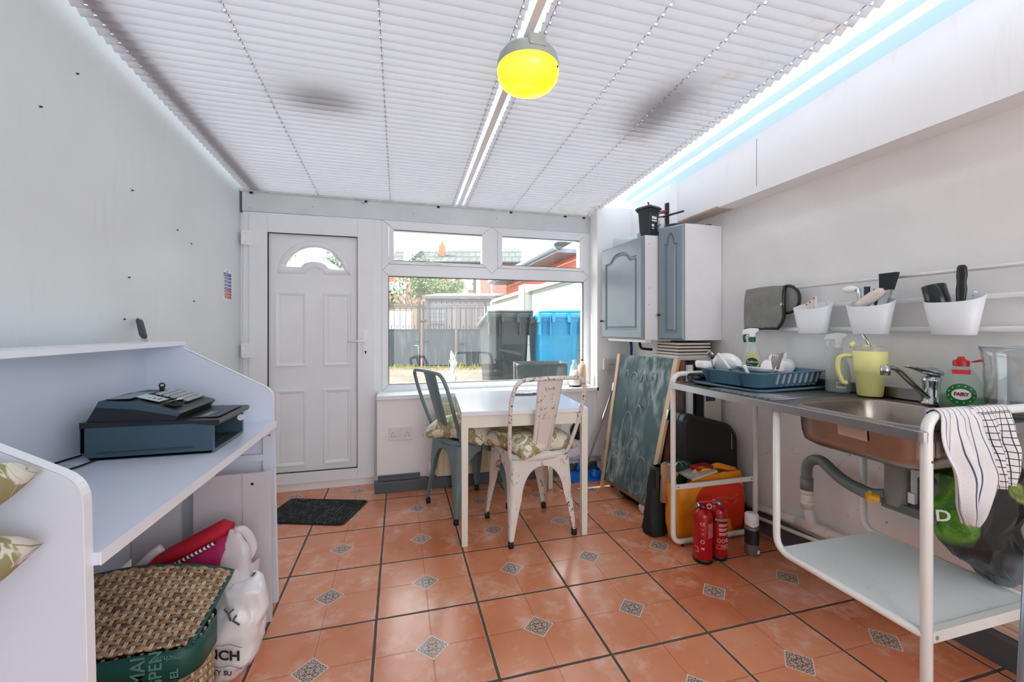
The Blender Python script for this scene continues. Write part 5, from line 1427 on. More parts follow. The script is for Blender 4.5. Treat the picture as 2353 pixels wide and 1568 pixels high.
# side table under the cabinets with notebooks
t = thing('side_table', 'pale grey side table squeezed under the narrow cabinet', 'table', (1.83, 2.38, 0))
m = MB(); m.rbox((1.67, 2.215, .955), (1.985, 2.50, .985), .02); m.build('tabletop', pm('pale grey laminate', (196, 192, 188), .4), t, W=True, bev=.004)
for x, y in ((1.70, 2.25), (1.955, 2.25), (1.955, 2.47), (1.70, 2.47)):
    m = MB(); m.box((x - .016, y - .016, 0), (x + .016, y + .016, .955)); m.build('leg', pm('grey wood leg', (150, 144, 138), .5), t, W=True)
M_nb = pm('black notebook cover', (38, 40, 42), .5); M_pg = pm('cream page edges', (222, 210, 192), .7)
for k in range(4):
    z = .9855 + k * .0205; dx = (0, .004, .004, .002)[k]; rz = (1, -.6, .4, -1.2)[k]
    t = thing('notebook', ('lowest', 'second lowest', 'second highest', 'topmost')[k] + ' black notebook in the stack under the narrow cabinet', 'notebook', (1.81 + dx, 2.35, z), rz, 'notebooks in the stack')
    for z0 in (0, .0160):
        m = MB(); m.box((-.125, -.11, z0), (.125, .11, z0 + .004)); m.build('cover', M_nb, t, bev=.001)
    m = MB(); m.box((-.1225, -.107, .004), (.118, .107, .016)); m.build('pages', M_pg, t)
# clutter between the side table and the chalkboard
t = thing('coiled_cable', 'blue cable and black hook hanging under the wide cabinet', 'cable', (1.66, 2.8, .99))
m = MB(); m.tube(rnd([(1.66, 2.75, 1.06), (1.66, 2.74, 1.0), (1.63, 2.70, .96), (1.64, 2.72, .86)], .03), .012, 8); m.build('blue_flex', pm('dark blue flex', (26, 66, 110), .4), t, W=True)
m = MB(); m.tube(rnd([(1.70, 2.70, 1.06), (1.70, 2.68, 1.01), (1.74, 2.60, 1.005)], .02), .01, 8); m.build('hook', M_black, t, W=True)
for x, y, w_, h_, c, lab in ((1.735, 2.19, .02, .93, (222, 220, 214), 'white plastic panel standing behind the sink leg'), (1.80, 2.2, .035, .9, (30, 30, 32), 'black slat standing behind the sink leg'), (1.86, 2.185, .05, .9, (216, 206, 184), 'cream boxed item standing against the wall behind the sink')):
    pass
t = thing('picture_canvas', 'upright cream edged picture panel standing behind the black case', 'panel', (1.86, 2.19, 0))
m = MB(); m.box((1.835, 2.185, 0), (1.96, 2.205, .90)); m.build('panel_board', pm('cream panel', (214, 206, 188), .6), t, W=True)
m = MB(); m.box((1.845, 2.1835, .70), (1.915, 2.1855, .895)); m.build('blue_print', pm('dark blue print', (40, 66, 96), .5, var=.3, sc=30), t, W=True)
b = MB(); b.box((1.775, 2.182, 0), (1.825, 2.205, .93)); b.build('plank', M_black, label='tall black slat standing between the chalkboard and the cream panel', cat='slat')
b = MB(); b.box((1.70, 2.165, 0), (1.735, 2.185, .93)); b.build('plank', M_wp, label='tall white slat standing just right of the chalkboard', cat='slat')
# black tool case
t = thing('tool_case', 'big black plastic tool case standing behind the yellow bag', 'case', (1.78, 2.09, 0))
m = MB()
pr_ = [(q.x, q.y) for q in rnd([(1.57, 0, 0), (1.965, 0, 0), (1.95, .52, 0), (1.90, .585, 0), (1.60, .665, 0), (1.57, .63, 0), (1.57, 0, 0)], .035, 4)][:-1]
def scaled(k): 
    cx, cz = 1.765, .32
    return [(cx + (x - cx) * k, cz + (z - cz) * k) for x, z in pr_]
m.loft([[(x, 2.035, max(z, .0)) for x, z in scaled(.93)], [(x, 2.05, max(z, 0)) for x, z in scaled(1.0)], [(x, 2.085, max(z, 0)) for x, z in scaled(1.0)], [(x, 2.089, max(z, 0)) for x, z in scaled(.985)], [(x, 2.093, max(z, 0)) for x, z in scaled(1.0)], [(x, 2.14, max(z, 0)) for x, z in scaled(1.0)], [(x, 2.155, max(z, 0)) for x, z in scaled(.93)]], sm=False, cap0=True, cap1=True)
m.build('case_shell', pm('black case plastic', (22, 23, 23), .5), t, W=True, bev=.003)
m = MB(); m.box((1.895, 2.031, .44), (1.90, 2.036, .53)); m.build('latch', M_chrome, t, W=True)
# ================================================================ freestanding sink unit
t = thing('sink_unit', 'freestanding steel sink on a white tubular frame along the right wall', 'sink unit', (1.66, 1.35, 0))
M_tube = pm('white enamelled tube', (230, 232, 228), .28, var=.05)
XF, XB, YN, YFR = 1.392, 1.925, .80, 1.89
def endframe(y, zlow):
    m = MB(); m.tube(rnd([(1.66, y, zlow), (XF, y, zlow), (XF, y, .914), (XB, y, .914), (XB, y, zlow), (1.66, y, zlow)], .055, 7), .0135, 12)
    if y > 1.5:
        for x in (1.45, 1.86): m.cyl((x, y, 0), (x, y, zlow), .008, n=10, mi=1)
    else:
        for x in (1.45, 1.86): m.cyl((x, y, 0), (x, y, zlow), .008, n=10, mi=1)
    return m.build('end_frame', [M_tube, M_black], t, W=True)
endframe(YFR, .024); endframe(YN, .024)
m = MB(); m.box((XF + .01, YFR - .006, .303), (XB - .01, YFR + .006, .327)); 
for x in (XF + .028, XB - .03): m.cyl((x, YFR - .0075, .315), (x, YFR - .005, .315), .004, n=8, mi=1)
m.build('cross_bar', [M_tube, M_hole], t, W=True, bev=.002)
m = MB(); m.box((XF + .008, YN - .011, .294), (XB - .008, YN + .011, .325)); m.cyl((XF + .022, YN - .0125, .308), (XF + .022, YN - .01, .308), .0065, n=12, mi=1)
m.build('cross_bar', [M_tube, pm('grey screw cap', (140, 146, 140), .5)], t, W=True, bev=.006)
m = MB(); m.cyl((XF, YN - .0142, .79), (XF, YN - .0125, .79), .004, n=10); m.build('screw', M_steel, t, W=True)
for x, y, nm in ((XF, 1.268, 'f'), (1.885, 1.30, 'b')):
    m = MB(); m.tube(rnd([(x, y, .855), (x, y, .31), (x, YN, .31)], .06, 7), .0125, 12); m.build('shelf_hanger', M_tube, t, W=True)
m = MB(); m.rbox((XF + .004, YN + .004, .308), (1.89, 1.262, .319), .012); 
def shelfm():
    t_ = NT('dirty white shelf'); P = t_.sep(t_.tc.outputs['Object'])
    near = t_.step(t_.math('ADD', P[1], t_.math('MULTIPLY', t_.noise(5, 2), .1)), -.3, -.42)
    f_ = t_.math('MULTIPLY', t_.step(t_.noise(95, 3, .6), .68, .72), t_.step(t_.noise(7, 3), .45, .6))
    return t_.done(t_.bsdf(t_.mix(t_.math('MULTIPLY', f_, .85), lin((236, 243, 243)), lin((70, 70, 66))), .25))
m.build('lower_shelf', shelfm(), t, W=True, bev=.003)
m = MB(); m.tube([(1.925, 1.89, .10), (1.93, 1.25, .165)], .010, 10); m.build('stretcher', M_tube, t, W=True)
# worktop with the bowl pressed into it
X0, X1, Y0, Y1, ZT = 1.368, 1.975, .79, 1.905, .872
N_ = 8
hole = rrect(1.438, 1.865, .83, 1.262, .075, N_)
def outer_loop(r):
    return rrect(X0, X1, Y0, Y1, r, N_)
m = MB()
o0 = outer_loop(.02)
m.loft([[(x, y, ZT - .03) for x, y in o0], [(x, y, ZT - .003) for x, y in o0], [(x + .003 * (1 if x < 1.6 else -1), y + .003 * (1 if y < 1.3 else -1), ZT) for x, y in o0], [(x + (.016 if x < 1.6 else -.016), y + (.016 if y < 1.3 else -.016), ZT) for x, y in o0], [(x + (.02 if x < 1.6 else -.02), y + (.02 if y < 1.3 else -.02), ZT - .005) for x, y in o0],
        [(x, y, ZT - .005) for x, y in rrect(1.425, 1.878, .817, 1.275, .085, N_)], [(x, y, ZT - .002) for x, y in rrect(1.432, 1.871, .824, 1.268, .08, N_)]], sm=False)
for k in range(11):
    y = 1.34 + k * .033
    m.tube([(1.44, y, ZT - .0045), (1.88, y, ZT - .0045)], .0035, 6, flat=.5)
m.box((1.945, Y0 + .02, ZT), (1.975, Y1 - .01, ZT + .04))
wt = m.build('worktop', pm('brushed stainless worktop', (168, 166, 166), .3, 1., var=.08, sc=4), t, W=True)
m = MB()
LP = []
for k, z, r_ in ((0, ZT - .003, .075), (.006, ZT - .012, .072), (.012, ZT - .10, .07), (.02, ZT - .13, .065), (.05, ZT - .148, .05), (.12, ZT - .155, .03), (.16, ZT - .158, .02)):
    LP.append([(x, y, z) for x, y in rrect(1.438 + k, 1.865 - k, .83 + k, 1.262 - k, max(r_ - k * .1, .015), N_)])
m.loft(LP, cap1=True); bw = m.build('sink_bowl', pm('stained stainless steel', (172, 160, 150), .3, 1., var=.12, sc=7), t, W=True, thick=.0015)
m = MB()
for k in range(4): m.box((1.838 - .0, .905 - .012 * k, .822), (1.8535, .909 - .012 * k, .845))
m.cyl((1.846, .885, .833), (1.854, .885, .833), .006, n=10)
m.build('overflow_slots', M_black, bw, W=True)
m = MB(); m.prism([(1.078, .842), (.985, .845), (.983, .79), (1.075, .793)], 1.4425, 1.4435, 'x'); m.build('paper_sticker', pm('old beige sticker', (196, 172, 152), .7), bw, W=True)
M_trap = pm('grey waste plastic', (122, 130, 130), .45)
M_trap2 = pm('dark grey waste plastic', (96, 102, 106), .45)
t2 = thing('waste_trap', 'grey plastic waste trap hanging under the sink bowl', 'trap', (1.66, 1.03, .53))
m = MB(); m.lathe([(0, .183), (.06, .183), (.062, .17), (.05, .155), (.036, .15), (.034, .14), (.034, .02), (.03, .01), (0, .01)], (1.665, 1.04, .53), 28); m.build('waste_body', M_trap, t2, W=True)
m = MB(); m.box((1.64, .92, .525), (1.70, 1.075, .555)); m.lathe([(0, 0), (.045, 0), (.045, .11), (.03, .13), (0, .13)], (1.70, .95, .54), 24); m.build('bottle_trap', M_trap2, t2, W=True, bev=.004)
m = MB(); m.box((1.655, .985, .565), (1.665, 1.003, .60)); m.build('clip', M_wp, t2, W=True)
m = MB(); m.cyl((1.625, 1.07, .555), (1.60, 1.095, .555), .016, n=16); m.box((1.60, 1.08, .545), (1.606, 1.09, .58)); m.build('drain_cap', pm('yellow tap cap', (222, 166, 20), .4), t2, W=True, bev=.003)
def ribbed():
    pts = rnd([(1.925, 1.585, .405), (1.925, 1.585, .50), (1.90, 1.50, .545), (1.80, 1.32, .51), (1.70, 1.14, .55 - .02), (1.665, 1.06, .565)], .09, 10)
    o = [pts[0]]; 
    for a, c in zip(pts[:-1], pts[1:]):
        d = (c - a).length; n = max(1, int(d / .0022))
        for k in range(1, n + 1): o.append(a + (c - a) * k / n)
    return o
hp = ribbed(); b = MB(); b.tube(hp, [.0225 + .0014 * (1 if (i // 2) % 2 else -1) for i in range(len(hp))], 14)
b.build('waste_hose', M_trap, label='ribbed grey flexible waste hose arching from the sink trap to the white pipe', cat='hose')
t2 = thing('waste_pipe', 'white plastic waste pipe running low along the right wall with a tee', 'pipe', (1.95, 1.6, .15))
M_wpipe = pm('white waste pipe', (232, 231, 226), .3)
m = MB(); m.tube([(1.955, 2.03, .135), (1.955, 1.30, .205)], .021, 16); m.build('run_pipe', M_wpipe, t2, W=True)
m = MB(); m.tube([(1.955, 1.66, .17), (1.955, 1.50, .186)], .026, 16); m.tube(rnd([(1.955, 1.555, .18), (1.94, 1.575, .20), (1.925, 1.585, .30)], .02), .022, 14); m.build('tee', M_wpipe, t2, W=True)
m = MB()
for z in (.292, .345): m.cyl((1.925, 1.585, z), (1.925, 1.585, z + .02), .0285, n=18)
m.cyl((1.925, 1.585, .275), (1.925, 1.585, .37), .0255, n=18); m.build('coupling', M_wpipe, t2, W=True)
m = MB(); m.cyl((1.925, 1.585, .365), (1.925, 1.585, .425), .027, n=18); m.build('hose_socket', M_trap, t2, W=True)

# tap
t2 = thing('mixer_tap', 'chrome mixer tap with long swan spout over the sink bowl', 'tap', (1.915, 1.085, .872))
M_ch = pm('polished chrome', (190, 194, 196), .08, 1., var=.0)
m = MB(); m.lathe([(0, 0), (.034, 0), (.034, .006), (.027, .012), (.025, .07), (.028, .085), (.028, .10), (0, .104)], (1.915, 1.085, .872), 28); m.build('tap_body', M_ch, t2, W=True)
m = MB(); m.tube(rnd([(1.905, 1.085, .888), (1.83, 1.095, .95), (1.765, 1.103, 1.005), (1.725, 1.108, 1.012), (1.712, 1.11, 1.008)], .04), .0125, 12, flat=.7); m.cyl((1.716, 1.109, 1.018), (1.716, 1.109, .982), .0145, n=18); m.build('spout', M_ch, t2, W=True)
m = MB(); m.loft([[(1.915 + dx + r_ * .6 * math.cos(a * pi / 6) * .0, 1.085 + r_ * math.cos(a * pi / 6) + dy, .972 + z + h_ * math.sin(a * pi / 6)) for a in range(12)] for dx, dy, z, r_, h_ in ((.03, 0, .008, .02, .008), (.02, 0, .014, .028, .016), (0, 0, .02, .029, .018), (-.02, .004, .022, .026, .014), (-.06, .012, .032, .017, .007), (-.105, .02, .042, .013, .004), (-.112, .021, .042, .006, .002))], cap0=True, cap1=True)
m.build('lever', M_ch, t2, W=True)

# yellow tumbler
t2 = thing('tumbler', 'pale yellow insulated tumbler with handle and steel straw beside the sink bowl', 'tumbler', (1.90, 1.285, .872))
M_yel = pm('pale yellow coating', (236, 228, 148), .45, var=.02)
m = MB(); m.lathe([(0, 0), (.041, 0), (.043, .004), (.049, .088), (.053, .096), (.056, .105), (.057, .185), (.054, .187), (0, .187)], (0, 0, 0), 40); m.build('tumbler_body', M_yel, t2)
m = MB(); d = V((-.55, .83, 0)).normalized()
hp = rnd([d * .052 + V((0, 0, .165)), d * .103 + V((0, 0, .165)), d * .108 + V((0, 0, .10)), d * .088 + V((0, 0, .045)), d * .072 + V((0, 0, .05))], .03); m.tube(hp, .0115, 10, flat=.8); m.build('handle', M_yel, t2)
m = MB(); m.lathe([(.054, .187), (.054, .204), (.05, .207), (.0, .206)], n=36); m.build('lid', hazyclear('clear lid', (206, 200, 190), .45), t2)
m = MB(); m.tube([d * .056 + V((0, 0, .205)), d * .062 + V((0, 0, .212)), d * .05 + V((0, 0, .222))], .008, 8); m.box((-.03, -.006, .206), (.03, .008, .213)); m.build('lid_lever', M_yel, t2)
m = MB(); m.tube([(.0, -.01, .19), (-.02, .018, .262)], .0052, 10); m.build('straw', M_chrome, t2)

def spray(name, label, loc, rz, body, head, trig, clear, H=.27, w_=.046, d_=.034):
    t2 = thing(name, label, 'bottle', loc, rz, 'spray bottles by the sink')
    m = MB(); k = H / .27
    prof = [(0, 0), (.92, 0), (1., .008), (1., .08), (.88, .12), (.62, .155), (.36, .185), (.34, .20)]
    m.loft([[(w_ * r_ * math.copysign(abs(math.cos(a * pi / 14)) ** .8, math.cos(a * pi / 14)), d_ * max(r_, .35 * (r_ > 0)) * math.copysign(abs(math.sin(a * pi / 14)) ** .8, math.sin(a * pi / 14)), z * k) for a in range(28)] for r_, z in prof if r_ > 0], cap0=True, cap1=True)
    m.build('bottle_body', body, t2)
    m = MB(); m.lathe([(.0165, .198 * k), (.0175, .2 * k), (.0175, .222 * k), (0, .222 * k)], n=22); m.build('collar', trig, t2)
    m = MB(); m.prism([(-.048, .236 * k), (-.05, .244 * k), (-.042, .262 * k), (-.01, .27 * k), (.03, .268 * k), (.034, .255 * k), (.018, .245 * k), (.013, .222 * k), (-.013, .222 * k), (-.016, .238 * k)], -.013, .013, 'y'); m.build('spray_head', head, t2, bev=.005)
    m = MB(); m.tube(rnd([(-.03, 0, .24 * k), (-.04, 0, .225 * k), (-.034, 0, .195 * k)], .01), .0055, 8, flat=1.2); m.build('trigger', trig, t2)
    return t2
M_fros = hazyclear('frosted spray plastic', (222, 226, 224), .4, .3)
t2 = spray('spray_bottle', 'unlabelled translucent spray bottle standing left of the yellow tumbler', (1.885, 1.405, .872), -53, hazyclear('milky clear bottle', (196, 204, 198), .62), M_fros, M_fros, .6, .262)
t2b = t2
m = MB(); m.box((-.006, -.0405, .022), (.026, -.0385, .046)); m.build('barcode_sticker', M_wp, t2)
m = MB(); 
for k in range(7): m.box((-.003 + .004 * k, -.0412, .026), (-.001 + .004 * k, -.0404, .042))
m.build('barcode', M_hole, t2)
t2 = spray('spray_bottle', 'clear spray bottle with white head and green collar behind the dish rack', (1.875, 1.862, .872), -45, hazyclear('clear bottle', (214, 224, 222), .6), M_wp, pm('green plastic', (12, 92, 62), .4), .6, .285, .05, .036)
m = MB(); m.prism([(.001 + .032 * math.cos(a * pi / 12), .10 + .05 * math.sin(a * pi / 12)) for a in range(24)], -.0405, -.0385, 'y'); m.build('yellow_label', pm('lemon label', (232, 226, 130), .5, var=.15, sc=40), t2)
m = MB(); m.prism([(.029 * math.cos(a * pi / 12), .098 + .026 * math.sin(a * pi / 12)) for a in range(24)], -.0412, -.0404, 'y'); m.build('green_oval', pm('deep green print', (14, 78, 46), .5), t2)
m = MB(); m.text('Zoflora', .017, TM((0, -.0413, .101), 90), bold=.0003); m.build('lettering', M_wp, t2)

# washing-up liquid
t2 = thing('washing_up_bottle', 'clear bottle of green washing up liquid with red cap beside the tap', 'bottle', (1.885, .985, .872), -62)
def fb(z, x0, y0): return [(x0 * math.copysign(abs(math.cos(a * pi / 20)) ** .85, math.cos(a * pi / 20)), y0 * math.copysign(abs(math.sin(a * pi / 20)) ** .85, math.sin(a * pi / 20)), z) for a in range(40)]
m = MB(); m.loft([fb(0, .05, .03), fb(.004, .055, .034), fb(.06, .058, .036), (fb(.09, .052, .034)), fb(.12, .038, .028), fb(.142, .024, .022), fb(.15, .019, .019)], cap0=True, cap1=True); m.build('bottle_body', hazyclear('clear pale green plastic', (176, 200, 180), .72), t2)
m = MB(); m.loft([fb(.002, .049, .029), fb(.005, .053, .032), fb(.045, .0555, .034)], cap0=True, cap1=True); m.build('liquid', hazyclear('green liquid', (24, 110, 10), .15), t2)
m = MB(); m.lathe([(.021, .15), (.021, .168), (.014, .172), (.009, .176), (.009, .183), (0, .183)], n=24)
m.prism([(.02, .166), (.046, .176), (.055, .176), (.05, .169), (.03, .164)], -.01, .01, 'y'); m.build('flip_cap', pm('red cap', (196, 14, 24), .35), t2, bev=.001)
def curve_front(z0, off=.0008):
    def f_(x, y, z):
        zz = z0 + y
        # half depth of the bottle at that height
        for (za, xa, ya), (zb, xb, yb) in zip(((0, .05, .03), (.004, .055, .034), (.06, .058, .036), (.09, .052, .034), (.12, .038, .028), (.142, .024, .022)), ((.004, .055, .034), (.06, .058, .036), (.09, .052, .034), (.12, .038, .028), (.142, .024, .022), (.15, .019, .019))):
            if za <= zz <= zb + 1e-6: break
        q = (zz - za) / (zb - za); xx, yy = xa + (xb - xa) * q, ya + (yb - ya) * q
        c_ = min(abs(x) / xx, .98); 
        s_ = (1 - c_ ** (2 / .85)) ** (.85 / 2)
        return (x, -yy * s_ - off - z, zz)
    return f_
def disc(m, rx, rz, zc, off, mi=0, n=30, x0=0.):
    f_ = curve_front(zc, off)
    ring = [[f_(x0 + rx * k / 4 * math.cos(2 * pi * j / n), rz * k / 4 * math.sin(2 * pi * j / n), 0) for j in range(n)] for k in (4, 3, 2, 1)]
    m.loft(ring, mi, cap1=True)
m = MB(); disc(m, .036, .037, .055, .0006); m.build('green_label', pm('label green', (8, 110, 44), .4, var=.2, sc=40), t2)
m = MB(); disc(m, .0235, .0185, .055, .0014); m.build('white_oval', pm('label white', (232, 236, 228), .4), t2)
m = MB(); f_ = curve_front(.0555, .0022); m.text('FAIRY', .0165, f_, sx=.82, bold=.0007); m.build('lettering', pm('dark red ink', (150, 12, 40), .5), t2)
m = MB()
f_ = curve_front(.055, .0016)
for j in range(12):
    a = 2 * pi * j / 12 + .2
    m.tube([f_(.031 * math.cos(a - .08), .029 * math.sin(a - .08), 0), f_(.031 * math.cos(a + .08), .029 * math.sin(a + .08), 0)], .0013, 5)
m.build('leaf_marks', pm('pale mint print', (196, 230, 196), .5), t2)
m = MB(); f_ = curve_front(.132, .0008)
m.grid(lambda u, v: f_(-.026 + .052 * u if False else (-.022 + .044 * u), -.008 + .015 * v, 0), 16, 3); m.build('red_neck_label', pm('red label', (206, 20, 40), .45), t2)
# clear container at the near end
t2 = thing('glass_vase', 'large clear glass container at the near end of the sink by the towels', 'container', (1.885, .855, .872))
m = MB(); m.lathe([(0, .004), (.062, .004), (.066, .01), (.068, .16), (.073, .19), (.078, .222), (.075, .222), (.07, .19), (.065, .16), (.063, .012), (0, .008)], n=44); m.build('glass_body', glassmat('clear container glass', (.93, .95, .955, 1), 1.3, .02, 1.5, .05), t2)
m = MB(); m.tube([(.077 * math.cos(a * pi / 24), .077 * math.sin(a * pi / 24), .222) for a in range(48)], .0022, 6, closed=True); m.build('rim', hazyclear('glass rim', (210, 216, 218), .4, .05), t2)

# ================================================================ dish rack and what stands in it
t2 = thing('dish_rack', 'blue plastic dish rack on its drip tray on the draining board', 'dish rack', (1.52, 1.47, .873), 6)
M_blue = pm('dusty blue plastic', (104, 142, 164), .4, var=.05)
RW, RD = .44, .36
m = MB()
tr = lambda k, z: [(x, y, z) for x, y in rrect(-k, RW + k + .02, -k, RD + k, .05, 6)]
m.loft([tr(-.005, .0), tr(.012, .002), tr(.022, .012), tr(.026, .012), tr(.014, .0)], cap0=True); m.build('drip_tray', M_blue, t2)
m = MB()
rk = lambda k, z: [(x, y, z) for x, y in rrect(.02 - k, RW - .0 + k, .02 - k, RD - .02 + k, .035, 6)]
m.loft([rk(-.01, .012), rk(-.006, .014), rk(.012, .074), rk(.022, .078), rk(.022, .081), rk(.010, .080), rk(-.012, .02)], cap0=True)
rb_ = m.build('rack_basket', M_blue, t2)
m = MB()
for k in range(8):
    x = .125 + .038 * k
    m.prism([(a, b_) for a, b_ in [(q[0], q[1]) for q in rrect(x, x + .013, .026, .074, .006, 4)]], .0055, .0095, 'y', 0, lambda a, b_, c: (a, b_ + .012 - (c - .026) * .27, c))
m.build('plate_slots', pm('pale slot gap', (176, 190, 198), .5), rb_)
m = MB()
for k in range(7):
    x = .148 + .038 * k
    m.box((x, .012, .016), (x + .008, RD - .02, .022)); m.tube([(x + .004, .06, .02), (x + .004, .08, .05), (x + .004, .10, .02)], .003, 6)
m.build('rack_ribs', M_blue, rb_)
m = MB()
for y in (.085, .27):
    m.prism([(y, .016), (y + .016, .016), (y + .018, .07), (y - .002, .07)], .0045, .0065, 'x', 0, lambda a, b_, c: (a - (c - .016) * .27, b_, c))
m.build('dark_recess', pm('dark blue recess', (36, 60, 82), .5), rb_)
def inrack(x, y, z=0.):
    a = R(6); return V((1.52 + x * math.cos(a) - y * math.sin(a), 1.47 + x * math.sin(a) + y * math.cos(a), .873 + z))
M_china = pm('white china', (238, 238, 238), .12, var=.01)
M_cut = pm('steel cutlery', (150, 140, 136), .22, 1.)
for k, (x, y, rz, ty, lab) in enumerate(((.10, .26, 40, 62, 'white plate leaning at the back of the dish rack under the spray bottle'), (.17, .13, 10, 68, 'white plate lying low in the front of the dish rack'))):
    m = MB(); m.T = TM(inrack(x, y, .088 if k == 0 else .07), 0, ty if k == 0 else 8, rz); r_ = .07 if k == 0 else .10
    m.lathe([(0, 0), (r_ * .6, 0), (r_ * .68, .004), (r_, .016), (r_ * .99, .019), (r_ * .66, .007), (0, .004)], n=40)
    m.build('plate', M_china, label=lab, cat='plate', group='white plates in the rack')
m = MB(); m.T = TM(inrack(.03, .33, .081), 0, 0, 8); m.loft([[(x, y, z) for x, y in rrect(-a, a, -b_, b_, .012, 4)] for z, a, b_ in ((0, .038, .028), (.003, .04, .03), (.03, .041, .031), (.036, .036, .026))], cap0=True, cap1=True)
m.build('butter_dish', M_china, label='small white lidded box on the far left corner of the dish rack', cat='box')
def mug(x, y, rz, tilt, lab, z=.048):
    t3 = thing('mug', lab, 'mug', inrack(x, y, z), rz, 'white mugs in the rack')
    T_ = TM((0, 0, 0), 0, tilt, 0)
    m = MB(); m.T = T_; m.lathe([(0, 0), (.032, 0), (.036, .004), (.04, .085), (.0385, .087), (.036, .084), (.033, .008), (0, .006)], n=32); m.build('mug_body', M_china, t3)
    m = MB(); m.T = T_; m.tube(rnd([(-.036, 0, .07), (-.066, 0, .07), (-.066, 0, .02), (-.035, 0, .018)], .022), .0055, 10); m.build('mug_handle', M_china, t3)
mug(.285, .10, 100, 82, 'white mug on its side in the dish rack, nearer the fork', .075)
mug(.37, .15, 35, 78, 'white mug with raised handle at the right end of the dish rack', .078)
def cutlery(name, label, p0, p1, kind):
    p0, p1 = V(p0), V(p1); ax = (p1 - p0); L_ = ax.length
    side_ = V((.62, -.78, 0)); T_ = basis(p0, ax, side_)
    t3 = thing(name, label, 'cutlery', p0)
    if kind == 'fork':
        m = MB(); m.T = T_
        m.loft([[(x, w_, z - .0008), (x, w_, z + .0008), (x, -w_, z + .0008), (x, -w_, z - .0008)] for x, w_, z in ((0, .0035, 0), (L_ * .45, .003, 0), (L_ * .56, .0075, .003), (L_ * .68, .0125, .004), (L_ * .74, .0125, .003))], sm=False, cap0=True, cap1=True)
        m.build('fork_shaft', M_cut, t3, W=True)
        for k in range(4):
            m = MB(); m.T = T_; y = -.0105 + .007 * k; m.loft([[(x, y + w_, z - .0008), (x, y + w_, z + .0008), (x, y - w_, z + .0008), (x, y - w_, z - .0008)] for x, w_, z in ((L_ * .73, .002, .003), (L_ * .9, .0016, 0), (L_, .0009, -.002))], sm=False, cap0=True, cap1=True)
            m.build('tine', M_cut, t3, W=True)
    elif kind == 'knife':
        m = MB(); m.T = T_; m.prism([(L_ * .42, -.006), (L_ * .9, -.009), (L_ * .97, -.005), (L_, .004), (L_ * .9, .006), (L_ * .42, .006)], -.0008, .0008); m.build('blade', M_cut, t3, W=True)
        m = MB(); m.T = T_; m.tube([(0, 0, 0), (L_ * .43, 0, 0)], .005, 8, flat=.7); m.build('handle', M_cut, t3, W=True)
    elif kind == 'spoon':
        m = MB(); m.T = T_; m.tube([(0, 0, 0), (L_ * .72, 0, 0)], .003, 8); m.build('handle', M_cut, t3, W=True)
        m = MB(); m.T = T_; m.grid(lambda u, v: (L_ * .85 + L_ * .17 * (2 * v - 1), .019 * math.sin(pi * min(max(v, .02), .98)) ** .6 * (2 * u - 1), .006 * ((2 * u - 1) ** 2 + (2 * v - 1) ** 2) - .006), 10, 12); m.build('bowl', M_cut, t3, W=True, thick=.001)
    else:
        m = MB(); m.T = T_; m.tube([(0, 0, 0), (.01, 0, 0), (L_ * .95, 0, 0), (L_, 0, 0)], [.006, .007, .0085, .004], 10, flat=.7); m.build('white_handle', M_wp, t3, W=True)
        m = MB(); m.T = T_; m.box((-.014, -.006, -.004), (.002, .006, .004)); m.build('ferrule', M_chrome, t3, W=True)
cutlery('fork', 'steel fork standing tines up in the front of the dish rack', inrack(.115, .03, .035), inrack(.10, .045, .165) + V((.055, .0, 0)), 'fork')
cutlery('table_knife', 'steel table knife slanting to the right in the front of the dish rack', inrack(.125, .028, .035), inrack(.22, .055, .168), 'knife')
cutlery('spoon', 'large steel spoon standing at the far end of the dish rack', inrack(.075, .30, .03), inrack(.025, .295, .165), 'spoon')
cutlery('utensil', 'white handled utensil leaning left over the dish rack in front of the spoon', inrack(.07, .215, .082), inrack(.025, .245, .158), 'uten')
cutlery('utensil', 'short grey handle poking up in the middle of the dish rack', inrack(.09, .12, .05), inrack(.07, .135, .108), 'spoon2')
t3 = thing('glass_bowl', 'upturned clear glass bowl in the middle of the dish rack', 'bowl', inrack(.19, .24, .04))
m = MB(); m.T = TM((0, 0, .0), 0, 0, 0); m.lathe([(.075, .0), (.077, .002), (.066, .04), (.035, .06), (0, .062)], n=40); m.build('bowl_glass', glassmat('clear bowl glass', (.86, .88, .88, 1), 1.6, .02, 1.5, .08), t3)
m = MB(); m.tube([(.075 * math.cos(a * pi / 20), .075 * math.sin(a * pi / 20), .0) for a in range(40)], .0025, 6, closed=True); m.build('rim', M_cut, t3)
t3 = thing('coffee_flask', 'black cylinder lying on the far left end of the draining board', 'cylinder', (1.52, 1.865, .8725))
m = MB(); m.cyl((1.475, 1.862, .896), (1.66, 1.885, .896), .0225, n=26); m.build('cylinder_body', M_black, t3, W=True)
m = MB(); m.cyl((1.4745, 1.862, .896), (1.473, 1.8618, .896), .012, n=18); m.build('end_disc', pm('grey end disc', (70, 70, 70), .3), t3, W=True)
m = MB(); m.box((1.53, 1.845, .902), (1.575, 1.851, .915)); m.build('silver_label', pm('silver label', (140, 138, 136), .3), t3, W=True)

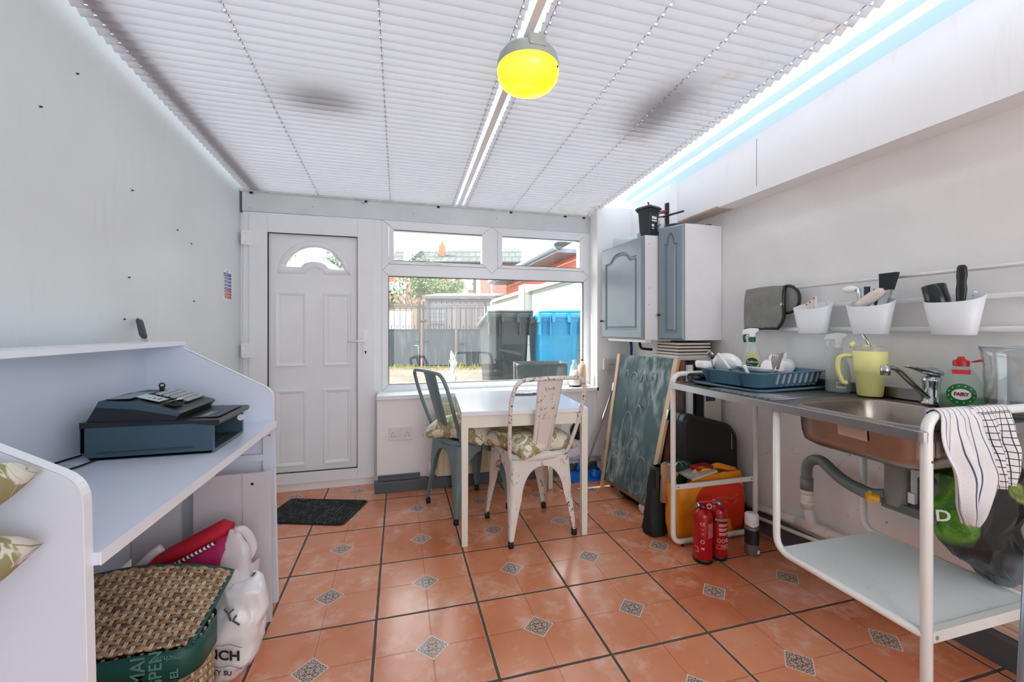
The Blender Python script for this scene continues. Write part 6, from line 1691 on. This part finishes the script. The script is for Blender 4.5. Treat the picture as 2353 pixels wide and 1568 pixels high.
# ================================================================ wall rails with hanging pots
t = thing('wall_rail', 'three white rails on the right wall above the sink carrying pots', 'rail', (1.97, 1.0, 1.14))
m = MB(); m.tube([(1.945, 1.962, 1.362), (1.945, -.5, 1.362)], .0075, 12); m.build('round_rod', M_white, t, W=True)
for z in (1.254, 1.140):
    m = MB(); m.rbox((1.962, -.5, z), (1.974, 1.955, z + .02), .004); m.build('flat_bar', M_white, t, W=True, bev=.003)
for y in (1.965, .2):
    m = MB(); m.box((1.974, y - .008, 1.13), (2.0, y + .008, 1.375)); m.build('bracket', M_wp, t, W=True, bev=.003)
def pot(yc, w_, lab):
    t3 = thing('hanging_pot', lab, 'pot', (1.912, yc, 1.128), 0, 'white pots hanging on the wall rail')
    m = MB(); L = []
    for z, k in ((0, .68), (.004, .72), (.135, 1.0), (.1352, .97), (.008, .69), (.006, .3)):
        lp = []
        for j in range(36):
            a = 2 * pi * j / 36
            x = .048 * k * math.copysign(abs(math.cos(a)) ** .7, math.cos(a)); y = w_ / 2 * k * math.copysign(abs(math.sin(a)) ** .8, math.sin(a))
            lp.append((x, y, z + (.018 * (x / .048) if z > .1 else 0)))
        L.append(lp)
    m.loft(L, cap0=True, cap1=True); m.build('pot_body', hazyclear('white translucent plastic', (238, 240, 243), .06, .4), t3)
    m = MB()
    for s_ in (-1, 1): m.tube(rnd([(.044, s_ * w_ * .2, .14), (.05, s_ * w_ * .2, .156), (.062, s_ * w_ * .2, .15), (.064, s_ * w_ * .2, .135)], .008), .004, 6)
    m.build('hook', M_wp, t3)
    return t3
pot(1.545, .172, 'white hanging pot holding clothes pegs, next to the grey oven mitt'); pot(1.292, .172, 'middle white hanging pot, full of kitchen tools'); pot(1.02, .162, 'white hanging pot holding the black tube and black handled tool')
def obj1(nm, m, mat, lab, cat, g=None, **k): return m.build(nm, mat, label=lab, cat=cat, group=g, **k)
for k, (dy, h_) in enumerate(((.026, .02), (.008, .03), (-.012, .048))):
    m = MB(); m.tube([(1.925, 1.545 + dy * .7, 1.16), (1.915, 1.545 + dy, 1.262 + h_)], .0075, 8, flat=.7); m.cyl((1.9075, 1.545 + dy, 1.25 + h_), (1.9065, 1.545 + dy, 1.25 + h_), .004, n=8, mi=1)
    obj1('clothes_peg', m, [pm('cream wooden peg', (226, 214, 204), .5), pm('brown spring', (120, 60, 50), .5)], ('leftmost and lowest', 'middle', 'rightmost and tallest')[k] + ' cream peg standing in the pot beside the oven mitt', 'peg', 'pegs in the left pot')
t3 = thing('peeler', 'white and chrome kitchen peeler standing at the left in the middle pot', 'peeler', (1.912, 1.335, 1.15))
m = MB(); m.tube([(1.915, 1.325, 1.15), (1.908, 1.335, 1.325)], .009, 10); m.build('shaft', M_chrome, t3, W=True)
m = MB(); m.ball((1.908, 1.372, 1.325), (.012, .032, .016), 14); m.tube([(1.908, 1.335, 1.325), (1.908, 1.36, 1.325)], .006, 8); m.build('head', M_wp, t3, W=True)
m = MB(); m.tube([(1.92, 1.312, 1.16), (1.905, 1.300, 1.33)], [.008, .012], 10, flat=.6); obj1('kitchen_tool', m, M_black, 'narrow black handle beside the peeler in the middle pot', 'handle')
t3 = thing('pastry_brush', 'white handled brush with black bristles upright at the right of the middle pot', 'brush', (1.912, 1.25, 1.15))
m = MB(); m.loft([[(1.915 + a * .008, y0 + c * w_, z) for a, c in ((-1, -1), (1, -1), (1, 1), (-1, 1))] for z, w_, y0 in ((1.15, .012, 1.275), (1.29, .019, 1.237), (1.315, .021, 1.232))], sm=False, cap0=True, cap1=True); m.build('ferrule', M_chrome, t3, W=True, bev=.002)
m = MB(); m.loft([[(1.915 + a * .011, y0 + c * w_, z) for a, c in ((-1, -1), (1, -1), (1, 1), (-1, 1))] for z, w_, y0 in ((1.31, .021, 1.233), (1.345, .026, 1.228), (1.378, .031, 1.224))], sm=False, cap0=True, cap1=True); m.build('bristles', pm('black bristles', (34, 42, 42), .8, bump=.3), t3, W=True)
m = MB(); m.loft([[p for p in [V((1.905 + .016 * math.cos(a * pi / 7), 1.33 - .095 * q + .0 , 1.255 + .055 * q)) + V((0, .3, .9)).normalized() * (r_ * math.sin(a * pi / 7)) for a in range(14)]] for q, r_ in ((-.1, .012), (.1, .02), (.5, .024), (.85, .02), (1., .008))], cap0=True, cap1=True)
obj1('wooden_spatula', m, pm('pale spatula', (236, 226, 214), .4, var=.08), 'pale rounded spatula lying across the top of the middle pot', 'spatula')
m = MB(); m.tube([(1.925, 1.275, 1.25), (1.91, 1.262, 1.315)], [.010, .016], 10); obj1('knob_tool', m, pm('dark grey knob', (70, 74, 74), .4), 'dark grey knob end of a tool between brush and peeler in the middle pot', 'tool')
t3 = thing('black_tube', 'open black tube leaning at the left in the near pot', 'tube', (1.91, 1.055, 1.15))
m = MB(); m.T = TM((1.915, 1.045, 1.16), -13, 0, 0); m.lathe([(0, 0), (.022, 0), (.03, .03), (.034, .10), (.034, .155), (.031, .157), (.029, .15), (.027, .05), (0, .04)], n=30); m.build('tube_body', pm('black glossy tube', (24, 30, 30), .2), t3, W=True)
m = MB(); m.loft([[(1.912 + .008 * math.cos(a * pi / 6), 1.0 + w_ * math.sin(a * pi / 6) + dy, z) for a in range(12)] for z, w_, dy in ((1.15, .010, 0), (1.25, .013, 0), (1.29, .016, -.002), (1.315, .013, -.002), (1.34, .016, -.003), (1.368, .014, -.003), (1.376, .008, -.003))], cap0=True, cap1=True)
obj1('kitchen_tool', m, M_black, 'black handled tool upright at the right in the near pot', 'handle')
# oven mitt folded over the rod
t3 = thing('oven_mitt', 'grey quilted oven mitt with black binding folded over the far end of the rail', 'oven mitt', (1.93, 1.83, 1.13))
def mittm():
    t_ = NT('grey woven cotton'); return t_.done(t_.bsdf(t_.mix(t_.noise(16, 5, .65), lin((104, 104, 100)), lin((150, 150, 145))), .9, 0, t_.noise(160, 2), .3))
M_mit = mittm()
def mt(u, v, off=0.):
    y = 1.955 - .245 * u; z = 1.375 - .225 * v
    r_ = max(0, u - .82) / .18; cut = .10 * max(0, r_) ** 2
    if v > .6: z += cut * (v - .6) / .4 * .5
    return V((1.932 - .012 * math.sin(pi * min(v * 3, 1) * .5) - .006 * math.sin(u * 9 + v * 3) * v - off, y, z + .006 * math.sin(u * 3)))
m = MB(); m.grid(lambda u, v: mt(u, v), 26, 22); m.build('front_flap', M_mit, t3, W=True, thick=.012)
m = MB(); m.tube([mt(0, 1), mt(.3, 1), mt(.6, 1), mt(.85, 1)] + [mt(.95, .96), mt(1, .85)] + [mt(1, .85 - .12 * k) for k in range(1, 8)], .0085, 8); m.build('binding', M_black, t3, W=True)
m = MB(); lp = [(1.72 - .0, 1.372)] + [(1.705 - .07 * math.sin(a * pi / 12), 1.305 + .07 * math.cos(a * pi / 12)) for a in range(13)] + [(1.72, 1.235)]
m.prism(lp, 1.935, 1.948, 'x'); m.build('back_flap', M_mit, t3, W=True, bev=.004)
m = MB(); m.tube([(1.94, y, z) for y, z in lp], .008, 8); m.build('binding', M_black, t3, W=True)
m = MB(); m.box((1.915, 1.705, 1.275), (1.92, 1.725, 1.32)); m.build('care_label', M_wp, t3, W=True)

# ================================================================ tea towels over the near end handle
def toweltex(kind):
    t_ = NT(kind + ' tea towel'); uv = t_.new('ShaderNodeUVMap'); P = t_.sep(uv.outputs[0])
    base = t_.mix(t_.noise(9), lin((214, 210, 210)), lin((228, 226, 226)))
    def ln(c, n, w_): return t_.step(t_.math('ABSOLUTE', t_.math('SUBTRACT', t_.math('FRACT', t_.math('MULTIPLY', c, n)), .5)), w_, w_ * .6)
    if kind == 'striped': f_ = ln(P[0], 6.5, .075); col = lin((74, 84, 108))
    else: f_ = t_.math('MAXIMUM', ln(P[0], 9, .085), ln(P[1], 17, .085)); col = lin((36, 36, 42))
    return t_.done(t_.bsdf(t_.mix(f_, base, col), .9, 0, t_.noise(200, 2), .25))
def lerp_poly(P, t):
    n = len(P) - 1; k = min(int(t * n), n - 1); f_ = t * n - k
    return (P[k][0] * (1 - f_) + P[k + 1][0] * f_, P[k][1] * (1 - f_) + P[k + 1][1] * f_)
def smooth_poly(P, t):
    q = [lerp_poly(P, min(max(t + d, 0), 1)) for d in (-.1, -.05, 0, .05, .1)]
    return (sum(p[0] for p in q) / 5, sum(p[1] for p in q) / 5)
def towel(name, label, Lp, Rp, y0, amp, kind, seed, back=.14, folds=5.):
    NU, NV = 54, 64
    me_v, me_f, uvs = [], [], []
    zt = .9285
    for j in range(NV + 1):
        v = j / NV
        for i in range(NU + 1):
            u = i / NU
            if v < .26:       # behind the bar and over it
                q = v / .26; x = Lp[0][0] + (Rp[0][0] - Lp[0][0]) * u
                if q < .55: p = V((x, .8165 + .004 * math.sin(u * 14 + seed), zt - back * (1 - q / .55)))
                else:
                    a = (q - .55) / .45 * pi; p = V((x, .80 + .0165 * math.cos(a), .914 + .0165 * math.sin(a) + .0))
            else:
                q = (v - .26) / .74
                a, c = smooth_poly(Lp, q), smooth_poly(Rp, q)
                x = a[0] + (c[0] - a[0]) * u; z = a[1] + (c[1] - a[1]) * u
                fo = amp * min(q * 2.2, 1.) * (math.sin(u * folds * pi + seed + q * 1.3) + .4 * math.sin(u * 11 + q * 4 + seed))
                p = V((x, y0 + .005 - fo - .012 * q, z)) 
                p += V((0, 1, 0)) * .004 * NZ.noise(V((x * 20, z * 20, seed)))
                if q < .08: p = p * (q / .08) + V((Lp[0][0] + (Rp[0][0] - Lp[0][0]) * u, .80 - .0165, .914)) * (1 - q / .08)
            me_v.append(p); uvs.append((u, v))
    w_ = NU + 1
    me_f = [(j * w_ + i, j * w_ + i + 1, (j + 1) * w_ + i + 1, (j + 1) * w_ + i) for j in range(NV) for i in range(NU)]
    c0 = V((sum(p.x for p in me_v) / len(me_v), y0, min(p.z for p in me_v)))
    me = bpy.data.meshes.new(name); me.from_pydata([tuple(p - c0) for p in me_v], [], me_f)
    ul = me.uv_layers.new(name='UVMap')
    for l in me.loops: ul.data[l.index].uv = uvs[l.vertex_index]
    me.polygons.foreach_set('use_smooth', [True] * len(me.polygons))
    me.materials.append(toweltex(kind))
    o = bpy.data.objects.new(name, me); COL.objects.link(o); o.location = c0
    md = o.modifiers.new('t', 'SOLIDIFY'); md.thickness = .0025; md.offset = 0
    return tag(o, label, 'tea towel', 'tea towels over the sink handle')
towel('tea_towel', 'white tea towel with thin blue stripes hanging from the near sink handle', [(1.42, .928), (1.40, .86), (1.412, .80), (1.44, .765), (1.452, .69), (1.487, .607)], [(1.56, .93), (1.60, .85), (1.638, .775), (1.655, .714), (1.60, .655), (1.512, .603)], .775, .011, 'striped', .4)
towel('tea_towel', 'black and white checked tea towel hanging beside the striped one', [(1.545, .93), (1.575, .853), (1.605, .776), (1.64, .685)], [(1.705, .93), (1.724, .856), (1.738, .767), (1.705, .70)], .782, .009, 'checked', 2.2, .12, 4.)

# ================================================================ shopping bag slumped on the lower shelf
def lettuce():
    t_ = NT('glossy printed bag'); P = t_.sep(t_.tc.outputs['Object'])
    g = t_.ramp(t_.noise(9, 5, .65, None, .8), [(.3, (20, 44, 14)), (.48, (62, 120, 26)), (.62, (120, 176, 48)), (.75, (186, 214, 120))])
    left = t_.step(t_.math('ADD', P[0], t_.math('MULTIPLY', t_.noise(4, 2), .26)), .055, .025)
    hi = t_.math('MULTIPLY', t_.step(P[2], .15, .19), t_.step(P[2], .40, .36))
    f_ = t_.math('MULTIPLY', left, hi)
    sp = t_.math('MULTIPLY', t_.step(t_.math('ABSOLUTE', t_.math('SUBTRACT', t_.math('ADD', P[2], t_.math('MULTIPLY', P[0], .45)), .355)), .035, .025), t_.step(P[0], .03, .05))
    c = t_.mix(f_, lin((18, 24, 26)), g)
    c = t_.mix(sp, c, t_.ramp(t_.noise(24, 3), [(.35, (60, 78, 24)), (.6, (158, 172, 84))]))
    lo_ = t_.math('MULTIPLY', t_.step(P[2], .13, .09), t_.step(t_.noise(5, 2), .45, .55))
    c = t_.mix(t_.math('MULTIPLY', lo_, .6), c, lin((120, 132, 142)))
    return t_.done(t_.bsdf(c, .28))
t3 = thing('shopping_bag', 'black and green printed shopping bag slumped on the shelf under the sink towels', 'bag', (1.8, .89, .3195))
m = MB()
bagbody(m, [(1.885, .87, .322, .03, .022), (1.87, .875, .36, .06, .04), (1.83, .89, .43, .115, .055), (1.80, .90, .51, .155, .062), (1.80, .905, .60, .165, .062), (1.815, .905, .68, .155, .055), (1.82, .905, .71, .13, .04)], .034, 9, 12, 26, 0, 2, False)
m.build('bag_body', lettuce(), t3, W=True)
m = MB()
for s_ in (-1, 1):
    m.tube([(1.80 + .05 * s_ * math.cos(a * pi / 10), .905 - .02, .70 + .055 * math.sin(a * pi / 10)) for a in range(11)], .006, 6, flat=2) if s_ > 0 else None
m.build('bag_handle', pm('black strap', (22, 26, 28), .4), t3, W=True)
m = MB(); m.text('D', .05, basis((1.640, .90, .565), (.75, -.65, .1), (-.1, .0, 1)), bold=.001); m.build('printed_letter', pm('white print', (226, 232, 226), .5), t3, W=True)

# ================================================================ bags, extinguishers and can at the far end of the sink
def orangebag():
    t_ = NT('orange shopping bag'); P = t_.sep(t_.tc.outputs['Object'])
    c = t_.mix(t_.noise(7, 4), lin((226, 132, 12)), lin((240, 158, 24)))
    # rounded red patch with a lobe hanging down on the right
    ax_ = t_.math('DIVIDE', t_.math('SUBTRACT', P[0], .065), .17); az_ = t_.math('DIVIDE', t_.math('SUBTRACT', P[2], .20), .105)
    r1 = t_.math('ADD', t_.math('POWER', t_.math('ABSOLUTE', ax_), 2.6), t_.math('POWER', t_.math('ABSOLUTE', az_), 2.6))
    bx = t_.math('DIVIDE', t_.math('SUBTRACT', P[0], .18), .062); bz = t_.math('DIVIDE', t_.math('SUBTRACT', P[2], .13), .11)
    r2 = t_.math('ADD', t_.math('POWER', t_.math('ABSOLUTE', bx), 2.6), t_.math('POWER', t_.math('ABSOLUTE', bz), 2.6))
    f_ = t_.math('MULTIPLY', t_.step(t_.math('MINIMUM', r1, r2), 1.05, .97), t_.step(P[1], .02, .0))
    return t_.done(t_.bsdf(t_.mix(f_, c, t_.mix(t_.noise(6), lin((214, 42, 10)), lin((226, 60, 14)))), .5, 0, t_.noise(14, 3), .25, .01))
t3 = thing('shopping_bag', 'big orange shopping bag with red patch behind the fire extinguishers', 'bag', (1.66, 1.965, .0))
m = MB()
L = []
N2 = 72
for k, (z, rx, ry, cy) in enumerate(((.002, .215, .036, 1.965), (.012, .235, .046, 1.965), (.10, .25, .052, 1.962), (.20, .252, .05, 1.962), (.30, .248, .046, 1.966), (.345, .24, .04, 1.97))):
    L.append((1.655, cy, z, rx, ry))
bagbody(m, L, .011, 11, 21, N2, 0, 6)
dip = lambda x: -.07 * max(0, 1 - abs(x - 1.47) / .1)
m.v = [V((p.x, p.y, p.z + (dip(p.x) * max(0, (p.z - .15) / .2) if p.y < 1.965 else 0))) for p in m.v]
m.build('bag_body', orangebag(), t3, W=True)
m = MB(); m.tube(rnd([(1.56, 1.955, .335), (1.60, 1.945, .375), (1.66, 1.94, .365), (1.72, 1.945, .335)], .03), .011, 6, flat=1.6)
m.build('bag_strap', pm('orange strap', (240, 160, 40), .5), t3, W=True)
m = MB(); m.tube(rnd([(1.64, 1.965, .34), (1.72, 1.96, .385), (1.80, 1.96, .36), (1.86, 1.965, .34)], .03), .011, 6, flat=1.6); m.build('bag_strap', pm('orange strap far', (236, 150, 30), .5), t3, W=True)
m = MB(); m.text('EAT\nME', .03, basis((1.80, 1.902, .20), (.15, 0, 1), (-1, 0, .15)), bold=.0004) if False else m.tube([(1.79, 1.9, .19), (1.80, 1.899, .205), (1.79, 1.899, .22), (1.805, 1.899, .23)], .002, 5)
for dx, z in ((.0, .185), (.018, .20), (.018, .225), (-.012, .21)): m.tube([(1.785 + dx, 1.8995, z), (1.80 + dx, 1.899, z + .012)], .0022, 5)
m.build('faint_print', pm('orange print', (232, 96, 60), .5), t3, W=True)
m = MB(); m.T = TM((1.60, 1.955, .352), 4, -8, 6); m.box((-.09, -.05, 0), (.09, .05, .012)); m.box((-.088, -.051, .002), (.088, -.049, .010), 1)
m.build('magazine', [pm('grey magazine cover', (176, 172, 168), .4, var=.2, sc=30), pm('page edges', (212, 210, 204), .6)], label='grey magazine poking out of the top of the orange bag', cat='magazine')
m = MB(); m.T = TM((1.63, 1.972, .371), 2, -4, 2); m.box((-.05, -.035, 0), (.06, .03, .016)); m.build('red_booklet', pm('dark red cover', (150, 34, 30), .5), label='dark red booklet on top of the grey magazine in the orange bag', cat='booklet', bev=.002)
t3 = thing('glass_jug', 'dark green glass vessel with wire clip standing behind the orange bag', 'vessel', (1.53, 2.005, .0))
m = MB(); m.lathe([(0, .0), (.07, 0), (.075, .02), (.075, .30), (.07, .345), (.09, .36), (.10, .375), (.09, .395), (.03, .405), (0, .406)], (1.525, 2.035, .0), 30, sy=.4); m.build('vessel_body', pm('dark green glass', (28, 66, 52), .12), t3, W=True)
m = MB()
for q in (0, .03): m.tube([(1.49 + q + .04 * math.cos(a * pi / 12), 1.995, .375 + .035 * math.sin(a * pi / 12)) for a in range(13)], .0025, 6)
m.build('wire_clip', M_chrome, t3, W=True)

M_ext = pm('fire extinguisher red', (170, 14, 22), .22, var=.04); M_extp = pm('pinkish white print', (232, 196, 196), .5)
def extinguisher(label, x, y, r_, h_, rz, kind):
    t3 = thing('fire_extinguisher', label, 'fire extinguisher', (x, y, 0), rz, 'two red fire extinguishers on the floor')
    m = MB(); m.lathe([(0, .012), (r_ * .9, .012), (r_, .02), (r_, h_ * .74), (r_ * .93, h_ * .80), (r_ * .7, h_ * .845), (r_ * .38, h_ * .865), (r_ * .36, h_ * .89), (0, h_ * .89)], n=36); m.build('cylinder', M_ext, t3)
    m = MB(); m.lathe([(r_ * .86, 0), (r_ * .96, 0), (r_ * 1.02, .014), (r_ * .98, .02), (0, .02)], n=36); m.build('base_ring', M_black, t3)
    m = MB(); m.lathe([(0, h_ * .87), (r_ * .42, h_ * .87), (r_ * .42, h_ * .90), (r_ * .3, h_ * .95), (0, h_ * .95)], n=18); m.build('valve', pm('dark red valve', (110, 16, 18), .35) if kind == 0 else pm('steel valve', (168, 150, 146), .3, .8), t3)
    m = MB(); m.prism([(-r_ * .5, h_ * .985), (r_ * .9, h_ * 1.0), (r_ * 1.5, h_ * .985), (r_ * 1.5, h_ * .975), (r_ * .8, h_ * .98), (-r_ * .4, h_ * .965)], -.007, .007, 'y'); m.prism([(0, h_ * .955), (r_ * 1.1, h_ * .915), (r_ * 1.6, h_ * .86), (r_ * 1.5, h_ * .855), (r_ * .9, h_ * .9), (0, h_ * .93)], -.006, .006, 'y'); m.build('squeeze_handle', pm('red lever', (196, 40, 34), .35), t3, bev=.002)
    m = MB(); m.cyl((-r_ * .3, -.003, h_ * .93), (-r_ * .75, -.01, h_ * .935), .011, n=18); m.build('pressure_gauge', M_chrome, t3)
    if kind == 0:
        m = MB(); m.tube([(r_ * .55 + .011 * math.cos(a * pi / 10), -.016, h_ * .925 + .011 * math.sin(a * pi / 10)) for a in range(20)], .0017, 6, closed=True); m.build('safety_ring', M_wp, t3)
    def cyl_T(x_, y_, z_): 
        a = x_ / r_; return (r_ * 1.003 * math.sin(a) + z_ * math.sin(a), -r_ * 1.003 * math.cos(a) - z_ * math.cos(a), y_)
    m = MB()
    sp = lambda dx, z0: (lambda x_, y_, z_: cyl_T(x_ + dx, y_ + z0, z_))
    def patch(x0, x1, z0, z1, mi=0, n=8): m.grid(lambda u, v: cyl_T(x0 + (x1 - x0) * u, z0 + (z1 - z0) * v, .0004), n, 2, mi)
    if kind == 0:
        m.text('CE', .02, sp(-.018, h_ * .66), ext=.0004); m.text('10', .011, sp(-.018, h_ * .57), ext=.0004); m.text('+5', .013, sp(-.018, h_ * .50), ext=.0004)
        m.tube([cyl_T(-.018 + .008 * math.cos(a * pi / 8), h_ * .37 + .008 * math.sin(a * pi / 8), .0006) for a in range(16)], .0016, 5, closed=True)
        patch(-.024, -.010, h_ * .26, h_ * .275); patch(-.024, -.010, h_ * .24, h_ * .25)
        m.tube([cyl_T(*p, .0006) for p in ((-.055, h_ * .27), (-.04, h_ * .27), (-.036, h_ * .19), (-.05, h_ * .19))], .0012, 5)
        m.build('printed_marks', M_extp, t3)
        m = MB(); patch(.008, .05, h_ * .43, h_ * .67); m.build('instruction_label', pm('pale pink label', (196, 110, 116), .5, var=.2, sc=60), t3)
    else:
        m.text('POWDER', .0175, sp(-.004, h_ * .665), ext=.0004, sx=.9, bold=.0004)
        for k in range(3): patch(-.02, .034, h_ * (.585 - .07 * k), h_ * (.60 - .07 * k)); patch(-.02, .024, h_ * (.565 - .07 * k), h_ * (.575 - .07 * k))
        for k in range(3):
            m.tube([cyl_T(-.02 + .02 * k + .007 * math.cos(a * pi / 6), h_ * .335 + .009 * math.sin(a * pi / 6), .0006) for a in range(12)], .0014, 5, closed=True)
        m.text('CHIEF', .0135, sp(.004, h_ * .235), ext=.0004, sx=.9)
        m.tube([cyl_T(a, b_, .0006) for a, b_ in [(-.03 + .008 * k, h_ * .205) for k in range(9)] + [(.034, h_ * .265)] + [(.034 - .008 * k, h_ * .265) for k in range(9)]], .001, 5, closed=True)
        m.build('printed_marks', M_extp, t3)
        m = MB(); m.grid(lambda u, v: cyl_T(-.05 + .10 * u, h_ * (.625 + .075 * v), .0002), 14, 2); m.build('dark_band', pm('dark red band', (70, 12, 22), .4), t3)
extinguisher('red fire extinguisher with white ring pin and pale pink label, left of the pair', 1.458, 1.748, .0455, .297, -18, 0)
extinguisher('red powder fire extinguisher with dark printed band, right of the pair', 1.552, 1.748, .0405, .305, -10, 1)
t3 = thing('spray_can', 'grey and black aerosol can with white cap standing right of the fire extinguishers', 'aerosol can', (1.745, 1.735, 0))
m = MB(); m.lathe([(0, .0), (.031, 0), (.033, .004), (.033, .135), (.03, .142), (0, .142)], n=32); m.build('can_body', pm('grey can', (128, 128, 132), .3, .4), t3)
m = MB(); m.lathe([(.0334, .055), (.0334, .128)], n=32); m.build('black_label', pm('black label', (40, 40, 42), .4, var=.3, sc=50), t3)
m = MB(); m.lathe([(.029, .142), (.0325, .144), (.0325, .15), (.028, .152)], n=32); m.build('rim', M_chrome, t3)
m = MB(); m.lathe([(.032, .150), (.0325, .152), (.0325, .2), (.029, .205), (0, .206)], n=32); m.build('cap', M_wp, t3)
m = MB(); m.box((.002, -.0342, .012), (.016, -.03, .028)); m.build('barcode', M_wp, t3)
# black tube bag with a cardboard tube
t3 = thing('umbrella_bag', 'tall black cloth bag with a cardboard tube sticking out, beside the chalkboard', 'bag', (1.39, 2.03, 0))
m = MB()
bagbody(m, [(1.385, 2.05, .002, .052, .05), (1.385, 2.05, .03, .06, .055), (1.39, 2.05, .15, .052, .045), (1.405, 2.05, .28, .05, .04), (1.415, 2.055, .36, .044, .036), (1.42, 2.055, .375, .03, .026)], .008, 14, 31, 32)
m.build('bag_body', pm('black cloth', (26, 26, 27), .7, var=.2, sc=20), t3, W=True)
m = MB(); m.T = TM((1.408, 1.985, .20), -4, 5, 0); m.lathe([(.024, 0), (.026, 0), (.026, .20), (.022, .202), (.021, .195), (.0, .193)], n=26); m.build('cardboard_tube', pm('brown card', (176, 140, 108), .7), t3, W=True)
m = MB(); m.T = TM((1.408, 1.985, .20), -4, 5, 0); m.lathe([(0, .1955), (.0215, .1955), (.0225, .2025), (.024, .2035)], n=26); m.build('white_end_cap', M_wp, t3, W=True)
m = MB(); m.tube(rnd([(1.385, 2.0, .30), (1.40, 1.995, .36), (1.43, 2.0, .41), (1.45, 2.02, .40)], .02), .0025, 6); m.build('carry_cord', M_black, t3, W=True)
m = MB(); m.box((1.365, 1.998, .27), (1.38, 2.003, .36)); m.build('webbing_strap', pm('charcoal strap', (50, 50, 54), .6), t3, W=True)

# grey metal stool whose leg enters at the right edge
t3 = thing('metal_stool', 'grey metal stool leg at the extreme right edge near the floor', 'stool', (1.52, .58, 0))
M_gm = pm('grey painted steel', (146, 158, 170), .35, .5)
for x, y in ((1.372, .62), (1.72, .62), (1.41, .34), (1.72, .36)):
    m = MB(); q = V(((x - 1.565) * -.12, (y - .48) * -.12, .68)); m.tube([(x, y, 0), (x + q.x, y + q.y, .68)], .012, 10); m.build('leg', M_gm, t3, W=True)
m = MB(); m.rbox((1.38, .34, .68), (1.73, .62, .70), .05); m.build('stool_seat', M_gm, t3, W=True)
